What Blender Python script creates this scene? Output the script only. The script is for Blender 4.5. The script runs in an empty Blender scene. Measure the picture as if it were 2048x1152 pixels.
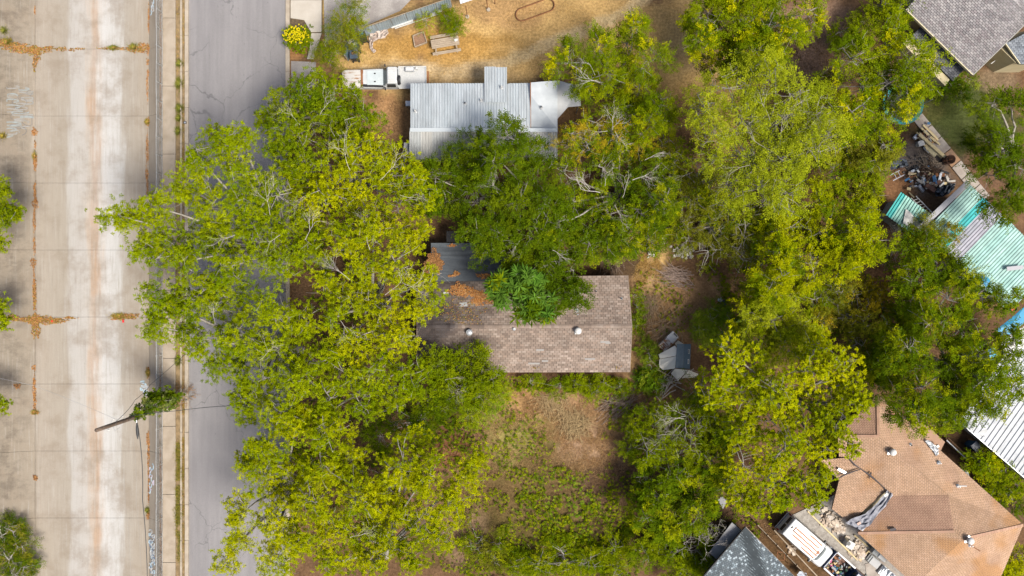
import bpy, math, random
import numpy as np
from mathutils import Vector, Matrix

# ------------------------------------------------------------------ camera, sky, sun, exposure
S = 24.0                      # photograph pixels per metre at ground level
H = 2048 / S / 1.5            # flying height of the camera above the street
scene = bpy.context.scene
col = scene.collection
cam_d = bpy.data.cameras.new('camera'); cam = bpy.data.objects.new('camera', cam_d); col.objects.link(cam)
cam_d.sensor_width = 36; cam_d.lens = 24; cam_d.clip_end = 2000; cam_d.clip_start = 0.5
cam.location = (0, 0, H); cam.rotation_euler = (0, 0, 0)
scene.camera = cam
SUN_EL, SUN_AZ = math.radians(57), math.radians(128)      # azimuth clockwise from +Y (top of the picture)
world = bpy.data.worlds.new('World'); scene.world = world; world.use_nodes = True
wn = world.node_tree.nodes; wl = world.node_tree.links
sky = wn.new('ShaderNodeTexSky'); sky.sky_type = 'NISHITA'; sky.sun_disc = False
sky.sun_elevation = SUN_EL; sky.sun_rotation = SUN_AZ; sky.dust_density = 4.0; sky.air_density = 1.0; sky.ozone_density = 0.6
wl.new(sky.outputs[0], wn['Background'].inputs[0]); wn['Background'].inputs[1].default_value = 0.068
sun_d = bpy.data.lights.new('sun', 'SUN'); sun_d.energy = 2.3; sun_d.angle = math.radians(19); sun_d.color = (1, 0.95, 0.86)
sun = bpy.data.objects.new('sun', sun_d); col.objects.link(sun)
sdir = Vector((math.sin(SUN_AZ) * math.cos(SUN_EL), math.cos(SUN_AZ) * math.cos(SUN_EL), math.sin(SUN_EL)))
sun.rotation_euler = (-sdir).to_track_quat('-Z', 'Y').to_euler(); sun.location = sdir * 80
vs = scene.view_settings
vs.view_transform = 'Standard'; vs.look = 'None'; vs.gamma = 1; vs.use_curve_mapping = False
vs.exposure = 1.6

# ------------------------------------------------------------------ helpers
R = math.radians
rng = np.random.default_rng(7)
rnd = random.Random(11)

def P(px, py, z=0.0):
    k = (H - z) / H / S
    return Vector(((px - 1024) * k, (576 - py) * k, z))

def hash2(ix, iy, seed):
    h = np.sin(ix * 127.1 + iy * 311.7 + seed * 74.7) * 43758.5453
    return h - np.floor(h)

def vnoise(x, y, seed=0):
    x = np.asarray(x, float); y = np.asarray(y, float)
    ix = np.floor(x); iy = np.floor(y); fx = x - ix; fy = y - iy
    fx = fx * fx * (3 - 2 * fx); fy = fy * fy * (3 - 2 * fy)
    a = hash2(ix, iy, seed); b = hash2(ix + 1, iy, seed); c = hash2(ix, iy + 1, seed); d = hash2(ix + 1, iy + 1, seed)
    return (a * (1 - fx) + b * fx) * (1 - fy) + (c * (1 - fx) + d * fx) * fy

def fbm(x, y, seed=0, o=4):
    s = 0; a = 0.5; t = 0
    for i in range(o):
        s = s + a * vnoise(x * 2 ** i, y * 2 ** i, seed + i * 13); t += a; a *= 0.5
    return s / t

MATS = {}
ALB = .60                     # base colours below are written for exposure 0.75
def M(name, c=(1, 1, 1), c2=None, sc=2.0, rough=0.8, metal=0.0, spec=0.3, fine=0.12, fsc=40.0, bump=0.0, bsc=30.0,
      attr=False, stretch=(1, 1, 1), lo=0.38, hi=0.62, trans=0.0, alpha=1.0):
    if name in MATS: return MATS[name]
    if name != 'leaf':
        c = tuple(x * ALB for x in c); c2 = tuple(x * ALB for x in c2) if c2 is not None else None
        if attr and c2 is None: c2 = c
    m = bpy.data.materials.new(name); m.use_nodes = True; MATS[name] = m
    n = m.node_tree.nodes; l = m.node_tree.links; b = n['Principled BSDF']
    b.inputs['Roughness'].default_value = rough; b.inputs['Metallic'].default_value = metal
    b.inputs['Specular IOR Level'].default_value = spec
    geo = n.new('ShaderNodeNewGeometry'); mp = n.new('ShaderNodeMapping'); mp.inputs['Scale'].default_value = stretch
    l.new(geo.outputs['Position'], mp.inputs['Vector'])
    def noise(s, d=5):
        t = n.new('ShaderNodeTexNoise'); t.inputs['Scale'].default_value = s; t.inputs['Detail'].default_value = d
        t.inputs['Roughness'].default_value = 0.6
        l.new(mp.outputs[0], t.inputs['Vector']); return t
    def mix(bt, f, a, bb):
        x = n.new('ShaderNodeMix'); x.data_type = 'RGBA'; x.blend_type = bt
        if isinstance(f, (int, float)): x.inputs['Factor'].default_value = f
        else: l.new(f, x.inputs['Factor'])
        for i, v in ((6, a), (7, bb)):
            if isinstance(v, tuple): x.inputs[i].default_value = (*v, 1)
            else: l.new(v, x.inputs[i])
        return x.outputs[2]
    cur = tuple(c)
    if c2 is not None:
        t = noise(sc); r = n.new('ShaderNodeMapRange'); r.inputs[1].default_value = lo; r.inputs[2].default_value = hi
        l.new(t.outputs[0], r.inputs[0]); cur = mix('MIX', r.outputs[0], tuple(c), tuple(c2))
    if attr:
        at = n.new('ShaderNodeAttribute'); at.attribute_name = 'Col'
        cur = at.outputs['Color'] if c2 is None else mix('MULTIPLY', 1.0, at.outputs['Color'], cur)
    if fine:
        t = noise(fsc, 3); r = n.new('ShaderNodeMapRange'); r.inputs[1].default_value = 0.25; r.inputs[2].default_value = 0.75
        r.inputs[3].default_value = 1 - fine * 1.5; r.inputs[4].default_value = 1 + fine * 1.5
        l.new(t.outputs[0], r.inputs[0])
        g = n.new('ShaderNodeCombineColor')
        for i in range(3): l.new(r.outputs[0], g.inputs[i])
        cur = mix('MULTIPLY', 1.0, cur, g.outputs[0])
    if isinstance(cur, tuple): b.inputs['Base Color'].default_value = (*cur, 1)
    else: l.new(cur, b.inputs['Base Color'])
    if bump:
        t = noise(bsc, 4); bp = n.new('ShaderNodeBump'); bp.inputs['Strength'].default_value = bump; bp.inputs['Distance'].default_value = 0.02
        l.new(t.outputs[0], bp.inputs['Height']); l.new(bp.outputs[0], b.inputs['Normal'])
    if trans:
        tr = n.new('ShaderNodeBsdfTranslucent'); ms = n.new('ShaderNodeMixShader'); ms.inputs[0].default_value = trans
        if isinstance(cur, tuple): tr.inputs[0].default_value = (*cur, 1)
        else: l.new(cur, tr.inputs[0])
        l.new(b.outputs[0], ms.inputs[1]); l.new(tr.outputs[0], ms.inputs[2]); l.new(ms.outputs[0], n['Material Output'].inputs[0])
    return m

WL = {}
def tag(o, label=None, cat=None, group=None, kind=None):
    if label: o['label'] = label
    if cat: o['category'] = cat
    if group: o['group'] = group
    if kind: o['kind'] = kind
    return o

def link(name, me, mat, parent=None, origin=None, **kw):
    o = bpy.data.objects.new(name, me); col.objects.link(o)
    if mat is not None and not me.materials: me.materials.append(mat)
    if parent is not None: o.parent = parent
    elif origin is not None: o.location = origin
    WL[o.name] = Vector(origin) if origin is not None else Vector((0, 0, 0))
    tag(o, **kw); return o

def thing(name, label, cat, loc, rz=0.0, group=None, kind=None):
    o = bpy.data.objects.new(name, None); col.objects.link(o)
    o.location = loc; o.rotation_euler = (0, 0, rz); o.empty_display_size = 0.3
    WL[o.name] = Vector(loc); return tag(o, label, cat, group, kind)

def np_mesh(name, V, F, C=None):
    V = np.ascontiguousarray(V, np.float32); F = np.ascontiguousarray(F, np.int32)
    m, k = F.shape
    me = bpy.data.meshes.new(name)
    me.vertices.add(len(V)); me.vertices.foreach_set('co', V.ravel())
    me.loops.add(m * k); me.loops.foreach_set('vertex_index', F.ravel())
    me.polygons.add(m); me.polygons.foreach_set('loop_start', np.arange(0, m * k, k, dtype=np.int32))
    me.update(calc_edges=True)
    if C is not None:
        a = me.attributes.new('Col', 'FLOAT_COLOR', 'CORNER')
        c4 = np.ones((m, 4), np.float32); c4[:, :3] = C
        a.data.foreach_set('color', np.repeat(c4, k, axis=0).ravel())
    return me

class MB:
    """collects shapes in world (or local) metres and links them as ONE mesh object"""
    def __init__(s): s.v = []; s.f = []; s.c = []
    def add(s, vs, fs, c=None):
        b = len(s.v); s.v.extend([tuple(x) for x in vs])
        for f in fs: s.f.append([b + i for i in f]); s.c.append(c)
        return s
    def poly(s, pts, c=None): return s.add(pts, [range(len(pts))], c)
    def box(s, ce, sz, rz=0, rx=0, ry=0, c=None, tap=1.0):
        m = Matrix.Translation(ce) @ Matrix.Rotation(rz, 4, 'Z') @ Matrix.Rotation(ry, 4, 'Y') @ Matrix.Rotation(rx, 4, 'X')
        vs = [m @ Vector((x * sz[0] / 2 * (tap if z > 0 else 1), y * sz[1] / 2 * (tap if z > 0 else 1), z * sz[2] / 2)) for z in (-1, 1) for y in (-1, 1) for x in (-1, 1)]
        return s.add(vs, [(0, 2, 3, 1), (4, 5, 7, 6), (0, 1, 5, 4), (2, 6, 7, 3), (0, 4, 6, 2), (1, 3, 7, 5)], c)
    def beam(s, a, b, w, h, c=None):
        a = Vector(a); b = Vector(b); d = (b - a).normalized(); sd = d.cross(Vector((0, 0, 1)))
        sd = sd.normalized() if sd.length > 1e-4 else Vector((1, 0, 0)); up = sd.cross(d)
        vs = [p + sd * i * w / 2 + up * j * h / 2 for p in (a, b) for j in (-1, 1) for i in (-1, 1)]
        return s.add(vs, [(0, 1, 3, 2), (4, 6, 7, 5), (0, 4, 5, 1), (2, 3, 7, 6), (0, 2, 6, 4), (1, 5, 7, 3)], c)
    def slab(s, pts, th, c=None):
        """polygon sheet with thickness th downwards"""
        pts = [Vector(p) for p in pts]; n = len(pts); lo = [p - Vector((0, 0, th)) for p in pts]
        return s.add(pts + lo, [list(range(n)), list(range(2 * n - 1, n - 1, -1))] + [(i, i + n, (i + 1) % n + n, (i + 1) % n) for i in range(n)], c)
    def prism(s, pts, z0, z1, c=None): return s.slab([(p[0], p[1], z1) for p in pts], z1 - z0, c)
    def cyl(s, ce, r, h, n=12, r2=None, c=None, axis='Z', rz=0):
        r2 = r if r2 is None else r2; m = Matrix.Translation(ce) @ Matrix.Rotation(rz, 4, 'Z')
        if axis == 'X': m = m @ Matrix.Rotation(R(90), 4, 'Y')
        if axis == 'Y': m = m @ Matrix.Rotation(R(-90), 4, 'X')
        vs = [m @ Vector((rr * math.cos(2 * math.pi * i / n), rr * math.sin(2 * math.pi * i / n), z)) for rr, z in ((r, 0), (r2, h)) for i in range(n)]
        return s.add(vs, [list(range(n - 1, -1, -1)), list(range(n, 2 * n))] + [(i, (i + 1) % n, (i + 1) % n + n, i + n) for i in range(n)], c)
    def lathe(s, ce, prof, n=16, c=None):
        ce = Vector(ce); vs = []; fs = []
        for r, z in prof: vs += [ce + Vector((r * math.cos(2 * math.pi * i / n), r * math.sin(2 * math.pi * i / n), z)) for i in range(n)]
        for j in range(len(prof) - 1):
            fs += [(j * n + i, j * n + (i + 1) % n, (j + 1) * n + (i + 1) % n, (j + 1) * n + i) for i in range(n)]
        fs.append(list(range(n - 1, -1, -1))); fs.append([(len(prof) - 1) * n + i for i in range(n)])
        return s.add(vs, fs, c)
    def tube(s, pts, r, n=6, c=None):
        pts = [Vector(p) for p in pts]; k = len(pts); rs = r if isinstance(r, (list, tuple)) else [r] * k; vs = []
        for i, p in enumerate(pts):
            d = (pts[min(i + 1, k - 1)] - pts[max(i - 1, 0)]).normalized()
            u = d.orthogonal().normalized() if abs(d.z) > 0.9 else d.cross(Vector((0, 0, 1))).normalized(); w = d.cross(u)
            vs += [p + (u * math.cos(2 * math.pi * j / n) + w * math.sin(2 * math.pi * j / n)) * rs[i] for j in range(n)]
        fs = [(i * n + j, i * n + (j + 1) % n, (i + 1) * n + (j + 1) % n, (i + 1) * n + j) for i in range(k - 1) for j in range(n)]
        fs += [list(range(n - 1, -1, -1)), [(k - 1) * n + j for j in range(n)]]
        return s.add(vs, fs, c)
    def ribbon(s, pts, w, c=None):
        pts = [Vector(p) for p in pts]; vs = []
        for i, p in enumerate(pts):
            d = pts[min(i + 1, len(pts) - 1)] - pts[max(i - 1, 0)]; u = d.cross(Vector((0, 0, 1))).normalized() * w / 2
            vs += [p + u, p - u]
        return s.add(vs, [(2 * i, 2 * i + 1, 2 * i + 3, 2 * i + 2) for i in range(len(pts) - 1)], c)
    def build(s, name, mat, parent=None, local=False, smooth=False, bevel=0.0, origin=None, **kw):
        me = bpy.data.meshes.new(name)
        v = s.v
        if not local:
            if parent is not None: og = WL[parent.name]
            else:
                if origin is None:
                    a = np.array(v); origin = (float(a[:, 0].mean()), float(a[:, 1].mean()), float(a[:, 2].min()))
                og = Vector(origin)
            v = [(x - og[0], y - og[1], z - og[2]) for x, y, z in v]
        me.from_pydata(v, [], s.f); me.update()
        if any(c is not None for c in s.c):
            a = me.attributes.new('Col', 'FLOAT_COLOR', 'CORNER'); d = []
            for f, c in zip(s.f, s.c): d += list((*(c or (1, 1, 1)), 1)) * len(f)
            a.data.foreach_set('color', d)
        if smooth:
            for p in me.polygons: p.use_smooth = True
        o = link(name, me, mat, parent, origin if parent is None else None, **kw)
        if parent is not None: WL[o.name] = WL[parent.name].copy()
        if bevel:
            b = o.modifiers.new('bevel', 'BEVEL'); b.width = bevel; b.segments = 2; b.limit_method = 'ANGLE'; b.angle_limit = R(40)
        return o

def copy_tree(o, parent=None, depth=0):
    c = o.copy(); col.objects.link(c); c.parent = parent; WL[c.name] = WL.get(o.name, Vector())
    for ch in list(o.children): copy_tree(ch, c)
    return c

def jit(c, a, r=rnd): 
    k = 1 + r.uniform(-a, a); return tuple(min(1, max(0, x * k)) for x in c)

def clip2(poly, A, B):
    out = []
    def side(p): return (B[0] - A[0]) * (p[1] - A[1]) - (B[1] - A[1]) * (p[0] - A[0])
    for i in range(len(poly)):
        p, q = poly[i], poly[(i + 1) % len(poly)]; sp, sq = side(p), side(q)
        if sp >= 0: out.append(p)
        if (sp > 0 > sq) or (sp < 0 < sq):
            t = sp / (sp - sq); out.append((p[0] + (q[0] - p[0]) * t, p[1] + (q[1] - p[1]) * t))
    return out

def shingles(parent, pts, pal, mat, tw=0.3, th=0.15, seed=1, stain=None, name='shingles', lift=0.016, deck=True, jv=0.09):
    """real overlapping tabs on a convex roof face; pts[0]->pts[1] is the eave"""
    r = random.Random(seed); pts = [Vector(p) for p in pts]
    nrm = Vector((0, 0, 0))
    for i in range(len(pts)): nrm += (pts[i] - pts[0]).cross(pts[(i + 1) % len(pts)] - pts[0])
    nrm.normalize()
    if nrm.z < 0: nrm = -nrm
    e1 = (pts[1] - pts[0]); e1 = (e1 - nrm * e1.dot(nrm)).normalized(); e2 = nrm.cross(e1)
    cen = sum(pts, Vector()) / len(pts)
    if e2.dot(cen - pts[0]) < 0: e1 = -e1; e2 = -e2
    o = pts[0] + nrm * (cen - pts[0]).dot(nrm)
    uv = [((p - o).dot(e1), (p - o).dot(e2)) for p in pts]
    ar = sum(uv[i][0] * uv[(i + 1) % len(uv)][1] - uv[(i + 1) % len(uv)][0] * uv[i][1] for i in range(len(uv)))
    if ar < 0: uv = uv[::-1]
    u0, u1 = min(p[0] for p in uv), max(p[0] for p in uv); v0, v1 = min(p[1] for p in uv), max(p[1] for p in uv)
    mb = MB(); j = 0; v = v0
    while v < v1:
        u = u0 - tw * (0.5 if j % 2 else 0) - r.random() * tw * 0.2
        rowk = r.uniform(-0.03, 0.03)
        while u < u1:
            q = [(u + 0.014, v), (u + tw - 0.014, v), (u + tw - 0.014, v + th - .016), (u + 0.014, v + th - .016)]
            for i in range(len(uv)):
                if not q: break
                q = clip2(q, uv[i], uv[(i + 1) % len(uv)])
            if len(q) >= 3:
                c = jit(r.choice(pal), jv + rowk, r); lf = lift * r.uniform(0.7, 1.3)
                w = [o + e1 * a + e2 * b + nrm * (0.004 + lf * (1 - (b - v) / th)) for a, b in q]
                if stain: c = stain(sum(w, Vector()) / len(w), c)
                mb.poly(w, c)
                if len(q) == 4: mb.poly([w[1], w[0], w[0] - nrm * lf, w[1] - nrm * lf], c)
            u += tw
        v += th; j += 1
    if deck: mb.slab([p - Vector((0, 0, 0.03)) for p in (pts if ar > 0 else pts)], 0.1, tuple(x * .42 for x in pal[0]))
    return mb.build(name, mat, parent, kind='stuff')

def sheets(parent, a, b, c, d, n, mat, pitch=0.2, amp=0.025, cols=None, name='roof_sheet', seed=3, gap=0.004, ribs='trap', jz=0.006):
    """n corrugated sheets side by side from edge a-d to edge b-c, ribs running from a-b to d-c; every sheet a part"""
    r = random.Random(seed); a, b, c, d = map(Vector, (a, b, c, d)); out = []
    for i in range(n):
        t0, t1 = i / n, (i + 1) / n
        lo0, lo1, hi0, hi1 = a.lerp(b, t0), a.lerp(b, t1), d.lerp(c, t0), d.lerp(c, t1)
        w = (lo1 - lo0).length; k = max(1, round(w / pitch)); nr = ((lo1 - lo0).cross(hi0 - lo0)).normalized()
        if nr.z < 0: nr = -nr
        prof = []
        for q in range(k):
            prof += [(q / k, 0), ((q + .55) / k, 0), ((q + .66) / k, 1), ((q + .86) / k, 1)] if ribs == 'trap' else [((q + s / 6) / k, 0.5 - 0.5 * math.cos(s / 6 * 2 * math.pi)) for s in range(6)]
        prof.append((1 - gap / w, 0)); dz = r.uniform(0, jz)
        ext = r.uniform(-0.03, 0.03); e = (lo0 - hi0).normalized() * ext
        mb = MB(); m = len(prof); cc = jit(cols[i % len(cols)] if cols else (1, 1, 1), 0.05, r)
        vs = [lo0.lerp(lo1, t) + e + nr * (h * amp + dz) for t, h in prof] + [hi0.lerp(hi1, t) + nr * (h * amp + dz) for t, h in prof]
        mb.add(vs, [(x, x + 1, x + 1 + m, x + m) for x in range(m - 1)], cc)
        out.append(mb.build(name, mat, parent))
    return out
# ------------------------------------------------------------------ the setting: ground, channel, street
ZC = -0.8
def X(px, z=0): return P(px, 0, z).x
def Y(py, z=0): return P(0, py, z).y
XB0, XB1 = X(318), X(298, ZC)          # top and foot of the near bank
XL0, XL1 = X(70, ZC), X(70, ZC) - 4.6  # foot and top of the far bank

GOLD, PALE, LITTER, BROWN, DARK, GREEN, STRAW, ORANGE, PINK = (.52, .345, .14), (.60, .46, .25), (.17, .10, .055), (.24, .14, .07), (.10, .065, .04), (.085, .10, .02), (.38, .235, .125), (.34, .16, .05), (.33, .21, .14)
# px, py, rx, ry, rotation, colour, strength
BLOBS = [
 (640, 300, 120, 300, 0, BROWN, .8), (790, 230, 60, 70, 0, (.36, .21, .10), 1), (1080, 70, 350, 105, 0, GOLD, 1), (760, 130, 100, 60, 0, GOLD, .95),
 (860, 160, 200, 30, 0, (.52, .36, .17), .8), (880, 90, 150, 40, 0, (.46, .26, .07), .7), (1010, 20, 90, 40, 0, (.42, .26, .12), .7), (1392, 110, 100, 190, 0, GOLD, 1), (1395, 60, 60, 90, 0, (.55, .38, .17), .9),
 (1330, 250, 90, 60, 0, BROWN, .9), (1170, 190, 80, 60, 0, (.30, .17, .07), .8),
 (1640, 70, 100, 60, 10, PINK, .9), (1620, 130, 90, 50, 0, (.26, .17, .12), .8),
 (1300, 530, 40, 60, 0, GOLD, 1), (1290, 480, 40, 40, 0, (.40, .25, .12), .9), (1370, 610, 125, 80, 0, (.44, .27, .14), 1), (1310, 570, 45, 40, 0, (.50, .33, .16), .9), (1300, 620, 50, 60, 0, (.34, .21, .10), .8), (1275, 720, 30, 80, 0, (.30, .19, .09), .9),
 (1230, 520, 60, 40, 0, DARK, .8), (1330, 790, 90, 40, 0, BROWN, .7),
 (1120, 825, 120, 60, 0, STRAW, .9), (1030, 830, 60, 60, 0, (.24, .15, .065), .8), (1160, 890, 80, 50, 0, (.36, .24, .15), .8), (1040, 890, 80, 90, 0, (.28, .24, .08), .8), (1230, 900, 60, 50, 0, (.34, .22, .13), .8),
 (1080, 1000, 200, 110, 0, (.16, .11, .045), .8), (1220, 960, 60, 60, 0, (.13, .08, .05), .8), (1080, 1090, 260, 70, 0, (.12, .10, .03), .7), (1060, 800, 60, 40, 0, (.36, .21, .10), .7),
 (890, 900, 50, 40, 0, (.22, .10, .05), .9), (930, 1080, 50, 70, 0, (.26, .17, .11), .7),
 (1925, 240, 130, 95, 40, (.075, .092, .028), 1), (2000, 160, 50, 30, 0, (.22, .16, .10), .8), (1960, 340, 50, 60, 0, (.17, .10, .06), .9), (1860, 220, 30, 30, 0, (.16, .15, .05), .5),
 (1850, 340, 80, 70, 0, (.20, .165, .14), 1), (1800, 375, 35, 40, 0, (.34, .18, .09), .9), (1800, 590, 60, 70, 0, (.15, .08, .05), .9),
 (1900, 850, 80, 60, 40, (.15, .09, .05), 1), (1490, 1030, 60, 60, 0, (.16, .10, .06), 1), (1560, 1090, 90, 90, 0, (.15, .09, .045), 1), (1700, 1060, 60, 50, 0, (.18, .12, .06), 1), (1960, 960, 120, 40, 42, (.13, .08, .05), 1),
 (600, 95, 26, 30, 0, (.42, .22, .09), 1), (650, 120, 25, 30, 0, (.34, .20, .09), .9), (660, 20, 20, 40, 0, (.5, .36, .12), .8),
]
PATH = [(1000, 130), (1070, 100), (1130, 75), (1200, 48), (1260, 20), (1300, -20)]
PATH2 = [(720, 150), (800, 135), (900, 145), (1000, 130)]

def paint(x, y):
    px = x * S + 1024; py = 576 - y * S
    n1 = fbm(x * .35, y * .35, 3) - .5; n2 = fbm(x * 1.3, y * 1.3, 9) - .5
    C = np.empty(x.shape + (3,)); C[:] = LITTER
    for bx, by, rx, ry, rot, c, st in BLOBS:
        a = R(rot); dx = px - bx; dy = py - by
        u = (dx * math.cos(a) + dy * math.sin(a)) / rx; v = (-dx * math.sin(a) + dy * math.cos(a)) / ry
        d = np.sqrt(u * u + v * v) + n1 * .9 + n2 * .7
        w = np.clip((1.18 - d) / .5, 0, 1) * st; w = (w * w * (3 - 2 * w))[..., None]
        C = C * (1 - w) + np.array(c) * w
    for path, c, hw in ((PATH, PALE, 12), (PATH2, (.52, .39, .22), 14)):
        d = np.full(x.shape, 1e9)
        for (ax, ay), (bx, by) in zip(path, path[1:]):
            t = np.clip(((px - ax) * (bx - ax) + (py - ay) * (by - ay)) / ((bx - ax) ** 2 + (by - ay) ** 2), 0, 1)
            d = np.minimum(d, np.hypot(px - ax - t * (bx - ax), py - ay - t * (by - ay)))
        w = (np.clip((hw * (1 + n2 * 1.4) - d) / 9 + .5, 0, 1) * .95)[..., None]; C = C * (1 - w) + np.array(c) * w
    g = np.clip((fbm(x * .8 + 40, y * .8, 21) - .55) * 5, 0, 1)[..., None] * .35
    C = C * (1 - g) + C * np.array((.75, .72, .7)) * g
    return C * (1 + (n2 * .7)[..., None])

def grid_coords(lo, hi, flo, fhi, step):
    f = np.arange(flo, fhi + 1e-6, step); a = lo + (flo - lo) * np.linspace(0, 1, 8)[:-1]; b = fhi + (hi - fhi) * np.linspace(0, 1, 8)[1:]
    return np.concatenate([a, f, b])
gx = np.concatenate([np.arange(XB0, 46, .22), 46 + np.linspace(0, 1, 8)[1:] * 350]); gy = grid_coords(-400, 400, -28, 28, .22)
GX, GY = np.meshgrid(gx, gy)
inside = np.clip(1 - np.maximum(np.abs(GX) - 44, np.abs(GY) - 27) / 4, 0, 1)
inside *= np.clip((GX - X(660)) / 3, 0, 1)
GZ = (fbm(GX * .5, GY * .5, 5) - .5) * .10 * inside
V = np.stack([GX, GY, GZ], -1).reshape(-1, 3)
nx, ny = len(gx), len(gy); ii = (np.arange(ny - 1)[:, None] * nx + np.arange(nx - 1)).ravel()
F = np.stack([ii, ii + 1, ii + 1 + nx, ii + nx], -1)
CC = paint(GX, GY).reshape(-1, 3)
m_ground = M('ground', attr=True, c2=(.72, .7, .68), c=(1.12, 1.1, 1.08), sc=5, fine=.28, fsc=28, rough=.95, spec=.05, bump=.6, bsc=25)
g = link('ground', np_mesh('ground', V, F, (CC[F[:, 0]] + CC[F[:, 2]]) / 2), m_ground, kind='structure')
MB().poly([(-400, -400, .3), (XL1, -400, .3), (XL1, 400, .3), (-400, 400, .3)], (.12, .10, .05)).build('ground', m_ground, kind='structure', origin=(-200, 0, .3))

# drainage channel: bed below, slabs laid on it with open joints
def streak_mat():
    m = bpy.data.materials.new('channel_concrete'); m.use_nodes = True; n = m.node_tree.nodes; l = m.node_tree.links; b = n['Principled BSDF']
    b.inputs['Roughness'].default_value = .85; b.inputs['Specular IOR Level'].default_value = .15
    geo = n.new('ShaderNodeNewGeometry'); sep = n.new('ShaderNodeSeparateXYZ'); l.new(geo.outputs['Position'], sep.inputs[0])
    def noise(scale, st, d=5, ro=.6):
        mp = n.new('ShaderNodeMapping'); mp.inputs['Scale'].default_value = st; l.new(geo.outputs['Position'], mp.inputs[0])
        t = n.new('ShaderNodeTexNoise'); t.inputs['Scale'].default_value = scale; t.inputs['Detail'].default_value = d; t.inputs['Roughness'].default_value = ro
        l.new(mp.outputs[0], t.inputs[0]); return t.outputs[0]
    def math_(op, a, bb, c=None):
        x = n.new('ShaderNodeMath'); x.operation = op
        for i, v in enumerate((a, bb, c)):
            if v is None: continue
            if isinstance(v, (int, float)): x.inputs[i].default_value = v
            else: l.new(v, x.inputs[i])
        return x.outputs[0]
    def rng_(v, a, bb, c=0, d=1):
        x = n.new('ShaderNodeMapRange'); l.new(v, x.inputs[0]); x.interpolation_type = 'SMOOTHSTEP'
        for i, q in enumerate((a, bb, c, d)): x.inputs[i + 1].default_value = q
        return x.outputs[0]
    def mix(f, a, bb, bt='MIX'):
        x = n.new('ShaderNodeMix'); x.data_type = 'RGBA'; x.blend_type = bt
        l.new(f, x.inputs[0]) if not isinstance(f, float) else setattr(x.inputs[0], 'default_value', f)
        for i, v in ((6, a), (7, bb)):
            if isinstance(v, tuple): x.inputs[i].default_value = (*v, 1)
            else: l.new(v, x.inputs[i])
        return x.outputs[2]
    wob = noise(.35, (1, .22, 1), 4)
    wob2 = noise(2.2, (1, .10, 1), 5)
    xs = math_('ADD', sep.outputs[0], math_('MULTIPLY', math_('SUBTRACT', wob, .5), 1.3))
    xs = math_('ADD', xs, math_('MULTIPLY', math_('SUBTRACT', wob2, .5), 1.7))
    ramp = n.new('ShaderNodeValToRGB'); e = ramp.color_ramp.elements
    x0, x1 = X(-80, ZC), X(340, ZC)
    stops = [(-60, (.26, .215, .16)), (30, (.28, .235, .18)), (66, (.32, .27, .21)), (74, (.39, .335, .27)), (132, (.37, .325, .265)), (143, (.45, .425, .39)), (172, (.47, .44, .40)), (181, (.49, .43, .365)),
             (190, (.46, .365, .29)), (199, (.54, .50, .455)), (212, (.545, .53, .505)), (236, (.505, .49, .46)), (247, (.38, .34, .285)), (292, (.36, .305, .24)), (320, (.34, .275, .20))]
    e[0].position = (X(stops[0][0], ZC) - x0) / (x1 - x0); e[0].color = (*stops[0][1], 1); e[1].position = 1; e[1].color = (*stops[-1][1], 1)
    for px, c in stops[1:-1]:
        k = e.new((X(px, ZC) - x0) / (x1 - x0)); k.color = (*c, 1)
    l.new(rng_lin(n, l, xs, x0, x1), ramp.inputs[0])
    cur = ramp.outputs[0]
    # rust film along the low line, in stretches
    dx = math_('ABSOLUTE', math_('SUBTRACT', xs, X(190, ZC)), 0)
    f = math_('MULTIPLY', rng_(dx, .75, .1), rng_(noise(.16, (.2, 1, 1), 4), .46, .62))
    cur = mix(math_('MULTIPLY', f, .5), cur, (.44, .27, .15))
    # streaks, blotches and grime
    cur = mix(math_('MULTIPLY', rng_(noise(5, (1, .05, 1), 6, .7), .45, .75), .42), cur, (.27, .235, .19))
    cur = mix(math_('MULTIPLY', rng_(noise(7, (1, .04, 1), 6, .7), .5, .72), .40), cur, (.50, .475, .43))
    cur = mix(math_('MULTIPLY', rng_(noise(.5, (1, 1, 1), 7, .65), .42, .72), .62), cur, (.27, .215, .16))
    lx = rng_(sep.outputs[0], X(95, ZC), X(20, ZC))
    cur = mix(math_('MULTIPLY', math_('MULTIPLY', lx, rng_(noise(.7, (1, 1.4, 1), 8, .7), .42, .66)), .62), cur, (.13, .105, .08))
    cur = mix(math_('MULTIPLY', rng_(noise(2.5, (1, 1, 1), 8, .75), .60, .78), .3), cur, (.20, .16, .12))
    sp = n.new('ShaderNodeTexVoronoi'); sp.inputs['Scale'].default_value = 1.6; l.new(geo.outputs['Position'], sp.inputs['Vector'])
    cur = mix(math_('MULTIPLY', rng_(sp.outputs['Distance'], .05, .03), .45), cur, (.10, .08, .06))
    fn = rng_(noise(30, (1, .5, 1), 4, .7), .25, .75, .88 * ALB, 1.12 * ALB); g_ = n.new('ShaderNodeCombineColor')
    for i in range(3): l.new(fn, g_.inputs[i])
    cur = mix(1.0, cur, g_.outputs[0], 'MULTIPLY')
    l.new(cur, b.inputs['Base Color']); return m
def rng_lin(n, l, v, a, b):
    x = n.new('ShaderNodeMapRange'); l.new(v, x.inputs[0]); x.inputs[1].default_value = a; x.inputs[2].default_value = b; return x.outputs[0]
m_chan = streak_mat()
m_joint = M('joint_dirt', (.16, .11, .06), (.09, .065, .04), sc=6, rough=.95)
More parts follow.
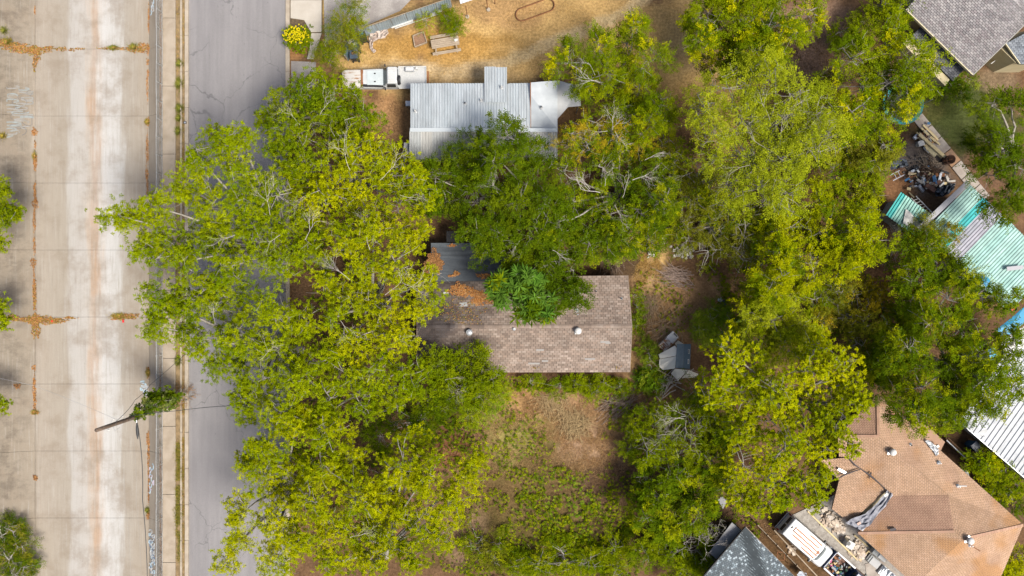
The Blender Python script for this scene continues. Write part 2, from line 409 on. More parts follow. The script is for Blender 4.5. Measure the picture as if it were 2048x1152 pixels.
chan = MB().poly([(XL1 - .2, -400, .28), (XL0, -400, ZC - .09), (XL0, 400, ZC - .09), (XL1 - .2, 400, .28)]) \
    .poly([(XL0, -400, ZC - .09), (XB1, -400, ZC - .09), (XB1, 400, ZC - .09), (XL0, 400, ZC - .09)]) \
    .poly([(XB1, -400, ZC - .09), (XB0, -400, -.09), (XB0, 400, -.09), (XB1, 400, ZC - .09)]) \
    .build('drainage_channel', m_joint, kind='structure', origin=(X(190, ZC), 0, ZC - .09))
PIT = (Y(98, ZC) - Y(232, ZC)); J0 = Y(98, ZC)
def bank_slab(a, b, name):      # a, b: (x, z) of the two long edges; one slab from y=0 to PIT
    g_ = .007; mb = MB(); e = Vector((b[0] - a[0], 0, b[1] - a[1])).normalized() * .012
    mb.slab([(a[0] + e.x, g_, a[1] + e.z), (b[0] - e.x, g_, b[1] - e.z), (b[0] - e.x, PIT - g_, b[1] - e.z), (a[0] + e.x, PIT - g_, a[1] + e.z)], .08)
    return mb.build(name, m_chan, chan, local=True, bevel=.01)
protos = [bank_slab((XL0, ZC), (XB1, ZC), 'floor_slab'), bank_slab((XL1, .3), (XL0, ZC), 'bank_slab'), bank_slab((XB1, ZC), (XB0, 0), 'bank_slab')]
og = WL[chan.name]
for k in range(-12, 12):
    for q, p in enumerate(protos):
        o = p if k == -12 else p.copy()
        if k != -12: col.objects.link(o)
        o.location = (-og.x, J0 + k * PIT - og.y, -og.z + rnd.uniform(-.004, .004))

# street, kerbs, verge, pavement
def road_mat():
    m = M('asphalt', (.29, .275, .275), (.245, .233, .235), sc=.5, fine=.16, fsc=60, rough=.9, spec=.15, lo=.3, hi=.7, stretch=(1, .35, 1))
    n = m.node_tree.nodes; l = m.node_tree.links; b = n['Principled BSDF']; src = b.inputs['Base Color'].links[0].from_socket
    geo = n.new('ShaderNodeNewGeometry'); nz = n.new('ShaderNodeTexNoise'); nz.inputs['Scale'].default_value = 1.1; nz.inputs['Detail'].default_value = 6
    va = n.new('ShaderNodeVectorMath'); va.operation = 'MULTIPLY_ADD'; va.inputs[1].default_value = (1.6, 1.6, 0)
    l.new(geo.outputs['Position'], nz.inputs['Vector']); l.new(nz.outputs['Color'], va.inputs[0]); l.new(geo.outputs['Position'], va.inputs[2])
    vo = n.new('ShaderNodeTexVoronoi'); vo.feature = 'DISTANCE_TO_EDGE'; vo.inputs['Scale'].default_value = .22; l.new(va.outputs[0], vo.inputs['Vector'])
    r = n.new('ShaderNodeMapRange'); r.inputs[1].default_value = .002; r.inputs[2].default_value = .009; r.inputs[3].default_value = 1; r.inputs[4].default_value = 0; l.new(vo.outputs['Distance'], r.inputs[0])
    n2 = n.new('ShaderNodeTexNoise'); n2.inputs['Scale'].default_value = .25; l.new(geo.outputs['Position'], n2.inputs['Vector'])
    r2 = n.new('ShaderNodeMapRange'); r2.inputs[1].default_value = .40; r2.inputs[2].default_value = .52; l.new(n2.outputs[0], r2.inputs[0])
    mu = n.new('ShaderNodeMath'); mu.operation = 'MULTIPLY'; l.new(r.outputs[0], mu.inputs[0]); l.new(r2.outputs[0], mu.inputs[1])
    mu2 = n.new('ShaderNodeMath'); mu2.operation = 'MULTIPLY'; mu2.inputs[1].default_value = .42; l.new(mu.outputs[0], mu2.inputs[0])
    x = n.new('ShaderNodeMix'); x.data_type = 'RGBA'; l.new(mu2.outputs[0], x.inputs[0]); l.new(src, x.inputs[6]); x.inputs[7].default_value = (.04, .04, .042, 1)
    st = n.new('ShaderNodeTexNoise'); st.inputs['Scale'].default_value = 3; st.inputs['Detail'].default_value = 5; mp = n.new('ShaderNodeMapping'); mp.inputs['Scale'].default_value = (1, .05, 1)
    l.new(geo.outputs['Position'], mp.inputs[0]); l.new(mp.outputs[0], st.inputs[0])
    r3 = n.new('ShaderNodeMapRange'); r3.inputs[1].default_value = .3; r3.inputs[2].default_value = .7; r3.inputs[3].default_value = .93; r3.inputs[4].default_value = 1.07; l.new(st.outputs[0], r3.inputs[0])
    g_ = n.new('ShaderNodeCombineColor')
    for i in range(3): l.new(r3.outputs[0], g_.inputs[i])
    y = n.new('ShaderNodeMix'); y.data_type = 'RGBA'; y.blend_type = 'MULTIPLY'; y.inputs[0].default_value = 1; l.new(x.outputs[2], y.inputs[6]); l.new(g_.outputs[0], y.inputs[7])
    sp = n.new('ShaderNodeTexVoronoi'); sp.inputs['Scale'].default_value = 1.1; l.new(geo.outputs['Position'], sp.inputs['Vector'])
    r4 = n.new('ShaderNodeMapRange'); r4.inputs[1].default_value = .04; r4.inputs[2].default_value = .07; r4.inputs[3].default_value = .35; r4.inputs[4].default_value = 0; l.new(sp.outputs['Distance'], r4.inputs[0])
    z = n.new('ShaderNodeMix'); z.data_type = 'RGBA'; l.new(r4.outputs[0], z.inputs[0]); l.new(y.outputs[2], z.inputs[6]); z.inputs[7].default_value = (.06, .056, .056, 1)
    l.new(z.outputs[2], b.inputs['Base Color']); return m
m_road = road_mat()
MB().poly([(X(377), -400, .012), (X(573), -400, .012), (X(573), 400, .012), (X(377), 400, .012)]).build('road', m_road, kind='structure', origin=(X(470), 0, .012))
m_conc = M('kerb_concrete', (.50, .43, .34), (.40, .335, .26), sc=1.2, fine=.1, rough=.9, spec=.1)
m_walk = M('walk_concrete', (.45, .38, .30), (.36, .295, .22), sc=.9, fine=.12, rough=.9, spec=.1)
def run(name, x0, x1, step, y0, y1, z0, z1, mat, part, gap=.012):
    base = MB().poly([(x0 + .01, y0, z0 + .006), (x1 - .01, y0, z0 + .006), (x1 - .01, y1, z0 + .006), (x0 + .01, y1, z0 + .006)]).build(name, m_joint, kind='structure', origin=(x0, 0, z0))
    p = MB().box(((x1 - x0) / 2, step / 2, (z1 - z0) / 2), (x1 - x0, step - gap * 2, z1 - z0)).build(part, mat, base, local=True, bevel=.012)
    k = 0; y = y0
    while y < y1:
        o = p if k == 0 else p.copy()
        if k: col.objects.link(o)
        o.location = (rnd.uniform(-.006, .006), y, rnd.uniform(-.004, .004)); y += step; k += 1
    return base
run('kerb', X(371), X(378), 3.0, -66, 66, 0, .14, m_conc, 'kerb_stone')
run('kerb', X(572), X(580), 3.0, -66, 66, 0, .14, m_conc, 'kerb_stone')
run('pavement', X(326.5), X(352), PIT, J0 - 9 * PIT - .6 * PIT, 60, 0, .11, m_walk, 'paving_slab', .016)
run('gutter_edge', X(361.5), X(365), 3.0, -66, 66, 0, .12, m_conc, 'edge_stone')
m_cap = M('bank_cap', (.36, .29, .22), (.22, .16, .10), sc=1.6, fine=.2, rough=.95)
run('bank_cap', X(318.5), X(326), PIT, J0 - 9 * PIT, 60, 0, .05, m_cap, 'cap_slab', .012)
m_verge = M('verge_soil', (.33, .23, .12), (.20, .14, .07), sc=2.5, fine=.25, fsc=30, rough=.95)
MB().poly([(X(352), -400, .006), (X(371), -400, .006), (X(371), 400, .006), (X(352), 400, .006)]).build('verge', m_verge, kind='structure', origin=(X(360), 0, .006))

# driveway slabs and the broken pad beside them
m_drive = M('driveway_concrete', (.56, .51, .44), (.50, .45, .38), sc=.8, fine=.06, rough=.9, spec=.1)
dw = MB().poly([P(580, -60, .008), P(645, -60, .008), P(645, 66, .008), P(628, 118, .008), P(612, 118, .008), P(620, 80, .008), P(610, 60, .008), P(580, 60, .008)][::-1]).build('driveway', m_joint, kind='structure')
for q in ([(581, -60), (643, -60), (643, -2), (581, -2)], [(581, 0), (643, 0), (643, 64), (622, 64), (608, 40), (581, 36)], [(622, 66), (643, 66), (627, 118), (614, 118), (620, 90)]):
    MB().slab([P(a, b, .06) for a, b in q][::-1], .05).build('driveway_slab', m_drive, dw, bevel=.01)
m_pad = M('old_asphalt', (.40, .37, .34), (.30, .27, .25), sc=.9, fine=.2, fsc=25, rough=.95)
pad = MB().poly([P(646, -60, .06), P(880, -60, .06), P(800, 22, .06), P(740, 48, .06), P(650, 92, .06)][::-1]).build('parking_pad', m_pad, kind='structure')
MB().poly([P(582, 122, .05), P(632, 124, .05), P(632, 200, .05), P(582, 200, .05)][::-1]).build('driveway', m_pad, kind='structure')
# garden path on the right and burnt yard, brown lane by the orange roof
m_slab = M('weathered_slab', (.46, .41, .36), (.34, .29, .25), sc=1.2, fine=.15, rough=.9)
pth = MB().poly([P(1826, 236, .055), P(1842, 228, .055), P(1978, 390, .055), P(1962, 408, .055)][::-1]).build('garden_path', m_joint, kind='structure')
for t in range(7):
    a, b = t / 7 + .004, (t + 1) / 7 - .004
    q = [P(1825 + 138 * a, 238 + 170 * a, .11), P(1844 + 136 * a, 226 + 165 * a, .11), P(1844 + 136 * b, 226 + 165 * b, .11), P(1825 + 138 * b, 238 + 170 * b, .11)]
    MB().slab(q[::-1], .05).build('path_slab', M('rusty_slab', (.42, .24, .13), (.3, .19, .12), sc=2) if t == 3 else m_slab, pth, bevel=.012)
yd = MB().slab([P(1650, 1000, .06), P(1668, 990, .06), P(1800, 1120, .06), P(1850, 1200, .06), P(1790, 1200, .06), P(1585, 1030, .06)][::-1], .05).build('side_drive', M('gravel_drive', (.42, .39, .35), (.30, .27, .24), sc=3, fine=.3, fsc=20, rough=.95), kind='structure')
# ------------------------------------------------------------------ buildings
m_sh = M('shingle', attr=True, fine=.16, fsc=55, rough=.92, spec=.12, c=(1.06, 1.05, 1.04), c2=(.84, .83, .82), sc=1.1)
m_tin = M('tin_roof', attr=True, rough=.5, metal=.2, spec=.4, fine=.09, fsc=25, c=(1.02, 1.02, 1.02), c2=(.80, .79, .78), sc=1.6, lo=.42, hi=.72, stretch=(1.6, .3, 1))
m_tin2 = M('painted_tin', attr=True, rough=.6, metal=.05, spec=.3, fine=.12, c=(.98, .97, .97), c2=(.74, .75, .75), sc=1.4)
m_white = M('white_paint', (.74, .73, .70), (.62, .61, .58), sc=1.5, rough=.55, fine=.05)
m_cream = M('cream_siding', (.62, .53, .33), (.56, .47, .28), sc=1.5, rough=.7)
m_vent = M('galvanised', (.66, .68, .70), (.50, .52, .54), sc=6, rough=.4, metal=.5, fine=.05)
m_black = M('black_rubber', (.02, .02, .022), rough=.7, fine=.1)
m_fascia = M('fascia_wood', (.34, .26, .2), (.24, .18, .14), sc=2, rough=.85)

def roof_vent(parent, px, py, z, kind):
    c = P(px, py, z)
    if kind == 'turbine':
        v = MB().cyl(c, .13, .22, 14).build('vent_pipe', m_vent, parent)
        MB().lathe(c + Vector((0, 0, .22)), [(.10, 0), (.24, .05), (.27, .14), (.22, .23), (.08, .28)], 18).build('vent_cap', m_vent, v, smooth=True)
        for k in range(12):
            a = k * math.pi / 6; d = Vector((math.cos(a), math.sin(a), 0))
            MB().beam(c + d * .25 + Vector((0, 0, .27)), c + d * .20 + Vector((0, 0, .46)), .03, .02).build('vane', m_vent, v)
    elif kind == 'globe':
        v = MB().cyl(c, .14, .25, 14).build('vent_pipe', m_vent, parent)
        MB().lathe(c + Vector((0, 0, .25)), [(.14, 0), (.25, .06), (.28, .16), (.24, .27), (.14, .34), (.03, .36)], 18).build('vent_cap', m_white, v, smooth=True)
        MB().box(c + Vector((0, 0, .02)), (.5, .5, .03), .2).build('flashing', m_vent, v)
    elif kind == 'pipe':
        v = MB().cyl(c, .05, .35, 10).build('vent_pipe', m_white, parent)
        MB().lathe(c, [(.17, 0), (.16, .03), (.07, .1)], 12).build('flashing', m_vent, v)
    elif kind == 'black':
        v = MB().cyl(c, .045, .3, 10).build('vent_pipe', m_black, parent)
        MB().lathe(c, [(.16, 0), (.15, .02), (.06, .09)], 12).build('flashing', m_vent, v)
    return v

# --- brown shingled house in the middle
PALB = [(.345, .27, .222), (.37, .295, .245), (.31, .24, .197), (.385, .312, .262), (.28, .217, .178), (.36, .275, .222)]
ZE, ZR = 2.7, 4.1
house = thing('shingled_house', 'long brown shingled house under the trees in the middle with white roof vents', 'house', P(1050, 655, 0))
A, B = P(834, 745, ZE), P(1260, 744, ZE); C, D = P(1256, 551, ZE), P(834, 556, ZE); E1, E2 = P(834, 653, ZR), P(1264, 652, ZR)
def stain_shade_b(p, c):
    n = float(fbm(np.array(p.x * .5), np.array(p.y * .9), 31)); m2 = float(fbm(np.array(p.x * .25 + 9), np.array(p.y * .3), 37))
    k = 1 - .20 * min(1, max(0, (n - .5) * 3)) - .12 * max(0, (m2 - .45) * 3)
    l = min(1, max(0, (-1.5 - p.x + (n - .5) * 6) / 4)) * .76        # leaf mould plus tree shade, painted as darker shingles at the street end
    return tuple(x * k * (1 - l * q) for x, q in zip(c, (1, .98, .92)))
shingles(house, [A, B, E2, E1], PALB, m_sh, .37, .19, 1, stain_shade_b)
shingles(house, [C, D, E1, E2], PALB, m_sh, .37, .19, 2, stain_shade_b)
for k in range(58):
    t0, t1 = k / 58, (k + 1.15) / 58; a, b = E1.lerp(E2, t0), E1.lerp(E2, min(1, t1)); u = Vector((0, .14, -.04)); up = Vector((0, 0, .03 + .004 * (k % 2)))
    MB().add([a + u + up, b + u + up, b + up * 1.3, a + up * 1.3, b - Vector((0, .14, .04)) + up, a - Vector((0, .14, .04)) + up], [(0, 1, 2, 3), (3, 2, 4, 5)], stain_shade_b(a, jit(rnd.choice(PALB), .1))).build('ridge_shingle', m_sh, house)
m_brick = M('house_wall', (.42, .33, .25), (.36, .28, .21), sc=2, rough=.9)
ins = lambda p, cx, cy, k: Vector((cx + (p.x - cx) * k, cy + (p.y - cy) * k, 0))
cx, cy = (A.x + B.x) / 2, (A.y + C.y) / 2
MB().prism([ins(p, cx, cy, .955) for p in (A, B, C, D)], 0, ZE - .15).build('wall', m_brick, house)
for e in ((B, E2), (C, E2), (A, E1), (D, E1)):       # gable infill boards and rakes
    MB().beam(e[0] + Vector((0, 0, -.07)), e[1] + Vector((0, 0, -.07)), .05, .16).build('rake_board', m_fascia, house)
for s in (B, A):
    x = s.x - math.copysign(.35, s.x); MB().slab([(x, A.y + .3, ZE - .16), (x + .04, A.y + .3, ZE - .16), (x + .04, C.y - .3, ZE - .16), (x, C.y - .3, ZE - .16)], .01).build('gable_sill', m_brick, house)
for e in ((A, B), (C, D)): MB().beam(e[0] + Vector((0, 0, -.1)), e[1] + Vector((0, 0, -.1)), .03, .16).build('fascia', m_fascia, house)
roof_vent(house, 939, 664, 3.95, 'turbine'); roof_vent(house, 1028, 657, 4.02, 'pipe'); roof_vent(house, 1155, 661, 3.98, 'globe')
roof_vent(house, 1192, 583, 3.05, 'black'); roof_vent(house, 1243, 598, 3.3, 'black'); roof_vent(house, 996, 553, 2.75, 'pipe')
def patch(px, py, w, h, rz, colr, zz):
    c = P(px, py, zz); s = 1 if py > 652 else -1
    rx = math.atan2(1.4, 4.05) * s
    MB().box(c, (w, h, .012), rz, rx).build('shingle_patch', M('patch_%d' % int(colr[0] * 100), colr, rough=.85, fine=.15), house)
patch(927, 609, .62, .34, .1, (.42, .43, .42), 3.50); patch(892, 586, .4, .18, 0, (.55, .54, .52), 3.17); patch(1154, 624, .26, .55, .05, (.36, .40, .42), 3.72)
for (x, y, w) in ((1068, 727, .9), (1090, 722, .5), (1180, 718, .8), (1210, 684, .7), (1216, 686, .4), (1080, 700, .6)): patch(x, y, w, .15, 0, (.33, .31, .29), 4.1 - (y - 652) / 93 * 1.4 + .03)
# dark felt-roofed wing
m_felt = M('dark_felt', attr=True, c=(1.15, 1.15, 1.15), c2=(.8, .8, .82), sc=2.4, fine=.2, rough=.8, stretch=(.3, 2, 1))
fa, fb, fc, fd = P(862, 486, 2.45), P(1010, 486, 2.45), P(1010, 566, 2.85), P(862, 566, 2.85)
for k in range(9):
    t0, t1 = k / 9, (k + 1.06) / 9
    MB().slab([fa.lerp(fd, t0), fb.lerp(fc, t0), fb.lerp(fc, min(1, t1)) + Vector((0, 0, -.01)), fa.lerp(fd, min(1, t1)) + Vector((0, 0, -.01))], .05, jit((.085, .098, .112), .14)).build('felt_strip', m_felt, house)
MB().prism([P(868, 490, 0) * .96, P(1004, 490, 0) * .96, P(1004, 570, 0) * .95, P(868, 570, 0) * .95][::-1], 0, 2.38).build('wing_wall', m_brick, house)
MB().slab([P(893, 462, 2.2), P(922, 462, 2.2), P(922, 484, 2.3), P(893, 484, 2.3)][::-1], .05).build('porch_cover', M('porch_black', (.012, .012, .014), rough=.6), house)

# --- tin-roofed house at the top
tin = thing('tin_roof_house', 'pale blue-grey corrugated metal roofed house beside the old flatbed truck', 'house', P(970, 230, 0))
TC = [(.56, .61, .64), (.53, .58, .61), (.58, .63, .66), (.545, .60, .63)]
zr, ze = 3.5, 2.7
sheets(tin, P(821, 167, ze), P(1061, 167, ze), P(1061, 259, zr), P(821, 259, zr), 11, m_tin, .24, .05, TC)
GC = [(0.446, 0.466, 0.472), (0.486, 0.486, 0.472), (0.405, 0.419, 0.425), (0.499, 0.506, 0.506)]
sheets(tin, P(819, 318, 2.6), P(1115, 318, 2.6), P(1115, 261, zr - .03), P(819, 261, zr - .03), 13, m_tin, .22, .05, GC, seed=5)
MB().ribbon([P(820, 259.5, zr + .05), P(1115, 260, zr + .05)], .3).build('ridge_flashing', M('flash', (.60, .65, .68), rough=.5, metal=.3), tin)
sheets(tin, P(969, 134, 2.75), P(1014, 134, 2.75), P(1014, 205, 3.2), P(969, 205, 3.2), 2, m_tin, .24, .05, TC, seed=8)
PW = [(.64, .675, .70), (.52, .56, .59), (.6, .64, .66)]
m_flat = M('flat_tin', attr=True, rough=.5, metal=.15, fine=.05, c=(1.02, 1.02, 1.02), c2=(.86, .87, .88), sc=1.2)
for q, c in (([(1061, 165), (1086, 163), (1115, 161), (1115, 258), (1061, 190)], PW[0]), ([(1061, 190), (1115, 258), (1061, 259)], PW[1])):
    MB().slab([P(a, b, 3.08) for a, b in q][::-1], .03, c).build('roof_sheet', m_flat, tin)
MB().slab([P(1061, 261, 3.05), P(1115, 261, 3.05), P(1115, 300, 2.8), P(1061, 300, 2.8)][::-1], .03, (.55, .59, .62)).build('roof_sheet', m_flat, tin)
MB().slab([P(1113, 160, 2.75), P(1160, 172, 2.7), P(1162, 212, 2.65), P(1136, 214, 2.65), P(1113, 240, 2.7)][::-1], .03, (.60, .61, .62)).build('carport_sheet', m_flat, tin)
MB().ribbon([P(1061, 164, 3.12), P(1061.5, 300, 3.12)], .07).build('rust_seam', M('rust', (.32, .14, .06), (.22, .09, .04), sc=5, rough=.9), tin)
m_tinwall = M('tin_wall', (.50, .49, .45), (.42, .41, .38), sc=2, rough=.85)
MB().prism([P(826, 172, 0) * .95, P(1110, 172, 0) * .95, P(1112, 312, 0) * .95, P(826, 312, 0) * .95][::-1], 0, 2.5).build('wall', m_tinwall, tin)
for a, b in ((1158, 174), (1158, 210)): MB().cyl(P(a, b, 2.65) * 1 - Vector((0, 0, 2.65)), .04, 2.62, 8).build('carport_post', m_vent, tin)
for a, b in ((971, 137), (1012, 137)): MB().cyl(P(a, b, 2.7) - Vector((0, 0, 2.7)), .05, 2.7, 8).build('porch_post', m_vent, tin)
for a, b, z, k in ((930, 207, 3.05, 'black'), (962, 201, 3.0, 'pipe'), (831, 223, 3.2, 'pipe'), (1003, 175, 3.05, 'pipe'), (1082, 215, 3.1, 'black')): roof_vent(tin, a, b, z, k)
MB().slab([P(808, 285, 2.2), P(820, 285, 2.2), P(818, 325, 2.2), P(806, 322, 2.2)][::-1], .03, (.42, .42, .42)).build('lean_to_sheet', m_flat, tin)
MB().box(P(818, 208, 1.2) - Vector((.05, 0, 0)), (.4, .4, .4)).build('window_unit', m_vent, tin)

# --- grey gabled house, top right
gh = thing('grey_gable_house', 'grey shingled gable house with cream walls in the top right corner', 'house', P(1960, 60, 0))
PALG = [(.33, .31, .31), (.37, .35, .35), (.28, .265, .27), (.41, .385, .38), (.30, .27, .275)]
za = 3.3
g0, g1, g2 = P(1812, 18, za), P(1946, 149, za), P(2062, 36, 5.0)
g3 = g0 + (g2 - g1); shingles(gh, [g0, g1, g2, g3], PALG, m_sh, .31, .15, 4)
h2 = g2 + Vector((3.0, 3.0, -1.7)); shingles(gh, [g3 + Vector((3, 3, -1.7)), h2, g2, g3], PALG, m_sh, .31, .15, 5)
MB().beam(g0 + Vector((-.03, -.03, -.06)), g1 + Vector((-.03, -.03, -.06)), .07, .2).build('fascia', M('cream_trim', (.72, .64, .42), rough=.6), gh)
MB().beam(g1 + Vector((.02, -.02, -.06)), g2 + Vector((.02, -.02, -.06)), .06, .18).build('rake_board', M('grey_trim', (.42, .40, .37), rough=.7), gh)
dn = (g1 - g0).normalized(); dp = Vector((-dn.y, dn.x, 0))
if dp.x < 0: dp = -dp
w0, w1 = g0 + dp * .5 + dn * -.25, g1 + dp * .5 - dn * .4
MB().prism([(q.x, q.y) for q in (w0, w1, w1 + dp * 7, w0 + dp * 7)], 0, za - .2).build('wall', m_cream, gh)
PALD = [(.15, .155, .17), (.18, .185, .2), (.12, .125, .14)]
l0, l1, l2, l3 = P(1820, 76, 2.2), P(1906, 162, 2.2), P(1932, 134, 2.75), P(1845, 50, 2.75)
shingles(gh, [l0, l1, l2, l3], PALD, m_sh, .31, .15, 6)
MB().prism([(q.x * .985, q.y * .98) for q in (l0, l1, l2, l3)], 0, 2.05).build('porch_wall', m_cream, gh)
PALU = [(.24, .27, .31), (.28, .31, .35), (.20, .225, .26)]
shingles(gh, [P(2038, 128, 2.6), P(2100, 128, 2.6), P(2100, 40, 3.2), P(2010, 88, 3.0)], PALU, m_sh, .31, .15, 7)
MB().prism([P(2006, 92, 0) * .95, P(2037, 122, 0) * .95, P(2090, 122, 0) * .95, P(2090, 60, 0) * .95, P(2040, 60, 0) * .95], 0, 2.5).build('wing_wall', m_cream, gh)
MB().beam(P(2010, 87, 3.0), P(2039, 128, 2.6), .06, .14).build('rake_board', M('cream_trim'), gh)
ss, gd = P(1974, 128, 0), P(1960, 144, 0)
tag(MB().box(ss + Vector((0, 0, 1.0)), (1.1, .06, .25), R(38)).build('downpipe_board', m_white, label='white board leaning by the corner of the grey gable house', cat='board'))

# --- turquoise tin roofs
tq = thing('turquoise_shed', 'large shed with pale turquoise corrugated roof beside the burnt yard', 'shed', P(1960, 470, 0))
q0, q1 = P(1940, 369, 2.8), P(2110, 530, 2.6); q3 = P(1848, 464, 2.8); q2 = q1 + (q3 - q0)
AQ = [(.40, .65, .59), (.42, .67, .61), (.05, .52, .52), (.40, .41, .47), (.42, .42, .48), (.40, .64, .58), (.37, .63, .57), (.43, .67, .61), (.39, .64, .58), (.42, .66, .60), (.36, .61, .55), (.42, .66, .60), (.40, .65, .59)]
sheets(tq, q0, q1, q2, q3, 13, m_tin2, .27, .05, AQ, seed=9)
MB().beam(P(1936, 365, 2.86), P(1836, 460, 2.86), .42, .06).build('edge_flashing', M('lilac_flashing', (.40, .40, .43), rough=.6, metal=.2), tq)
MB().box(P(2030, 536, 3.0), (1.3, .32, .04), R(6)).build('roof_plate', M('lilac_flashing'), tq)
MB().prism([ins(p, (q0.x + q2.x) / 2, (q0.y + q2.y) / 2, .84) for p in (q0, q1, q2, q3)], 0, 2.2).build('wall', m_tinwall, tq)
t2 = thing('small_turquoise_shed', 'small lean-to with bright turquoise edged corrugated roof left of the burnt yard', 'shed', P(1815, 425, 0))
s0, s1, s2, s3 = P(1802, 384, 2.3), P(1862, 428, 2.3), P(1832, 474, 2.1), P(1772, 430, 2.1)
sheets(t2, s0, s1, s2, s3, 6, m_tin2, .27, .07, [(.04, .48, .46), (.31, .60, .52), (.34, .62, .55), (.32, .61, .54), (.29, .58, .50), (.34, .62, .56)], seed=10)
MB().prism([ins(p, (s0.x + s2.x) / 2, (s0.y + s2.y) / 2, .7) for p in (s0, s1, s2, s3)], 0, 1.95).build('wall', m_tinwall, t2)
MB().slab([P(1812, 418, 2.35), P(1820, 424, 2.35), P(1845, 452, 2.3), P(1832, 462, 2.3), P(1806, 446, 2.3)][::-1], .03).build('white_roof_panel', m_white, t2)

# --- white tin roof, right edge
wh = thing('white_roof_building', 'building with white standing-seam metal roof at the right edge', 'building', P(2030, 800, 0))
u0, u1 = P(1917, 843, 2.4), P(2100, 1000, 2.4); u3 = P(2030, 680, 3.1); u2 = u1 + (u3 - u0)
sheets(wh, u0, u1, u2, u3, 12, m_tin2, .4, .06, [(.55, .57, .60), (.58, .60, .62), (.53, .555, .585)], seed=12)
MB().beam(u0, u1, .05, .18).build('gutter', m_vent, wh)
MB().prism([ins(p, (u0.x + u2.x) / 2, (u0.y + u2.y) / 2, .88) for p in (u0, u1, u2, u3)], 0, 2.1).build('wall', M('white_wall', (.60, .57, .50), rough=.8), wh)
# satellite dish on its eave
sd = thing('satellite_dish', 'grey satellite dish fixed to the eave of the white metal roof', 'satellite dish', P(1958, 866, 3.1))
dc = P(1962, 864, 3.6)
MB().tube([P(1958, 866, 3.1), dc], .03, 8).build('mast', m_vent, sd)
ds = MB(); rings = [(0, 0), (.15, .015), (.3, .06), (.42, .12)]
vsd = []; fsd = []; nn = 18; rot = Matrix.Translation(dc) @ Matrix.Rotation(R(25), 4, 'Z') @ Matrix.Rotation(R(38), 4, 'X')
for r_, z_ in rings: vsd += [rot @ Vector((r_ * 1.1 * math.cos(2 * math.pi * i / nn), r_ * math.sin(2 * math.pi * i / nn), z_)) for i in range(nn)]
for j in range(3): fsd += [(j * nn + i, j * nn + (i + 1) % nn, (j + 1) * nn + (i + 1) % nn, (j + 1) * nn + i) for i in range(nn)]
ds.add(vsd, fsd); ds.build('dish', M('dish_grey', (.52, .53, .53), rough=.5), sd, smooth=True)
MB().tube([rot @ Vector((0, -.4, .1)), rot @ Vector((0, -.15, .42))], .015, 6).build('feed_arm', m_vent, sd)

# --- orange-brown hip roof, bottom right
oh = thing('orange_hip_house', 'rambling house with orange-brown hipped shingle roof at the lower right', 'house', P(1860, 1000, 0))
PALO = [(.51, .335, .22), (.53, .35, .232), (.485, .315, .205), (.54, .36, .245), (.50, .325, .212)]
PALP = [(.475, .295, .205), (.455, .28, .195), (.49, .31, .215)]
PALR = [(.45, .215, .085), (.43, .20, .08), (.47, .23, .09)]
def stain_o(p, c):
    n = float(fbm(np.array(p.x * .6), np.array(p.y * .6), 51)); m2 = float(fbm(np.array(p.x * .35 + 3), np.array(p.y * .35), 57))
    a = min(1, max(0, (n - .55) * 6)) * .35; b = min(1, max(0, (m2 - .62) * 8)) * .7
    c = tuple(x * (1 - a) + y * a for x, y in zip(c, (.36, .22, .155)))
    return tuple(x * (1 - b) + y * b for x, y in zip(c, (.47, .245, .10)))
Zo = 2.3
def onplane(px, py, a, b, c):
    n_ = (b - a).cross(c - a); o_ = P(px, py, 0); d_ = P(px, py, 1) - o_; return o_ + d_ * ((a - o_).dot(n_) / d_.dot(n_))
N_, E_ = P(1755, 788, Zo), P(2046, 1050, Zo); pD = P(1928, 1077, 4.1); pA, pB = onplane(1756, 872, N_, E_, pD), onplane(1897, 990, N_, E_, pD)
V1 = P(1783, 991, Zo); W_ = onplane(1676, 872, pA, pB, V1); W2 = onplane(1680, 950, pA, pB, V1); Wc = P(1716, 1066, Zo); pC = onplane(1908, 1063, Wc, V1, pB); Sc = onplane(1830, 1170, Wc, pC, pD); Se = P(1990, 1180, Zo)
mo = M('orange_shingle', attr=True, fine=.12, fsc=45, rough=.92, spec=.12, c=(1.05, 1.05, 1.05), c2=(.9, .9, .9), sc=.7)
for q, pal, sd_ in (([N_, E_, pB, pA], PALO, 21), ([E_, pD, pB], PALO, 20), ([W_, N_, pA], PALP, 22), ([W2, W_, pA, pB, V1], PALO, 23), ([Wc, V1, pB, pC], PALP, 24),
                    ([Sc, Wc, pC, pD], PALO, 25), ([pC, pB, pD], PALO, 30), ([Se, Sc, pD], PALO, 26), ([E_, Se, pD], PALO, 27)):
    shingles(oh, q, pal, mo, .27, .13, sd_, stain_o, jv=.03)
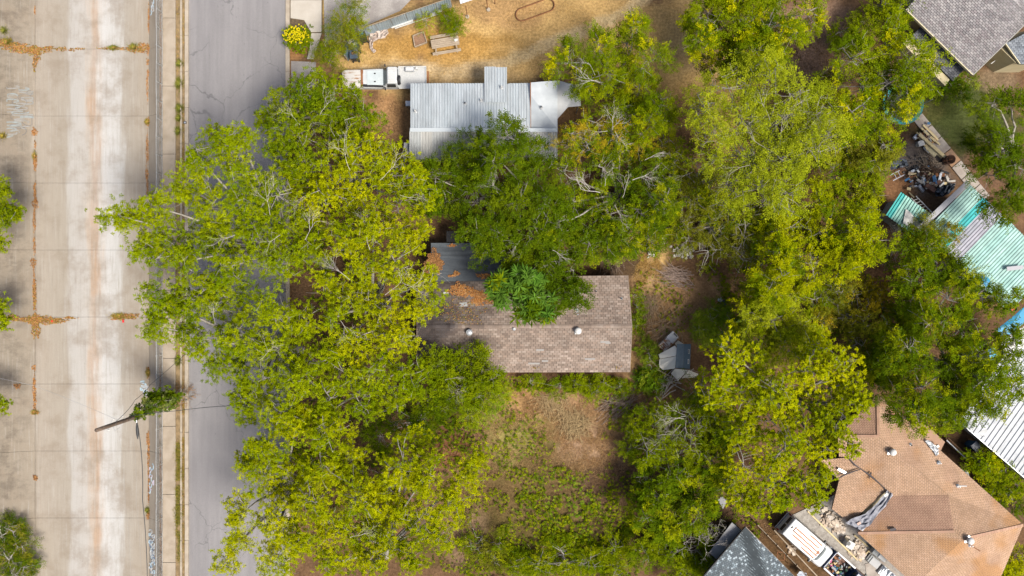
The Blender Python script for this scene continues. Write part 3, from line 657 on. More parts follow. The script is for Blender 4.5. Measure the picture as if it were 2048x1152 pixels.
# sagging lower roof with torn felt in the valley
l_ = [P(1640, 920, 2.35), P(1698, 915, 2.5), P(1772, 982, 2.5), P(1700, 1046, 2.35), P(1664, 1018, 2.3), P(1678, 960, 2.35)]
shingles(oh, [l_[4], l_[3], l_[2], l_[1], l_[5]], PALO, mo, .3, .15, 28, stain_o)
shingles(oh, [l_[0], l_[5], l_[1]], PALO, mo, .3, .15, 29, stain_o)
m_tarp_g = M('torn_felt', (.19, .19, .22), (.33, .34, .38), sc=3, rough=.7, fine=.2)
def crumple(pts, z, amp, seed, n=14):
    """a sheet filling polygon strip pts: list of (left, right) pixel pairs"""
    mb = MB(); r = random.Random(seed); rows = []
    for k in range(len(pts) * 3 - 2):
        i, f = divmod(k, 3); i2 = min(i + 1, len(pts) - 1); f /= 3
        a = [pts[i][0][q] * (1 - f) + pts[i2][0][q] * f for q in (0, 1)]; b = [pts[i][1][q] * (1 - f) + pts[i2][1][q] * f for q in (0, 1)]
        rows.append([P(a[0] + (b[0] - a[0]) * t / 6 + r.uniform(-.7, .7), a[1] + (b[1] - a[1]) * t / 6 + r.uniform(-.7, .7), z + r.uniform(0, amp)) for t in range(7)])
    vs_ = [p for r_ in rows for p in r_]; fs_ = [(i * 7 + j, i * 7 + j + 1, i * 7 + j + 8, i * 7 + j + 7) for i in range(len(rows) - 1) for j in range(6)]
    return mb.add(vs_, fs_)
crumple([((1775, 980), (1785, 988)), ((1755, 1005), (1772, 1012)), ((1730, 1028), (1752, 1034)), ((1702, 1038), (1738, 1052)), ((1690, 1046), (1722, 1060))], 2.6, .22, 1).build('torn_felt', m_tarp_g, oh)
MB().beam(P(1783, 988, 2.62), P(1722, 1060, 2.5), .3, .04).build('valley_flashing', M('lilac_flashing'), oh)
MB().box(P(1772, 990, 2.85), (.35, .22, .03), .6).build('loose_flashing', m_white, oh)
MB().box(P(1718, 1047, 2.8), (.3, .2, .03), .5).build('loose_shingle', M('pinkish', (.6, .42, .34)), oh)
m_tear = M('roof_tear', (.10, .085, .085), rough=.9)
for q in ([(1697, 916), (1710, 930), (1722, 938)], [(1676, 957), (1692, 948), (1722, 938)], [(1722, 938), (1742, 952), (1765, 972), (1780, 988)], [(1738, 958), (1742, 945)]):
    MB().tube([P(a, b, 2.62) for a, b in q], [.03 + .05 * (i % 2) for i in range(len(q))], 5).build('torn_seam', m_tear, oh)
MB().box(P(1684, 942, 2.62), (.7, .2, .03), -.5).build('loose_flashing', m_vent, oh)
hc = P(1870, 1010, 0)
pts_w = [(hc.x + (p.x - hc.x) * .78, hc.y + (p.y - hc.y) * .78) for p in (W_, Wc, Sc, Se, E_, N_)]
MB().prism(pts_w, 0, 2.1).build('wall', m_cream, oh)
for a, b in ((N_, E_), (Wc, Sc)): MB().beam(a - Vector((0, 0, .08)), b - Vector((0, 0, .08)), .04, .16).build('fascia', m_fascia, oh)
for a, b in ((N_, pA), (W_, pA), (E_, pD), (Wc, pC)):
    n_ = int((b - a).length / .3)
    for k in range(n_):
        u = a.lerp(b, k / n_); v = a.lerp(b, min(1, (k + 1.1) / n_)); MB().beam(u + Vector((0, 0, .03)), v + Vector((0, 0, .045)), .22, .02, jit(PALP[k % 3], .06)).build('hip_shingle', mo, oh)
roof_vent(oh, 1780, 902, 3.25, 'globe'); roof_vent(oh, 1934, 1078, 4.0, 'globe'); roof_vent(oh, 1820, 889, 2.85, 'black'); roof_vent(oh, 1877, 925, 2.75, 'pipe')
pl = roof_vent(oh, 1915, 972, 2.85, 'pipe'); MB().tube([P(1915, 972, 3.2), P(1933, 972, 3.2)], .05, 8).build('flue_arm', m_white, pl)
pl = roof_vent(oh, 1940, 1090, 3.85, 'pipe'); MB().tube([P(1940, 1090, 4.2), P(1960, 1102, 4.0)], .04, 8).build('flue_arm', M('rust'), pl)
crumple([((1851, 883), (1856, 880)), ((1858, 892), (1868, 888)), ((1866, 902), (1878, 900)), ((1872, 912), (1876, 910))], 2.62, .1, 4).build('roof_patch', m_vent, oh)
MB().box(P(1873, 893, 2.5), (.35, .2, .2), .5).build('meter_box', m_white, oh)
MB().box(P(1786, 1059, 3.0), (.45, .2, .02), .2).build('shingle_patch', m_tear, oh)
# flat porch on its far side
tag(MB().slab([P(1820, 841, 2.1), P(1834, 832, 2.1), P(1890, 884, 2.1), P(1880, 904, 2.1)][::-1], .12, (.46, .29, .20)).build('porch_roof', mo, oh))

# --- blue-grey mottled roof, bottom
bh = thing('blue_grey_house', 'house with mottled blue-grey shingle roof at the bottom edge beside the white van', 'house', P(1500, 1130, 0))
PALM = [(.14, .17, .19), (.16, .195, .215), (.13, .155, .175), (.18, .215, .235), (.15, .18, .205), (.17, .2, .22), (.16, .19, .21), (.14, .165, .185), (.44, .52, .57), (.27, .33, .37)]
b0, b1, b2, b3 = P(1491, 1053, 2.7), P(1640, 1205, 2.7), P(1560, 1290, 3.9), P(1400, 1160, 3.9)
shingles(bh, [b0, b1, b2, b3], PALM, m_sh, .17, .17, 31)
MB().beam(b0, b3, .07, .16).build('rake_board', m_black, bh); MB().beam(b0 - Vector((0, 0, .07)), b1 - Vector((0, 0, .07)), .05, .14).build('fascia', m_fascia, bh)
MB().prism([ins(p, (b0.x + b2.x) / 2, (b0.y + b2.y) / 2, .80) for p in (b0, b1, b2, b3)][::-1], 0, 2.2).build('wall', M('grey_wall', (.36, .36, .35), rough=.8), bh)
ls0 = [P(1464, 1045, 2.3), P(1484, 1062, 2.3), P(1440, 1125, 2.3), P(1418, 1105, 2.3)]
tag(MB().slab(ls0, .06).build('flat_porch_roof', M('felt_grey', (.30, .30, .31), (.24, .24, .25), sc=2, rough=.8), bh))
gs = thing('grey_canopy', 'small flat grey canopy roof half hidden under bushes near the bottom edge', 'canopy', P(1445, 1000, 0))
MB().slab([P(1436, 1000, 2.0), P(1444, 992, 2.0), P(1454, 1003, 2.0), P(1446, 1018, 2.0)][::-1], .05).build('canopy_sheet', M('felt_grey'), gs)
for a, b in ((1438, 1000), (1444, 994), (1452, 1003), (1446, 1015)): MB().cyl(P(a, b, 2.0) - Vector((0, 0, 2)), .04, 1.96, 6).build('post', m_vent, gs)
# ------------------------------------------------------------------ fences, pole, yard things
Z3 = Vector((0, 0, 1))
m_galv = M('galvanised_pipe', (.62, .63, .62), (.48, .48, .47), sc=5, rough=.45, metal=.4, fine=.08)
m_wood = M('weathered_wood', (.46, .37, .27), (.36, .28, .20), sc=3, rough=.9, fine=.2, fsc=30, stretch=(1, 4, 1))
m_lumber = M('new_lumber', (.78, .64, .36), (.68, .54, .29), sc=3, rough=.8, fine=.1)
m_pole = M('pole_wood', (.22, .155, .11), (.14, .10, .075), sc=4, rough=.9, fine=.25)
m_blk = M('black_plastic', (.025, .027, .03), (.04, .042, .045), sc=3, rough=.5, fine=.1)
m_rust = M('rust')
m_tealp = M('teal_plastic', (.03, .30, .32), rough=.5)
m_bluep = M('blue_plastic', (.06, .18, .36), rough=.5)

# chain link fence on the bank
fx = X(326.3); fh = 1.0; y0, y1 = Y(1250), Y(-90)
fen = thing('chain_link_fence', 'low galvanised chain link fence running along the channel bank', 'fence', (fx, 0, .05))
n_post = int((y1 - y0) / 1.5)
pp = MB().cyl((0, 0, 0), .032, fh + .06, 8).build('post', m_galv, fen, local=True)
for k in range(n_post + 1):
    o = pp if k == 0 else pp.copy()
    if k: col.objects.link(o)
    o.location = (rnd.uniform(-.01, .01), y0 + k * 1.5, 0); o.rotation_euler = (rnd.uniform(-.03, .03), rnd.uniform(-.05, .03), 0)
for nm, z in (('top_rail', fh + .05), ('bottom_rail', .12)):
    MB().tube([(fx + .02 * math.sin(k * 1.7), y0 + k * (y1 - y0) / 40, z + .05) for k in range(41)], .026, 6).build(nm, m_galv, fen)
seg = []
for k in range(int((y1 - y0) / .09)):
    y = y0 + k * .09; seg += [[(fx, y, .1), (fx, y + .9, fh + .08)], [(fx, y + .9, .1), (fx, y, fh + .08)]]
mbw = MB()
for a, b in seg:
    d = .004; mbw.add([(a[0] - d, a[1], a[2]), (a[0] + d, a[1], a[2]), (b[0] + d, b[1], b[2]), (b[0] - d, b[1], b[2])], [(0, 1, 2, 3)]); mbw.add([(a[0], a[1] - d, a[2]), (a[0], a[1] + d, a[2]), (b[0], b[1] + d, b[2]), (b[0], b[1] - d, b[2])], [(0, 1, 2, 3)])
mbw.build('chain_link', m_galv, fen, kind='stuff')

# leaning light on the kerb and litter
mk = thing('kerb_marker', 'small black drain marker box on the street kerb', 'marker', P(370, 245, .13))
MB().box(P(370, 245, .18), (.24, .2, .1)).build('box', m_blk, mk, bevel=.02); MB().box(P(370, 245, .24), (.16, .12, .02)).build('lid', m_vent, mk)
tag(MB().cyl(P(247, 645, ZC) + Vector((0, 0, .05)), .08, .24, 10, axis='Y', r2=.06).build('paper_cup', M('red_paper', (.75, .02, .03), rough=.5), label='bright red cup lying on the channel floor under the pecan', cat='cup'))
for px, py, lab in ((105, 690, 'red litter scrap in the leaf drift of the channel joint'),):
    tag(MB().box(P(105, 642, ZC) + Vector((0, 0, .05)), (.16, .1, .05), .5).build('wrapper', M('red_paper'), label=lab, cat='litter'))

# utility pole, vine, wires
pb, ptop = P(352, 806, 0), P(192, 858, 10.9)
ptop = Vector((pb.x, pb.y, 10.9))
pole = thing('utility_pole', 'tall brown wooden utility pole leaning out of the vine over the channel', 'utility pole', pb)
MB().tube([pb.lerp(ptop, k / 8) for k in range(9)], [.19 - .007 * k for k in range(9)], 12).build('shaft', m_pole, pole, smooth=True)
for z in (9.3, 8.7, 7.6): MB().tube([(pb.x - .17, pb.y - .3, z), (pb.x, pb.y, z + .02), (pb.x + .1, pb.y + .35, z)], .02, 6).build('bracket', m_galv, pole)
for z, dy in ((9.3, -.3), (8.7, .35), (7.6, .35)): MB().lathe((pb.x - .1, pb.y + dy, z - .05), [(.03, 0), (.06, .05), (.04, .09), (.06, .13), (.02, .17)], 8).build('insulator', m_white, pole)
MB().tube([(pb.x + .03, pb.y - .2, 9.0), (pb.x - .1, pb.y - .5, 8.6), (pb.x + .05, pb.y - .35, 8.2)], .012, 5).build('loose_wire', m_vent, pole)
def wire(pts, rad, label, mat=None, name='overhead_wire', sag=.3):
    mb = MB(); out = []
    for i, (a, b) in enumerate(zip(pts, pts[1:])):
        a, b = Vector(a), Vector(b); out += [a.lerp(b, k / 8) - Z3 * sag * 4 * (k / 8) * (1 - k / 8) for k in range(8 + (i == len(pts) - 2))]
    mb.tube(out, rad, 5); return tag(mb.build(name, mat or m_blk, label=label, cat='wire'))
w1 = wire([P(273, 836, 7.0), P(285, 1000, 6.9), P(294, 1260, 6.8)], .028, 'thick black cable running down the picture from the pole')
spl = thing('cable_splice', 'black cable splice sleeve hanging just below the pole', 'splice', P(274.5, 862, 6.9))
MB().tube([P(273.5, 845, 6.93), P(274, 855, 6.9), P(275, 868, 6.86), P(275.6, 878, 6.85)], [.03, .085, .095, .03], 10).build('sleeve', m_blk, spl)
MB().tube([P(273, 840, 7.0), P(273.5, 845, 6.95)], .05, 8).build('clamp', m_vent, spl)
wire([P(231, 846, 9.0), P(250, 1000, 8.8), P(262, 1260, 8.7)], .006, 'thin grey line left of the black cable below the pole', M('grey_wire', (.34, .33, .31), rough=.6))
wire([P(260, 838, 7.6), P(272, 1000, 7.4), P(282, 1260, 7.3)], .006, 'thin grey line right beside the black cable below the pole', M('grey_wire'))
wire([P(262, 832, 6.7), P(350, 822, 6.2), P(450, 812, 5.9), P(640, 800, 5.2)], .022, 'black service wire crossing the street into the pecans')
wire([P(232, 843, 9.0), P(270, 800, 8.6), P(300, 770, 8.2), P(420, 660, 7.4)], .016, 'dark wire slanting up from the pole into the pecan crown')
wire([P(-60, 745, 7.4), P(70, 772, 7.2), P(231, 838, 8.9)], .008, 'thin pale wire crossing the left bank to the pole', m_galv, sag=.1)

# sheet metal fence at the top
m_sheet = M('fence_sheet', (.40, .49, .54), (.33, .41, .46), sc=1.3, rough=.5, metal=.2, fine=.08)
sf = thing('sheet_metal_fence', 'blue-grey sheet metal fence slanting across the top yard', 'fence', P(800, 55, 0))
fa_, fb_ = P(699, 83, 0), P(904, 13, 0)
for k in range(7):
    a, b = fa_.lerp(fb_, k / 7 + .002), fa_.lerp(fb_, (k + 1) / 7 - .002); h = 1.6 + rnd.uniform(-.08, .08); mb = MB(); n_ = 14
    off = (b - a).normalized().cross(Z3)
    vs_ = []
    for j in range(n_ + 1):
        p = a.lerp(b, j / n_) + off * (.02 * (j % 2) + rnd.uniform(-.006, .006)); vs_ += [p + off * .05, p + Z3 * h + off * rnd.uniform(-.02, .03)]
    mb.add(vs_, [(2 * j, 2 * j + 2, 2 * j + 3, 2 * j + 1) for j in range(n_)]); mb.build('fence_sheet', m_sheet, sf)
for k in range(8): p = fa_.lerp(fb_, k / 7); MB().beam(p - Vector((.03, -.05, 0)), p + Vector((-.03, .05, 1.55)), .08, .08).build('post', m_wood, sf)
MB().beam(fa_ + Z3 * 1.57 + Vector((0, .04, 0)), fb_ + Z3 * 1.57 + Vector((0, .04, 0)), .05, .09).build('rail', m_wood, sf)
s2f = thing('sheet_metal_fence', 'short dark teal sheet fence turning down behind the rubbish bins', 'fence', P(700, 105, 0))
for k in range(2):
    a, b = P(704, 92 + 16 * k, 0), P(699 - 2 * k, 107 + 16 * k, 0)
    mb = MB(); vs_ = []
    for j in range(9): p = a.lerp(b, j / 8) + Vector((.02 * (j % 2), 0, 0)); vs_ += [p, p + Z3 * 1.5 + Vector((-.05, 0, 0))]
    mb.add(vs_, [(2 * j, 2 * j + 2, 2 * j + 3, 2 * j + 1) for j in range(8)]); mb.build('fence_sheet', M('teal_sheet', (.16, .24, .28), (.12, .18, .21), sc=2, rough=.55, metal=.2), s2f)
for k in range(3): MB().beam(P(703 - 3 * k, 92 + 15 * k, 0), P(703 - 3 * k, 92 + 15 * k, 0) + Z3 * 1.4, .07, .07).build('post', m_wood, s2f)
tag(MB().beam(P(650, 104, .15), P(697, 108, .2), .12, .12).build('fallen_rail', m_wood, label='grey fallen rail lying left of the teal sheet fence', cat='rail'))
for (a, b, w, mt, lab) in (((783, 55), (826, 41), .16, m_white, 'white board against the sheet fence, nearest the tarpaulin'), ((860, 30), (883, 21), .2, m_white, 'short white board against the right end of the sheet fence'), ((790, 57), (880, 27), .07, m_white, 'long thin white pipe along the foot of the sheet fence'), ((800, 41), (842, 28), .22, M('pale_cyan', (.42, .62, .66), rough=.5), 'pale turquoise panel leaning on the sheet fence')):
    tag(MB().beam(P(*a, .12), P(*b, .16 if mt is m_white else .35), w, .08).build('board', mt, label=lab, cat='board'))

def bin_(px, py, rz, mat, label, lidm, extra=None):
    b = thing('wheelie_bin', label, 'bin', P(px, py, 0), rz)
    MB().box((0, 0, .52), (.52, .56, .95), tap=1.22).build('body', mat, b, local=True, bevel=.03)
    MB().box((0, .02, 1.03), (.68, .74, .06)).build('lid', lidm, b, local=True, bevel=.025)
    MB().tube([(-.28, -.4, .95), (-.28, -.46, .98), (.28, -.46, .98), (.28, -.4, .95)], .02, 6).build('handle', m_blk, b, local=True)
    for s in (-1, 1): MB().cyl((s * .24 - .04, -.27, .12), .12, .08, 12, axis='X').build('wheel', m_black, b, local=True)
    if extra: MB().box((.02, .08, 1.1), (.34, .18, .12), .3).build('lid_load', extra, b, local=True)
    return b
m_gbin = M('bin_green', (.035, .075, .08), rough=.5)
bin_(729, 80, .35, m_blk, 'dark bin with a bright blue bundle on its lid by the fence corner', m_blk, M('sky_blue', (.06, .30, .50), rough=.6))
bin_(715, 99, .15, m_gbin, 'dark green bin in the middle of the fence corner row', m_gbin, m_vent)
bin_(713, 117, .05, m_blk, 'slate blue-black bin with a red scrap, nearest the truck', M('slate_plastic', (.07, .10, .14), rough=.5), M('brown_metal', (.20, .10, .07), (.14, .07, .05), sc=4, rough=.8))
crump = lambda pts, z, amp, sd_, nm, mt, lab, cat: tag(crumple(pts, z, amp, sd_).build(nm, mt, label=lab, cat=cat))
m_tarp = M('dirty_tarp', (.66, .56, .50), (.52, .42, .36), sc=2.5, rough=.8, fine=.1)
crump([((737, 66), (740, 92)), ((747, 62), (746, 84)), ((756, 60), (757, 78)), ((766, 57), (770, 75)), ((775, 58), (777, 66))], .05, .35, 3, 'tarpaulin', m_tarp, 'crumpled pinkish white tarpaulin lying below the sheet fence', 'tarpaulin')
crump([((740, 84), (746, 84)), ((739, 94), (745, 93)), ((742, 101), (747, 97)), ((748, 106), (753, 102))], .05, .2, 5, 'cloth', m_tarp, 'twisted tail of dirty cloth on the grass beside the bins', 'cloth')

# picnic table
pt = thing('picnic_table', 'weathered wooden picnic table with two benches on the golden grass', 'table', P(892, 91, 0), R(9.5))
for k in range(5): MB().box((0, -.30 + .15 * k, .74), (2.3 + rnd.uniform(-.03, .03), .138, .04)).build('top_plank', m_wood, pt, local=True, bevel=.006)
for s in (-1, 1):
    for k in range(2): MB().box((0, s * (.68 + .125 * k) - s * .05, .44), (2.36, .115, .04)).build('bench_plank', m_wood, pt, local=True, bevel=.006)
    for x in (-.85, .85):
        MB().beam((x, s * .2, .72), (x, s * .72, 0), .09, .05).build('leg', m_wood, pt, local=True)
for x in (-.9, .9): MB().beam((x, -.8, .40), (x, .8, .40), .05, .09).build('cross_beam', m_wood, pt, local=True); MB().beam((x, -.35, .70), (x, .35, .70), .05, .06).build('top_batten', m_wood, pt, local=True)
tag(MB().box(P(912, 80, .82), (.28, .2, .06), .3).build('paper_box', m_white, label='white paper on the corner of the picnic table', cat='paper'))
# raised bed frame
rb = thing('planter_frame', 'square timber frame filled with mulch left of the picnic table', 'planter', P(840, 79, 0))
pc_ = [P(826, 72, .15), P(847, 64, .15), P(854, 85, .15), P(830, 94, .15)]
for a, b in zip(pc_, pc_[1:] + pc_[:1]): MB().beam(a, b, .07, .2).build('frame_board', m_wood, rb)
MB().slab([p.lerp(P(840, 79, .1), .06) - Z3 * .04 for p in pc_][::-1], .05).build('mulch', M('mulch', (.34, .20, .12), (.22, .13, .08), sc=14, rough=.95, fine=.4), rb)
# oval ring and awning at the top
ring = []
ca, cb_ = P(1044, 29, .12), P(1096, 10, .12); dv = (cb_ - ca).normalized(); nv = Vector((-dv.y, dv.x, 0)); r_ = .52
for k in range(13): a = math.pi / 2 + math.pi * k / 12; ring.append(ca + (dv * math.cos(a) + nv * math.sin(a)) * r_)
for k in range(13): a = -math.pi / 2 + math.pi * k / 12; ring.append(cb_ + (dv * math.cos(a) + nv * math.sin(a)) * r_)
orr = thing('oval_trough_ring', 'rusty oval steel ring lying on the dry grass at the top', 'ring', P(1070, 20, 0))
MB().tube(ring + ring[:2], .05, 6).build('rim', m_rust, orr)
mbr = MB(); rr = ring + ring[:1]; mbr.add([p - Z3 * .1 for p in rr] + [p + Z3 * .08 for p in rr], [(i, i + 1, i + 1 + len(rr), i + len(rr)) for i in range(len(rr) - 1)]); mbr.build('band', m_rust, orr)
aw = thing('awning', 'white metal awning cut by the top edge above the picnic table', 'awning', P(945, -10, 0))
sheets(aw, P(921, 8, 2.3), P(962, -6, 2.3), P(950, -50, 2.6), P(910, -38, 2.6), 3, m_tin, .3, .03, [(.66, .68, .70)], 'awning_sheet')
for a, b, h in ((935, 34, 2.2), (975, 18, 2.2), (990, 8, 2.2)):
    p = P(a, b, 0); MB().cyl(p, .035, h, 8).build('post', m_rust, aw)
for a, b in ((935, 34), (977, 20)): MB().cyl(P(a, b, 0), .16, .12, 14).build('footing', m_conc, aw)

# stones, brush
m_stone = M('pale_stone', attr=True, rough=.9, fine=.2)
def rocks(label, px, py, rx, ry, n, size, colr, seed, name='stone_pile', part='stone', zmax=.3, cat='stones', angle=0):
    r = random.Random(seed); t = thing(name, label, cat, P(px, py, 0)); mb = MB()
    for k in range(n):
        u, v = max(-1.6, min(1.6, r.gauss(0, .5))), max(-1.6, min(1.6, r.gauss(0, .5))); ca_, sa_ = math.cos(R(angle)), math.sin(R(angle))
        c = P(px + u * rx * ca_ - v * ry * sa_, py + u * rx * sa_ + v * ry * ca_, 0) + Z3 * max(.03, zmax * (1 - math.hypot(u, v) * .9) + r.uniform(0, .05)); s = size * r.uniform(.5, 1.3)
        a = r.uniform(0, 6.3); pts = [c + Matrix.Rotation(a, 3, 'Z') @ Vector((s * x * r.uniform(.7, 1.1), s * y * r.uniform(.6, 1), s * z * r.uniform(.3, .7))) for x, y, z in ((-.5, -.5, -.4), (.5, -.5, -.4), (.5, .5, -.4), (-.5, .5, -.4), (-.4, -.35, .5), (.35, -.4, .5), (.4, .3, .5), (-.3, .4, .5))]
        mb.add(pts, [(3, 2, 1, 0), (4, 5, 6, 7), (0, 1, 5, 4), (1, 2, 6, 5), (2, 3, 7, 6), (3, 0, 4, 7)], jit(r.choice(colr), .15, r))
    mb.build(part, m_stone, t, kind='stuff'); return t
PS = [(.62, .58, .52), (.50, .46, .41), (.70, .66, .60), (.42, .38, .33)]
rocks('scattered heap of pale stones right of the dry grass clump', 1367, 502, 22, 13, 70, .26, PS, 1)
rocks('small cluster of pale stones at the top of the dry grass clump', 1302, 507, 14, 9, 22, .24, PS, 2)
rocks('few pale stones under the shrubs above the dry grass clump', 1326, 478, 6, 8, 9, .26, PS, 3)
PR = [(.62, .51, .40), (.55, .43, .33), (.70, .60, .49), (.45, .36, .28), (.66, .58, .50)]
rocks('heap of broken tan slabs under the sagging eave of the orange-brown roof', 1664, 1042, 30, 13, 130, .42, PR, 4, 'rubble_heap', 'slab', .35, 'rubble', 40)
rocks('lower heap of broken tan slabs beside the drums', 1716, 1098, 20, 14, 80, .40, PR, 5, 'rubble_heap', 'slab', .3, 'rubble', 60)
rocks('scatter of pale bricks along the fence left of the white van', 1580, 1098, 16, 8, 14, .3, PR, 6, 'brick_scatter', 'brick', .06, 'bricks', 45)
def brush(label, px, py, L, n, seed, mat, ang=None, spread=.6, name='brush_pile', zmax=.5, rad=.02):
    r = random.Random(seed); t = thing(name, label, 'branches', P(px, py, 0)); mb = MB()
    for k in range(n):
        a = (R(ang) if ang is not None else 0) + (r.gauss(0, spread) if ang is not None else r.uniform(0, 6.3)); l = L / S * r.uniform(.4, 1)
        o = P(px + r.gauss(0, L * .18), py + r.gauss(0, L * .14), 0) + Z3 * r.uniform(.05, zmax); d = Vector((math.cos(a), math.sin(a), r.uniform(-.1, .1)))
        pts = [o - d * l / 2]
        for j in range(4): d = (d + Vector((r.gauss(0, .1), r.gauss(0, .1), 0))).normalized(); q = pts[-1] + d * l / 4; q.z = max(.03, q.z); pts.append(q)
        mb.tube(pts, [rad * x for x in (1.3, 1.1, .9, .7, .4)], 4)
    mb.build('branch', mat, t, kind='stuff'); return t
brush('pile of cut grey brush on the dry ground right of the house', 1345, 553, 60, 90, 1, M('cut_brush', (.44, .33, .27), (.34, .24, .19), sc=5, rough=.9), 160, .35)
brush('loose fallen sticks on the brown ground above the collapsed shed', 1335, 650, 90, 45, 2, M('straw_stick', (.46, .33, .20), (.36, .25, .15), sc=5, rough=.9), 60, .8, 'fallen_sticks', .15)
brush('matted dead stalks beside the right gable of the brown house', 1298, 610, 60, 110, 3, M('straw_stick'), 75, .6, 'dead_stalks', .3, .013)
brush('fallen grey branches tangled below the collapsed shed', 1325, 765, 75, 26, 4, M('bleached_twig', (.60, .55, .49), (.46, .41, .36), sc=5, rough=.85, fine=.15), 215, .5, 'fallen_branches', .5, .03)
brush('dark brush behind the upper eave of the brown house', 1225, 525, 55, 40, 5, M('dark_brush', (.20, .14, .10), rough=.9), 100, .7, 'dry_brush', .7)
brush('dead stalks below the lower eave toward the shed', 1240, 805, 80, 60, 6, M('grey_stick', (.34, .26, .20), (.26, .19, .14), sc=5, rough=.9), 30, .4, 'dead_stalks', .3, .02)
brush('bleached straw stalks in the middle of the weedy lot', 1150, 845, 70, 160, 7, M('gold_stick', (.52, .38, .19), (.42, .29, .14), sc=5, rough=.9), 60, .9, 'dead_stalks', .35, .014)
brush('flattened straw stalks in the upper part of the weedy lot', 1105, 800, 70, 120, 8, M('gold_stick'), 100, .8, 'dead_stalks', .3, .013)

# collapsed shed
cs = thing('collapsed_shed', 'collapsed plastic garden shed with dark blue roof panel in the back yard', 'shed', P(1352, 715, 0))
m_panel = M('shed_panel', (.95, .91, .80), (.88, .83, .73), sc=2, rough=.6, fine=.06); m_navy = M('navy_panel', (.055, .095, .135), (.075, .115, .155), sc=2, rough=.45, fine=.08)
def sp(pts, mat, nm, th=.05): return MB().slab([P(a, b, z) for a, b, z in pts][::-1], th).build(nm, mat, cs, bevel=.01)
sp([(1354, 688, 2.0), (1368, 688, 1.85), (1367, 737, 1.85), (1351, 736, 2.0)], m_navy, 'roof_panel'); rp = sp([(1368.3, 688, 1.84), (1382, 688, 1.5), (1380, 738, 1.5), (1367.3, 737, 1.84)], m_navy, 'roof_panel')
sp([(1317, 709, .7), (1350, 691, 1.7), (1354, 697, 1.9), (1352, 711.6, 1.9), (1320, 717.5, .7)], m_panel, 'wall_panel'); sp([(1319, 718.4, .6), (1352.6, 712.4, 1.85), (1350, 737, 1.85), (1326, 740, .7), (1318, 733, .6)], m_panel, 'wall_panel')
sp([(1342, 747, .5), (1350, 737.4, 1.2), (1376, 740, 1.3), (1356, 762, .3)], m_panel, 'wall_panel'); sp([(1364, 756, .3), (1377.5, 740, 1.2), (1397, 748, .8), (1391, 755, .3)], m_panel, 'wall_panel'); sp([(1350, 687, 1.2), (1356, 681, .5), (1366, 687, .8), (1354, 694, 1.4)], m_panel, 'wall_panel')
for a, b in ((1377.5, 703), (1376.5, 723)):
    v = MB().box(P(a, b, 1.68), (.14, .34, .05), 0, 0, .5).build('vent_frame', m_white, cs); MB().box(P(a, b, 1.72), (.08, .26, .03), 0, 0, .5).build('vent_hole', m_black, v)
fr = thing('junk_fridge', 'rusty white appliance lying on its back above the collapsed shed', 'appliance', P(1336, 683, 0))
m_rustw = M('rusty_white', (.62, .58, .52), (.36, .17, .08), sc=5, rough=.7, lo=.48, hi=.56)
ang_ = math.atan2(27, 29); MB().box(P(1336, 683, .3), (1.65, .72, .5), ang_).build('cabinet', m_rustw, fr, bevel=.03); MB().box(P(1345, 674, .58), (.75, .7, .06), ang_).build('door', m_white, fr, bevel=.02); MB().box(P(1351, 670, .63), (.08, .4, .04), ang_).build('handle', m_blk, fr)
for k in range(5): MB().box(P(1322 + k * 2.6, 697 - k * 2.6, .58), (.05, .5, .05), ang_).build('shelf_bar', m_rust, fr)
for (a, b, r_, mt, lab) in ((1305, 712, .2, m_white, 'white bucket left of the collapsed shed'), (1296, 719, .22, m_white, 'pale tub farthest left of the collapsed shed'), (1312.5, 717, .17, M('terracotta', (.45, .24, .15), rough=.8), 'terracotta pot at the corner of the collapsed shed'), (1296, 734, .24, M('grey_pot', (.45, .42, .38), rough=.8), 'grey broken pot below the pale tub')):
    t = thing('pot', lab, 'pot', P(a, b, 0)); MB().lathe(P(a, b, 0), [(r_ * .75, 0), (r_, .26), (r_ * 1.1, .28), (r_ * .95, .29), (r_ * .85, .12), (.02, .11)], 14).build('body', mt, t, smooth=True); MB().lathe(P(a, b, .1), [(r_ * .8, 0), (r_ * .8, .05)], 10).build('soil', m_joint, t)
for (p, q, lab) in (((1300, 720), (1319, 738), 'straight pale stick leaning by the left panel of the collapsed shed'), ((1313, 738), (1360, 765), 'thick grey fallen log below the left panel of the collapsed shed')):
    tag(MB().tube([P(*p, .3), P((p[0] + q[0]) / 2, (p[1] + q[1]) / 2 - 1, .35), P(*q, .2)], [.07, .06, .05], 7).build('log', m_wood, label=lab, cat='log'))
jb = thing('junk_bags', 'heap of blue and black rubbish bags under the green tree', 'rubbish', P(1445, 607, 0))
for k, (a, b, s_, mt) in enumerate(((1440, 600, .35, m_vent), (1446, 606, .4, M('navy_bag', (.05, .07, .12), rough=.4)), (1443, 612, .3, m_blk), (1454, 624, .38, m_blk), (1471, 642, .35, m_tealp))):
    mb = MB(); r = random.Random(k); prof = [(s_ * x * .6, z * s_) for x, z in ((.5, 0), (1, .2), (1.05, .45), (.7, .75), (.2, .9))]; mb.lathe(P(a, b, 0), prof, 9)
    mb.v = [(x + r.uniform(-.06, .06), y + r.uniform(-.06, .06), z) for x, y, z in mb.v]; mb.build('bag', mt, jb)
tag(MB().beam(P(1480, 606, .2), P(1492, 620, .3), .1, .1).build('post_stub', m_rust, label='rusty post stub beside the rubbish bags', cat='post'))

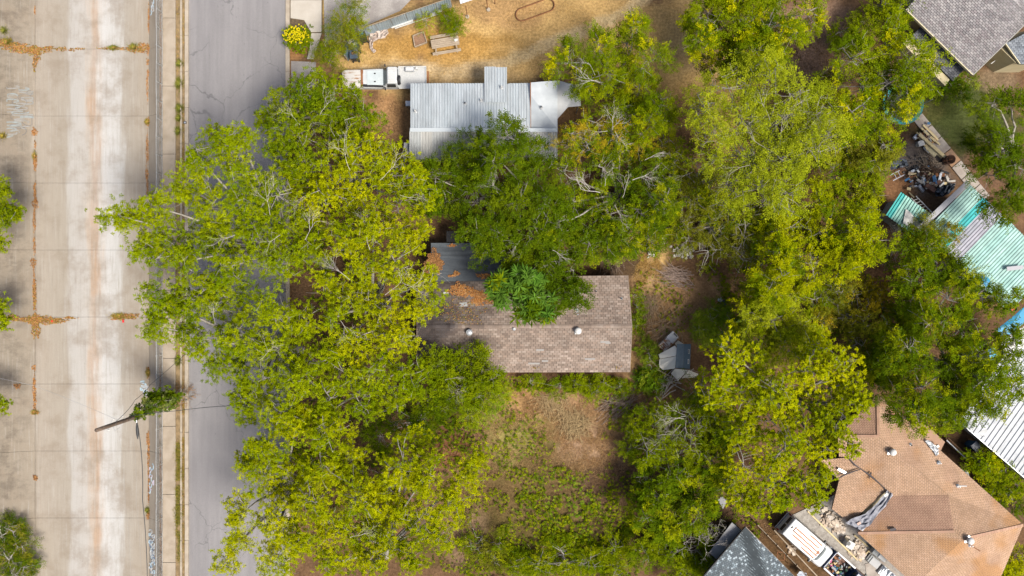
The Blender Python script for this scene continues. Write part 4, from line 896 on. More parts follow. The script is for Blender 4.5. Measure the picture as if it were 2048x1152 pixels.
# right hand yard
tr = thing('trampoline', 'round black trampoline with teal rim under the tree by the lawn', 'trampoline', P(1808, 206, 0))
tc = P(1806, 208, .85)
MB().cyl(tc, 1.35, .02, 32).build('mat', m_blk, tr)
mbp = MB(); n_ = 36
mbp.add([tc + Vector((rr_ * math.cos(2 * math.pi * i / n_), rr_ * math.sin(2 * math.pi * i / n_), zz)) for rr_, zz in ((1.36, .04), (1.68, .05)) for i in range(n_)], [(i, (i + 1) % n_, (i + 1) % n_ + n_, i + n_) for i in range(n_)]); mbp.build('safety_pad', m_tealp, tr)
MB().tube([tc + Vector((1.66 * math.cos(2 * math.pi * i / 36), 1.66 * math.sin(2 * math.pi * i / 36), 0)) for i in range(37)], .03, 6).build('rim', m_galv, tr)
for k in range(6): a = k * math.pi / 3; MB().cyl((tc.x + 1.6 * math.cos(a), tc.y + 1.6 * math.sin(a), 0), .03, .85 if k % 2 else 2.2, 8).build('leg', m_galv, tr)
lp = thing('lumber_pile', 'pile of yellow planks stacked along the path by the lawn', 'lumber', P(1865, 290, 0))
for i, (a, b, w, z) in enumerate((((1838, 268), (1890, 314), .26, .5), ((1846, 250), (1876, 280), .16, .2), ((1842, 256), (1880, 290), .14, .32), ((1836, 274), (1884, 316), .16, .2), ((1850, 252), (1874, 274), .12, .12), ((1833, 265), (1860, 292), .14, .26), ((1848, 262), (1870, 282), .18, .42))):
    MB().beam(P(*a, z), P(*b, z), w, .07).build('plank', m_lumber if i != 4 else m_wood, lp, bevel=.008)
rocks('orange brick fragments beside the lumber pile', 1866, 281, 9, 5, 26, .2, [(.55, .28, .12), (.6, .36, .18)], 7, 'brick_heap', 'brick', .2, 'bricks', 45)
tag(MB().slab([P(1853, 299, .3), P(1860, 292, .3), P(1876, 307, .3), P(1869, 314, .3)][::-1], .03).build('plywood_sheet', M('cream_ply', (.66, .58, .36), rough=.7), label='cream plywood sheet left of the lumber pile', cat='plywood'))
tag(MB().box(P(1841, 287, .3), (.5, .44, .3), .3).build('foam_box', m_white, bevel=.02, label='bright white box left of the plywood sheet', cat='box'))
tag(MB().box(P(1831, 274, .2), (.4, .3, .2), .8).build('tub', M('pale_blue', (.55, .60, .68), rough=.5), bevel=.02, label='pale blue tub under the tree edge by the lumber', cat='tub'))
bb = thing('burn_barrel', 'rusty burn barrel at the foot of the lumber pile', 'barrel', P(1890, 322, 0))
MB().lathe(P(1890, 322, 0), [(.36, 0), (.38, .3), (.36, .32), (.38, .6), (.38, .8), (.35, .8), (.34, .1), (.02, .1)], 18).build('drum', M('burnt_rust', (.10, .06, .045), (.17, .08, .045), sc=6, rough=.9), bb, smooth=True); MB().lathe(P(1890, 322, .15), [(.33, 0), (.3, .08), (.05, .15)], 12).build('ash', M('ash', (.05, .045, .045), rough=1), bb)
MB().tube([P(1885, 323, .85), P(1906, 318, .95)], .015, 5).build('poker', m_rust, bb)
def ladder(label, a, b, w, z0, z1, mat):
    a, b = P(*a, z0), P(*b, z1); t = thing('ladder', label, 'ladder', (a.x, a.y, 0)); d = (b - a).normalized(); s_ = d.cross(Z3).normalized() * w / 2
    for s in (-1, 1): MB().beam(a + s_ * s, b + s_ * s, .06, .05).build('rail', mat, t)
    n_ = int((b - a).length / .28)
    for k in range(1, n_): p = a.lerp(b, k / n_); MB().beam(p - s_, p + s_, .035, .035).build('rung', mat, t)
ladder('white ladder leaning between the two turquoise roofs', (1827, 394), (1862, 430), .42, 1.2, 2.5, m_white)
ladder('short pale ladder lying above the small turquoise roof', (1783, 356), (1806, 344), .5, .3, .3, M('pale_blue'))
tag(MB().box(P(1858, 376, .3), (.95, .4, .5), R(-35)).build('rusty_cabinet', M('brown_metal', (.20, .10, .07), (.14, .07, .05), sc=4, rough=.8), bevel=.02, label='brown metal cabinet lying in the burnt yard', cat='cabinet'))
tag(MB().box(P(1872, 366, .25), (.7, .3, .3), R(20)).build('brown_panel', M('brown_metal'), label='rust brown panel beside the brown cabinet in the burnt yard', cat='panel'))
tag(MB().beam(P(1882, 344, .3), P(1897, 359, .25), .16, .1).build('pipe', m_white, label='white pipe length in the weeds of the burnt yard', cat='pipe'))
hz = [P(1836 + 3 * math.sin(k * .8), 346 + k * 4, .12) for k in range(7)]; tag(MB().tube(hz, .06, 7).build('hose', m_blk, label='black curved hose on the burnt ground', cat='hose'))
crump([((1868, 378), (1872, 392)), ((1885, 374), (1886, 394)), ((1898, 366), (1896, 388)), ((1912, 366), (1908, 378))], .2, .5, 8, 'dark_tarp', M('dark_tarp', (.035, .04, .05), (.10, .12, .15), sc=3, rough=.5), 'dark crumpled tarpaulin beside the large turquoise roof', 'tarpaulin')
crump([((1780, 322), (1782, 340)), ((1796, 318), (1800, 336)), ((1812, 318), (1818, 332))], .9, .3, 9, 'dark_cover', M('dark_tarp'), 'dark cover stretched at the tree edge over the burnt yard', 'cover')
brush('tangle of burnt brown sticks in the burnt yard', 1862, 345, 45, 70, 9, M('burnt_stick', (.16, .09, .05), (.08, .05, .035), sc=6, rough=.9), 20, .9, 'burnt_brush', .4)
brush('grey weathered boards and sticks across the upper burnt yard', 1850, 322, 40, 30, 19, m_wood, 150, .7, 'scrap_sticks', .3, .03)
rocks('black ash and cinders across the burnt yard', 1842, 340, 34, 22, 130, .16, [(.05, .045, .045), (.10, .09, .085), (.16, .15, .14), (.24, .22, .2)], 9, 'cinder_heap', 'cinder', .06, 'ash', 20)
for (a, b, c_, lab) in (((1818, 385), (1828, 395), m_lumber, 'yellow batten by the ladder in the burnt yard'), ((1806, 384), (1820, 398), m_rust, 'rusty batten by the ladder in the burnt yard')): tag(MB().beam(P(*a, .15), P(*b, .3), .1, .06).build('batten', c_, label=lab, cat='batten'))
r9 = random.Random(77); scm = [m_wood, m_lumber, m_white, m_rust, m_blk, M('brown_metal'), m_vent, M('pale_blue'), m_bluep, M('grey_pot', (.45, .42, .38), rough=.8), m_wood, M('burnt_rust')]
for lab9, cx9, cy9, rx9, ry9, n9 in (('jumble of scrap metal and burnt junk beside the brown cabinet', 1866, 358, 30, 20, 46), ('scrap boards and boxes heaped left of the lumber pile', 1846, 282, 16, 22, 26), ('charred scrap scattered above the small turquoise roof', 1822, 352, 24, 20, 26)):
    t9 = thing('scrap_heap', lab9, 'scrap', P(cx9, cy9, 0))
    for k in range(n9):
        c9 = P(cx9 + r9.gauss(0, rx9 * .5), cy9 + r9.gauss(0, ry9 * .5), 0) + Z3 * r9.uniform(.06, .4)
        MB().box(c9, (r9.uniform(.12, .9), r9.uniform(.06, .28), r9.uniform(.04, .14)), r9.uniform(0, 3.1), r9.uniform(-.3, .3), r9.uniform(-.3, .3)).build('scrap_piece', scm[k % len(scm)], t9, bevel=.006)
# blue tarps at the right edge
m_bt = M('blue_tarp', (.03, .26, .48), (.05, .34, .55), sc=2, rough=.5, fine=.08)
for q, z, mt, lab in (([(1992, 660), (2010, 646), (2032, 628), (2052, 610), (2056, 640), (2030, 660), (2004, 682)], 3.4, m_bt, 'bright blue tarpaulin spread on the roof at the right edge'), ([(1976, 700), (1988, 694), (1996, 712), (1982, 722)], 3.3, m_bt, 'small blue tarpaulin scrap seen through the dark tree'), ([(1962, 556), (1974, 552), (1984, 566), (1972, 574)], 3.0, m_bt, 'blue tarpaulin corner below the large turquoise roof'), ([(2002, 684), (2032, 662), (2056, 648), (2060, 690), (2010, 720)], 3.25, m_white, 'white roof sheet below the blue tarpaulin at the right edge')):
    mb = MB(); r = random.Random(int(q[0][0])); ctr = (sum(p[0] for p in q) / len(q), sum(p[1] for p in q) / len(q))
    vs_ = [P(*ctr, z + .1)] + [P(a, b, z + r.uniform(-.08, .08)) for a, b in q]; mb.add(vs_, [(0, i + 1, (i + 1) % len(q) + 1) for i in range(len(q))]); n0 = len(q)
    mb.add([v - Z3 * .03 for v in vs_], [(0, (i + 1) % n0 + 1, i + 1) for i in range(n0)])
    tag(mb.build('tarpaulin' if mt is m_bt else 'roof_sheet', mt, label=lab, cat='tarpaulin' if mt is m_bt else 'sheet'))
for a, b, lab in ((2014, 614, 'dark bucket on the left of the pair above the blue tarpaulin'), (2025, 618, 'red-topped bucket above the blue tarpaulin')):
    t = thing('bucket', lab, 'bucket', P(a, b, 3.4)); MB().lathe(P(a, b, 3.4), [(.13, 0), (.17, .3), (.15, .3), (.12, .05)], 12).build('pail', m_blk, t); MB().cyl(P(a, b, 3.68), .14, .02, 12).build('lid', M('red_paper') if a > 2020 else M('brown_metal'), t)
bin_(1936, 888, .7, m_bluep, 'blue-black bin in the shade beside the white metal roof', M('navy_bag'))
tag(MB().tube([P(1763, 630, .5), P(1776, 650, .7), P(1791, 670, .9)], .12, 10).build('fallen_pole', m_galv, label='pale grey fallen pole under the yellow sapling', cat='pole'))
# brown board fence and rail in the lane
bf = thing('board_fence', 'brown board fence along the lane right of the orange-brown roof', 'fence', P(1940, 928, 0))
a_, b_ = P(1886, 872, 0) * .985, P(1996, 976, 0) * .985; m_bf = M('brown_board', (.30, .17, .085), (.24, .135, .07), sc=4, rough=.85, fine=.15)
a_.z = b_.z = 0
for k in range(44):
    p, q = a_.lerp(b_, k / 44 + .001), a_.lerp(b_, (k + 1) / 44 - .002); h = 1.5 + rnd.uniform(-.03, .03); MB().beam((p + q) / 2, (p + q) / 2 + Z3 * h, (q - p).length, .03).build('fence_board', m_bf, bf)
for z in (.4, 1.2): MB().beam(a_ + Z3 * z + Vector((-.04, -.04, 0)), b_ + Z3 * z + Vector((-.04, -.04, 0)), .04, .09).build('rail', m_bf, bf)
tag(MB().tube([P(1893, 880, 1.3), P(1933, 918, 1.3)], .05, 8).build('conduit', m_vent, label='pale pipe lying along the top of the brown board fence', cat='pipe'))
ac = thing('gas_meter', 'white meter loop on the eave side of the orange-brown roof', 'meter', P(1931, 946, 0)); MB().tube([P(1925, 941, .1), P(1925, 941, 1.0), P(1932, 940, 1.1), P(1937, 950, 1.0), P(1936, 952, .2)], .05, 8).build('pipe_loop', m_white, ac); MB().box(P(1930, 946, .5), (.3, .3, .4)).build('meter_body', m_vent, ac)
# drive side timbers and junk by the van
for a, b, w, mt, lab in (((1615, 1022), (1715, 1120), .12, m_lumber, 'long pale timber edging right of the white van'), ((1708, 1070), (1758, 1112), .12, m_lumber, 'pale timber beam below the sagging eave'), ((1548, 1060), (1660, 1180), .10, m_wood, 'timber edging left of the white van'), ((1718, 1120), (1742, 1098), .14, m_lumber, 'short pale timber beside the grey drums')):
    tag(MB().beam(P(*a, .12), P(*b, .12), w, .14).build('timber', mt, bevel=.01, label=lab, cat='timber'))
sfn = thing('wire_fence', 'low wooden fence between the mottled roof and the white van', 'fence', P(1570, 1100, 0)); a_, b_ = P(1507, 1042, 0), P(1660, 1200, 0)
for k in range(9): p = a_.lerp(b_, k / 8); MB().beam(p, p + Z3 * 1.1, .09, .09).build('post', m_wood, sfn)
for z in (.35, .95): MB().beam(a_ + Z3 * z, b_ + Z3 * z, .04, .09).build('rail', m_wood, sfn)
ct = thing('wire_crate', 'black wire crate in the dark gap between the mottled roof and the fence', 'crate', P(1562, 1112, 0))
for sx in (-1, 1):
    for sy in (-1, 1): MB().cyl(P(1562 + sx * 7, 1112 + sy * 8, 0), .03, .8, 6).build('upright', m_rust, ct)
    MB().beam(P(1562 + sx * 7, 1104, .8), P(1562 + sx * 7, 1120, .8), .05, .05).build('bar', m_rust, ct); MB().beam(P(1555, 1112 + sx * 8, .8), P(1569, 1112 + sx * 8, .8), .05, .05).build('bar', m_rust, ct)
wm = thing('washing_machine', 'white washing machine lying between the two rubble heaps', 'appliance', P(1697, 1088, 0)); MB().box(P(1697, 1087, .4), (.62, .62, .75), R(-30)).build('cabinet', m_white, wm, bevel=.03)
MB().cyl(P(1697, 1087, .78), .18, .02, 16).build('door', m_blk, wm); MB().beam(P(1690, 1074, .5), P(1697, 1083, .8), .05, .05).build('handle_bar', m_lumber, wm)
gt = thing('grey_cart', 'grey utility cart with a white lid against the orange-brown eave', 'cart', P(1756, 1112, 0)); MB().box(P(1757, 1108, .5), (1.3, .55, .5), R(-38)).build('tub', M('grey_plastic', (.34, .36, .36), rough=.6), gt, bevel=.03); MB().box(P(1766, 1114, .78), (.7, .52, .06), R(-38)).build('lid', m_white, gt, bevel=.02)
for s in (-1, 1): MB().cyl(P(1757 + s * 9, 1108 + s * 7, .0) , .14, .1, 12, axis='Y').build('wheel', m_black, gt)
gp = thing('stacked_panels', 'stack of dark and pale grey panels beside the grey cart', 'panels', P(1747, 1121, 0))
for k in range(3): MB().box(P(1744 + 3 * k, 1118 + 4 * k, .3 + .06 * k), (.85, .6, .05), R(-38)).build('panel', (m_blk, M('grey_plastic'), M('light_grey', (.5, .5, .5)))[k], gp)
dr = thing('metal_roll_bundle', 'bundle of pale metal rolls at the bottom edge beside the orange-brown roof', 'metal rolls', P(1782, 1142, 0))
for k in range(9): MB().tube([P(1768 + 2.6 * k, 1131 + 2.2 * k, .2 + .1 * (k % 3)), P(1756 + 2.6 * k, 1146 + 2.2 * k, .2 + .04 * (k % 2))], .15, 10).build('sheet_roll', m_vent, dr)
pd = MB().slab([P(1730, 1128, .1), P(1762, 1120, .1), P(1800, 1150, .1), P(1800, 1200, .1), P(1740, 1200, .1)][::-1], .06).build('patio', m_slab, kind='structure')
crump([((1594, 1150), (1600, 1142)), ((1604, 1156), (1612, 1146)), ((1612, 1166), (1620, 1158))], .8, .1, 12, 'cart_cover', M('pale_blue'), 'pale blue cover at the bottom edge beside the mottled roof', 'cover')
rb2 = bin_(1459, 1050, .3, m_blk, 'black round-lidded bin by the flat porch near the bottom edge', m_gbin)

# graffiti on the channel banks
m_gr_w = M('paint_white', (.50, .51, .51), (.38, .38, .37), sc=3, rough=.8); m_gr_b = M('paint_blue', (.34, .44, .50), (.45, .52, .55), sc=3, rough=.8); m_gr_k = M('paint_black', (.16, .16, .17), rough=.8)
def lbank(px, py):    # point on the left bank surface
    for z in np.linspace(ZC, .3, 120):
        p = P(px, py, z)
        if XL0 - (z - ZC) / (.3 - ZC) * (XL0 - XL1) <= p.x: break
    return p + Z3 * .012
def rbank(px, py):
    for z in np.linspace(ZC, 0, 120):
        p = P(px, py, z)
        if p.x <= XB1 + (z - ZC) / (-ZC) * (XB0 - XB1): break
    return p + Z3 * .015
def scrawl(fn, x0, y0_, w, h, n, seed, mats, width):
    r = random.Random(seed)
    for k in range(n):
        cx_, cy_ = x0 + w * r.random(), y0_ + h * (k + .5) / n; a0 = r.uniform(0, 6.3); pts = []
        rx, ry = w * r.uniform(.18, .4), h / n * r.uniform(.5, .9); tw = r.uniform(3, 5.5)
        for j in range(12): a = a0 + tw * j / 11; pts.append(fn(min(x0 + w, max(x0, cx_ + rx * math.cos(a))), cy_ + ry * math.sin(a) + j * .12) + Z3 * .003 * k / n)
        MB().ribbon(pts, width * r.uniform(.6, 1.2)).build('graffiti_stroke', mats[k % len(mats)], chan)
def blob(fn, x0, y0_, w, h, mat, seed, n=18):
    r = random.Random(seed); pts = [fn(x0 + w / 2 + w / 2 * math.cos(2 * math.pi * i / n) * r.uniform(.7, 1.05), y0_ + h / 2 + h / 2 * math.sin(2 * math.pi * i / n) * r.uniform(.75, 1.05)) - Z3 * .005 for i in range(n)]
    MB().add([sum(pts, Vector()) / n] + pts, [(0, i + 1, (i + 1) % n + 1) for i in range(n)]).build('graffiti_fill', mat, chan)
m_gr_f = M('paint_faded', (.33, .32, .295), (.28, .26, .225), sc=2.5, rough=.9)
scrawl(lbank, 14, 172, 52, 100, 26, 1, [m_gr_f, M('paint_faded_blue', (.31, .345, .345), (.28, .28, .25), sc=4, rough=.9), m_gr_f], .13); scrawl(lbank, 20, 180, 44, 86, 9, 2, [m_gr_k], .035)
scrawl(rbank, 299, 1060, 11, 92, 18, 3, [m_gr_w, m_gr_b, m_gr_w], .16); scrawl(rbank, 300, 1065, 9, 86, 10, 4, [M('paint_navy', (.12, .2, .34)), m_gr_k], .06)
scrawl(rbank, 299, 930, 9, 55, 9, 5, [m_gr_b, M('paint_lilac', (.5, .45, .52))], .12); scrawl(rbank, 300, 0, 8, 28, 5, 6, [m_gr_b, m_gr_w], .12)
def flo(px, py): return P(px, py, ZC) + Z3 * .012
scrawl(flo, 282, 762, 14, 26, 8, 7, [M('paint_sky', (.45, .58, .64)), m_gr_w], .2); scrawl(flo, 284, 770, 10, 14, 3, 8, [m_gr_k], .06)
# ------------------------------------------------------------------ vehicles
m_wp = M('van_white', (.72, .73, .73), (.66, .67, .67), sc=1.5, rough=.3, spec=.5, fine=.03)
m_glass = M('dark_glass', (.03, .04, .045), rough=.25, spec=.3, fine=0)
m_wglass = M('windscreen_glass', (.06, .085, .085), rough=.25, spec=.3, fine=0)
m_chrome = M('chrome', (.6, .6, .6), rough=.25, metal=.9, fine=0)
m_ropaint = M('oxide_stripe', (.50, .17, .06), (.40, .20, .12), sc=9, rough=.8)
m_head = M('lamp_glass', (.7, .7, .66), rough=.2); m_tail = M('tail_red', (.4, .02, .02), rough=.3)
def loft(secs):
    mb = MB(); n = len(secs[0][1]); vs = [(x, y, z) for x, ring in secs for y, z in ring]
    fs = [(i * n + j, (i + 1) * n + j, (i + 1) * n + (j + 1) % n, i * n + (j + 1) % n) for i in range(len(secs) - 1) for j in range(n)]
    fs += [list(range(n)), [(len(secs) - 1) * n + j for j in range(n)][::-1]]
    return mb.add(vs, fs)
def ring(wl, wm, wr, z0, zm, z1, zc=None):      # lower, belt and roof half widths
    zc = z1 + .03 if zc is None else zc
    return [(-wl, z0), (-wm, zm), (-wr, z1), (-wr * .5, zc), (wr * .5, zc), (wr, z1), (wm, zm), (wl, z0)]
def wheel(par, x, y, r_=.33, w=.22):
    t = MB().cyl((x, y - w / 2, r_), r_, w, 20, axis='Y').build('wheel', m_black, par, local=True, bevel=.03)
    MB().cyl((x, y - w / 2 - .01, r_), r_ * .58, w + .02, 14, axis='Y').build('rim', m_chrome, t, local=True)

# white van
van = thing('white_van', 'white van with rusty roof strips parked on the side drive', 'van', P(1611, 1082, .9).xy.to_3d(), R(-41.5))
W2 = .92
loft([(-2.35, ring(.86, .88, .76, .45, 1.0, 1.78)), (-2.28, ring(W2, W2, .80, .38, 1.0, 1.86)), (-1.0, ring(W2, W2 + .02, .83, .36, 1.0, 1.9)), (.75, ring(W2, W2 + .02, .82, .36, 1.0, 1.88)), (1.0, ring(W2, W2 + .01, .80, .36, 1.0, 1.82)),
      (1.62, ring(W2, W2, .82, .36, .98, 1.14)), (2.2, ring(.9, .89, .78, .38, .82, 1.0)), (2.38, ring(.82, .82, .70, .42, .75, .88))]).build('body', m_wp, van, local=True, smooth=False, bevel=.05)
wsm = MB(); ws = []
for x, z, w in ((1.03, 1.86, .76), (1.30, 1.56, .80), (1.60, 1.205, .84)):
    ws += [(x + .12 * (1 - (t / 4) ** 2) - .1, w * t / 4, z + .012) for t in range(-4, 5)]
wsm.add(ws, [(i * 9 + j, (i + 1) * 9 + j, (i + 1) * 9 + j + 1, i * 9 + j + 1) for i in range(2) for j in range(8)]); wsm.build('windscreen', m_wglass, van, local=True, smooth=True)
for s in (-1, 1):
    MB().slab([(-2.385, s * .06, 1.12), (-2.385, s * .68, 1.12), (-2.335, s * .66, 1.66), (-2.335, s * .06, 1.66)], .001).build('rear_window', m_glass, van, local=True)
    for x0, x1 in ((-2.1, -1.1), (-.95, .0), (.1, .85)):
        MB().add([(x0, s * .952, 1.06), (x1, s * .952, 1.06), (x1 - .03, s * .868, 1.68), (x0 + .03, s * .868, 1.68)], [(0, 1, 2, 3)]).build('side_window', m_glass, van, local=True)
    MB().box((1.1, s * 1.03, 1.15), (.12, .2, .22)).build('wing_mirror', m_blk, van, local=True, bevel=.02)
    MB().box((2.36, s * .62, .72), (.06, .3, .16)).build('headlight', m_head, van, local=True); MB().box((-2.36, s * .8, .9), (.05, .12, .4)).build('tail_light', m_tail, van, local=True)
    for x in (-1.5, 1.55): wheel(van, x, s * .82)
MB().box((-2.42, 0, .5), (.12, 1.7, .16)).build('bumper', m_chrome, van, local=True, bevel=.02); MB().box((2.4, 0, .5), (.12, 1.7, .18)).build('bumper', m_chrome, van, local=True, bevel=.02)
MB().box((-2.37, .0, .85), (.03, .5, .14)).build('number_plate', m_white, van, local=True)
for y, x0, x1, z in ((-.62, -.5, .8, 1.90), (-.31, -1.7, .85, 1.935), (-.03, -1.75, .9, 1.94), (.27, -1.75, .6, 1.935), (.60, -.6, .7, 1.90)):
    MB().box(((x0 + x1) / 2, y, z + .006), (x1 - x0, .12, .03)).build('roof_strip', m_ropaint, van, local=True)
MB().box((-1.85, .12, 1.945), (.05, .5, .025)).build('roof_bracket', m_ropaint, van, local=True); MB().box((.78, -.05, 1.94), (.12, .3, .03)).build('roof_bracket', m_ropaint, van, local=True); MB().box((-2.1, .1, 1.93), (.1, .22, .05)).build('brake_light', m_blk, van, local=True)

# navy pickup with a loaded bed
nv_ = thing('navy_pickup', 'navy blue pickup truck with a bed full of junk at the bottom edge', 'pickup truck', P(1690, 1146, .5).xy.to_3d(), R(138.5))
m_nv = M('navy_paint', (.028, .05, .12), (.04, .065, .15), sc=2, rough=.35, spec=.5)
# local +x points at the tailgate side's far end: bed nearest the van
MB().box((1.0, 0, .62), (1.9, 1.62, .1)).build('bed_floor', M('bed_brown', (.22, .12, .085), (.16, .09, .06), sc=4, rough=.9), nv_, local=True)
for s in (-1, 1):
    MB().box((1.0, s * .84, .86), (1.95, .1, .55)).build('bed_side', m_nv, nv_, local=True, bevel=.03); MB().box((1.0, s * .84, 1.15), (1.95, .13, .03)).build('bed_rail', m_nv, nv_, local=True)
    for x in (1.1, -1.9): wheel(nv_, x, s * .76)
    MB().box((-1.0, s * 1.0, 1.1), (.14, .2, .16)).build('wing_mirror', m_blk, nv_, local=True)
MB().box((1.98, 0, .84), (.1, 1.72, .56)).build('tailgate', m_nv, nv_, local=True, bevel=.03); MB().box((2.2, 0, .55), (.4, 1.75, .08)).build('step_bumper', m_nv, nv_, local=True, bevel=.02)
for k in range(6): MB().box((2.35 + .0 * k, -.75 + .3 * k, .6), (.55, .06, .03)).build('bumper_slat', m_blk, nv_, local=True)
loft([(-.05, ring(.84, .86, .70, .45, 1.05, 1.7)), (-1.0, ring(.84, .86, .70, .45, 1.05, 1.7)), (-1.6, ring(.84, .85, .74, .45, 1.0, 1.1)), (-2.8, ring(.82, .82, .72, .45, .9, 1.0))]).build('cab', m_nv, nv_, local=True, bevel=.04)
MB().add([(-1.05, -.66, 1.7), (-1.05, .66, 1.7), (-1.6, .72, 1.16), (-1.6, -.72, 1.16)], [(0, 1, 2, 3)]).build('windscreen', m_glass, nv_, local=True)
MB().add([(-.04, -.62, 1.15), (-.04, .62, 1.15), (-.04, .6, 1.62), (-.04, -.6, 1.62)], [(0, 1, 2, 3)]).build('rear_window', m_glass, nv_, local=True)
r = random.Random(5)
mats_j = [m_white, m_blk, m_bluep, m_rust, M('pink_cloth', (.75, .22, .38)), M('grey_plastic'), m_lumber, m_vent, M('green_cloth', (.08, .2, .1)), m_black]
jk = thing('bed_load', 'jumble of scrap and rubbish lying in the navy pickup bed', 'scrap', nv_.location + Vector((0, 0, .68)), R(138.5))
for k in range(70):
    MB().box((r.uniform(.15, 1.85), r.uniform(-.68, .68), r.uniform(.03, .28)), (r.uniform(.06, .35), r.uniform(.05, .22), r.uniform(.04, .16)), r.uniform(0, 3), r.uniform(-.6, .6), r.uniform(-.6, .6)).build('scrap_piece', mats_j[k % len(mats_j)], jk, local=True, bevel=.008)

# old white flatbed truck
tk = thing('flatbed_truck', 'old white flatbed truck with a rust stained hood beside the tin roof', 'truck', P(767, 157, .9).xy.to_3d(), R(180 + .8))
m_ow = M('faded_white', (.62, .64, .65), (.54, .56, .57), sc=2, rough=.6, fine=.06); m_ro = M('rusty_bonnet', (.62, .59, .55), (.36, .20, .11), sc=1.7, rough=.75, lo=.50, hi=.68, fine=.1, stretch=(1, 4, 1)); m_ice = M('ice_blue_paint', (.60, .66, .675), (.54, .60, .62), sc=2, rough=.45)
loft([(1.66, ring(.74, .77, .68, .42, .87, 1.085)), (2.4, ring(.76, .78, .70, .42, .85, 1.08)), (3.1, ring(.76, .78, .70, .42, .82, 1.02)), (3.42, ring(.70, .70, .60, .5, .75, .9))]).build('front_bonnet', m_ro, tk, local=True, bevel=.04)
MB().box((1.72, 0, 1.1), (.2, 1.36, .04)).build('rust_seam', m_rust, tk, local=True)
loft([(-.15, ring(.76, .80, .72, .42, .9, 1.14)), (.6, ring(.76, .80, .72, .42, .9, 1.13)), (1.68, ring(.74, .77, .68, .42, .88, 1.09))]).build('bonnet', m_ow, tk, local=True, bevel=.04)
MB().slab([(-.1, -.62, 1.19), (1.3, -.58, 1.17), (1.3, .58, 1.17), (-.1, .62, 1.19)], .03).build('bonnet_panel', m_ice, tk, local=True, bevel=.01)
for y in (-.33, .33): MB().box((.65, y, 1.2), (.14, .1, .03)).build('bonnet_scoop', m_blk, tk, local=True)
loft([(-1.25, ring(.78, .80, .64, .45, 1.1, 1.72)), (-1.15, ring(.78, .80, .66, .45, 1.1, 1.8)), (-.52, ring(.78, .80, .66, .45, 1.1, 1.8)), (-.44, ring(.78, .80, .64, .45, 1.1, 1.74)), (-.1, ring(.78, .80, .72, .45, 1.05, 1.18))]).build('cab', m_ow, tk, local=True, bevel=.03)
for k in range(7): MB().box((-.84, -.54 + .18 * k, 1.85), (.62, .05, .04)).build('roof_rib', m_white, tk, local=True)
MB().slab([(-.05, .64, 1.15), (1.65, .50, 1.13), (1.65, .72, 1.12), (-.05, .80, 1.12)], .02).build('wing_gap', m_black, tk, local=True)
MB().add([(-.40, -.60, 1.80), (-.40, .60, 1.80), (-.04, .69, 1.225), (-.04, -.69, 1.225)], [(0, 1, 2, 3)]).build('windscreen', m_wglass, tk, local=True)
MB().add([(-1.265, -.56, 1.2), (-1.265, .56, 1.2), (-1.262, .54, 1.66), (-1.262, -.54, 1.66)], [(0, 1, 2, 3)]).build('rear_window', m_glass, tk, local=True)
for s in (-1, 1):
    MB().add([(-1.1, s * .812, 1.16), (-.35, s * .812, 1.16), (-.42, s * .70, 1.66), (-1.1, s * .70, 1.66)], [(0, 1, 2, 3)]).build('side_window', m_glass, tk, local=True)
    MB().box((-.2, s * .95, 1.25), (.08, .2, .18)).build('wing_mirror', m_blk, tk, local=True)
    for x in (2.3, -2.4): wheel(tk, x, s * .72, .36)
    MB().box((3.4, s * .5, .72), (.08, .24, .2)).build('headlight', m_head, tk, local=True)
bedm = M('bed_paint', (.50, .51, .50), (.58, .58, .57), sc=9, rough=.7, fine=.2)
MB().box((-2.4, 0, .98), (2.15, 1.72, .08)).build('bed_deck', bedm, tk, local=True)
for s in (-1, 1): MB().box((-2.4, s * .88, 1.06), (2.2, .06, .14)).build('bed_side', m_white, tk, local=True)
MB().box((-3.5, 0, 1.04), (.06, 1.8, .16)).build('tail_board', m_ow, tk, local=True); MB().box((-1.3, 0, 1.1), (.06, 1.72, .3)).build('headboard', m_ow, tk, local=True)
MB().box((-3.62, .0, .7), (.14, 1.2, .12)).build('bumper', m_rust, tk, local=True)
tb = thing('tool_box', 'pale metal tool box on the flatbed, along its upper edge', 'tool box', P(820, 140, 1.02)); c = P(820, 140, 1.02); MB().box(c + Z3 * .14, (.72, .36, .26)).build('box', m_vent, tb, bevel=.02); MB().box(c + Z3 * .285, (.6, .26, .03)).build('lid', m_white, tb, bevel=.01)
st_ = thing('spare_tyre', 'spare tyre standing behind the cab of the flatbed truck', 'tyre', P(799, 163, 1.02)); c = P(799, 163, 1.02) + Z3 * .38; MB().cyl(c - Vector((.13, 0, 0)), .38, .26, 24, axis='X').build('tyre', m_black, st_, bevel=.05); MB().cyl(c - Vector((.14, 0, 0)), .2, .28, 16, axis='X').build('rim', M('grey_plastic'), st_)
tag(MB().cyl(P(834, 138, 1.02), .1, .22, 12).build('can', m_white, label='small white can at the rear corner of the flatbed', cat='can'))
# ------------------------------------------------------------------ trees and shrubs
m_leaf = M('leaf', attr=True, rough=.6, spec=.0, fine=0, trans=.30)
m_bark = M('pale_bark', (.40, .37, .32), (.27, .24, .20), sc=6, rough=.9, fine=.2, fsc=30)
m_twig = M('grey_twig', (.42, .39, .34), (.29, .265, .23), sc=5, rough=.9, fine=.15)
m_dead = M('bleached_twig', (.66, .62, .56), (.48, .44, .38), sc=5, rough=.85, fine=.15)
m_bark2 = M('brown_bark', (.22, .17, .13), (.14, .11, .085), sc=6, rough=.95, fine=.2, fsc=30)

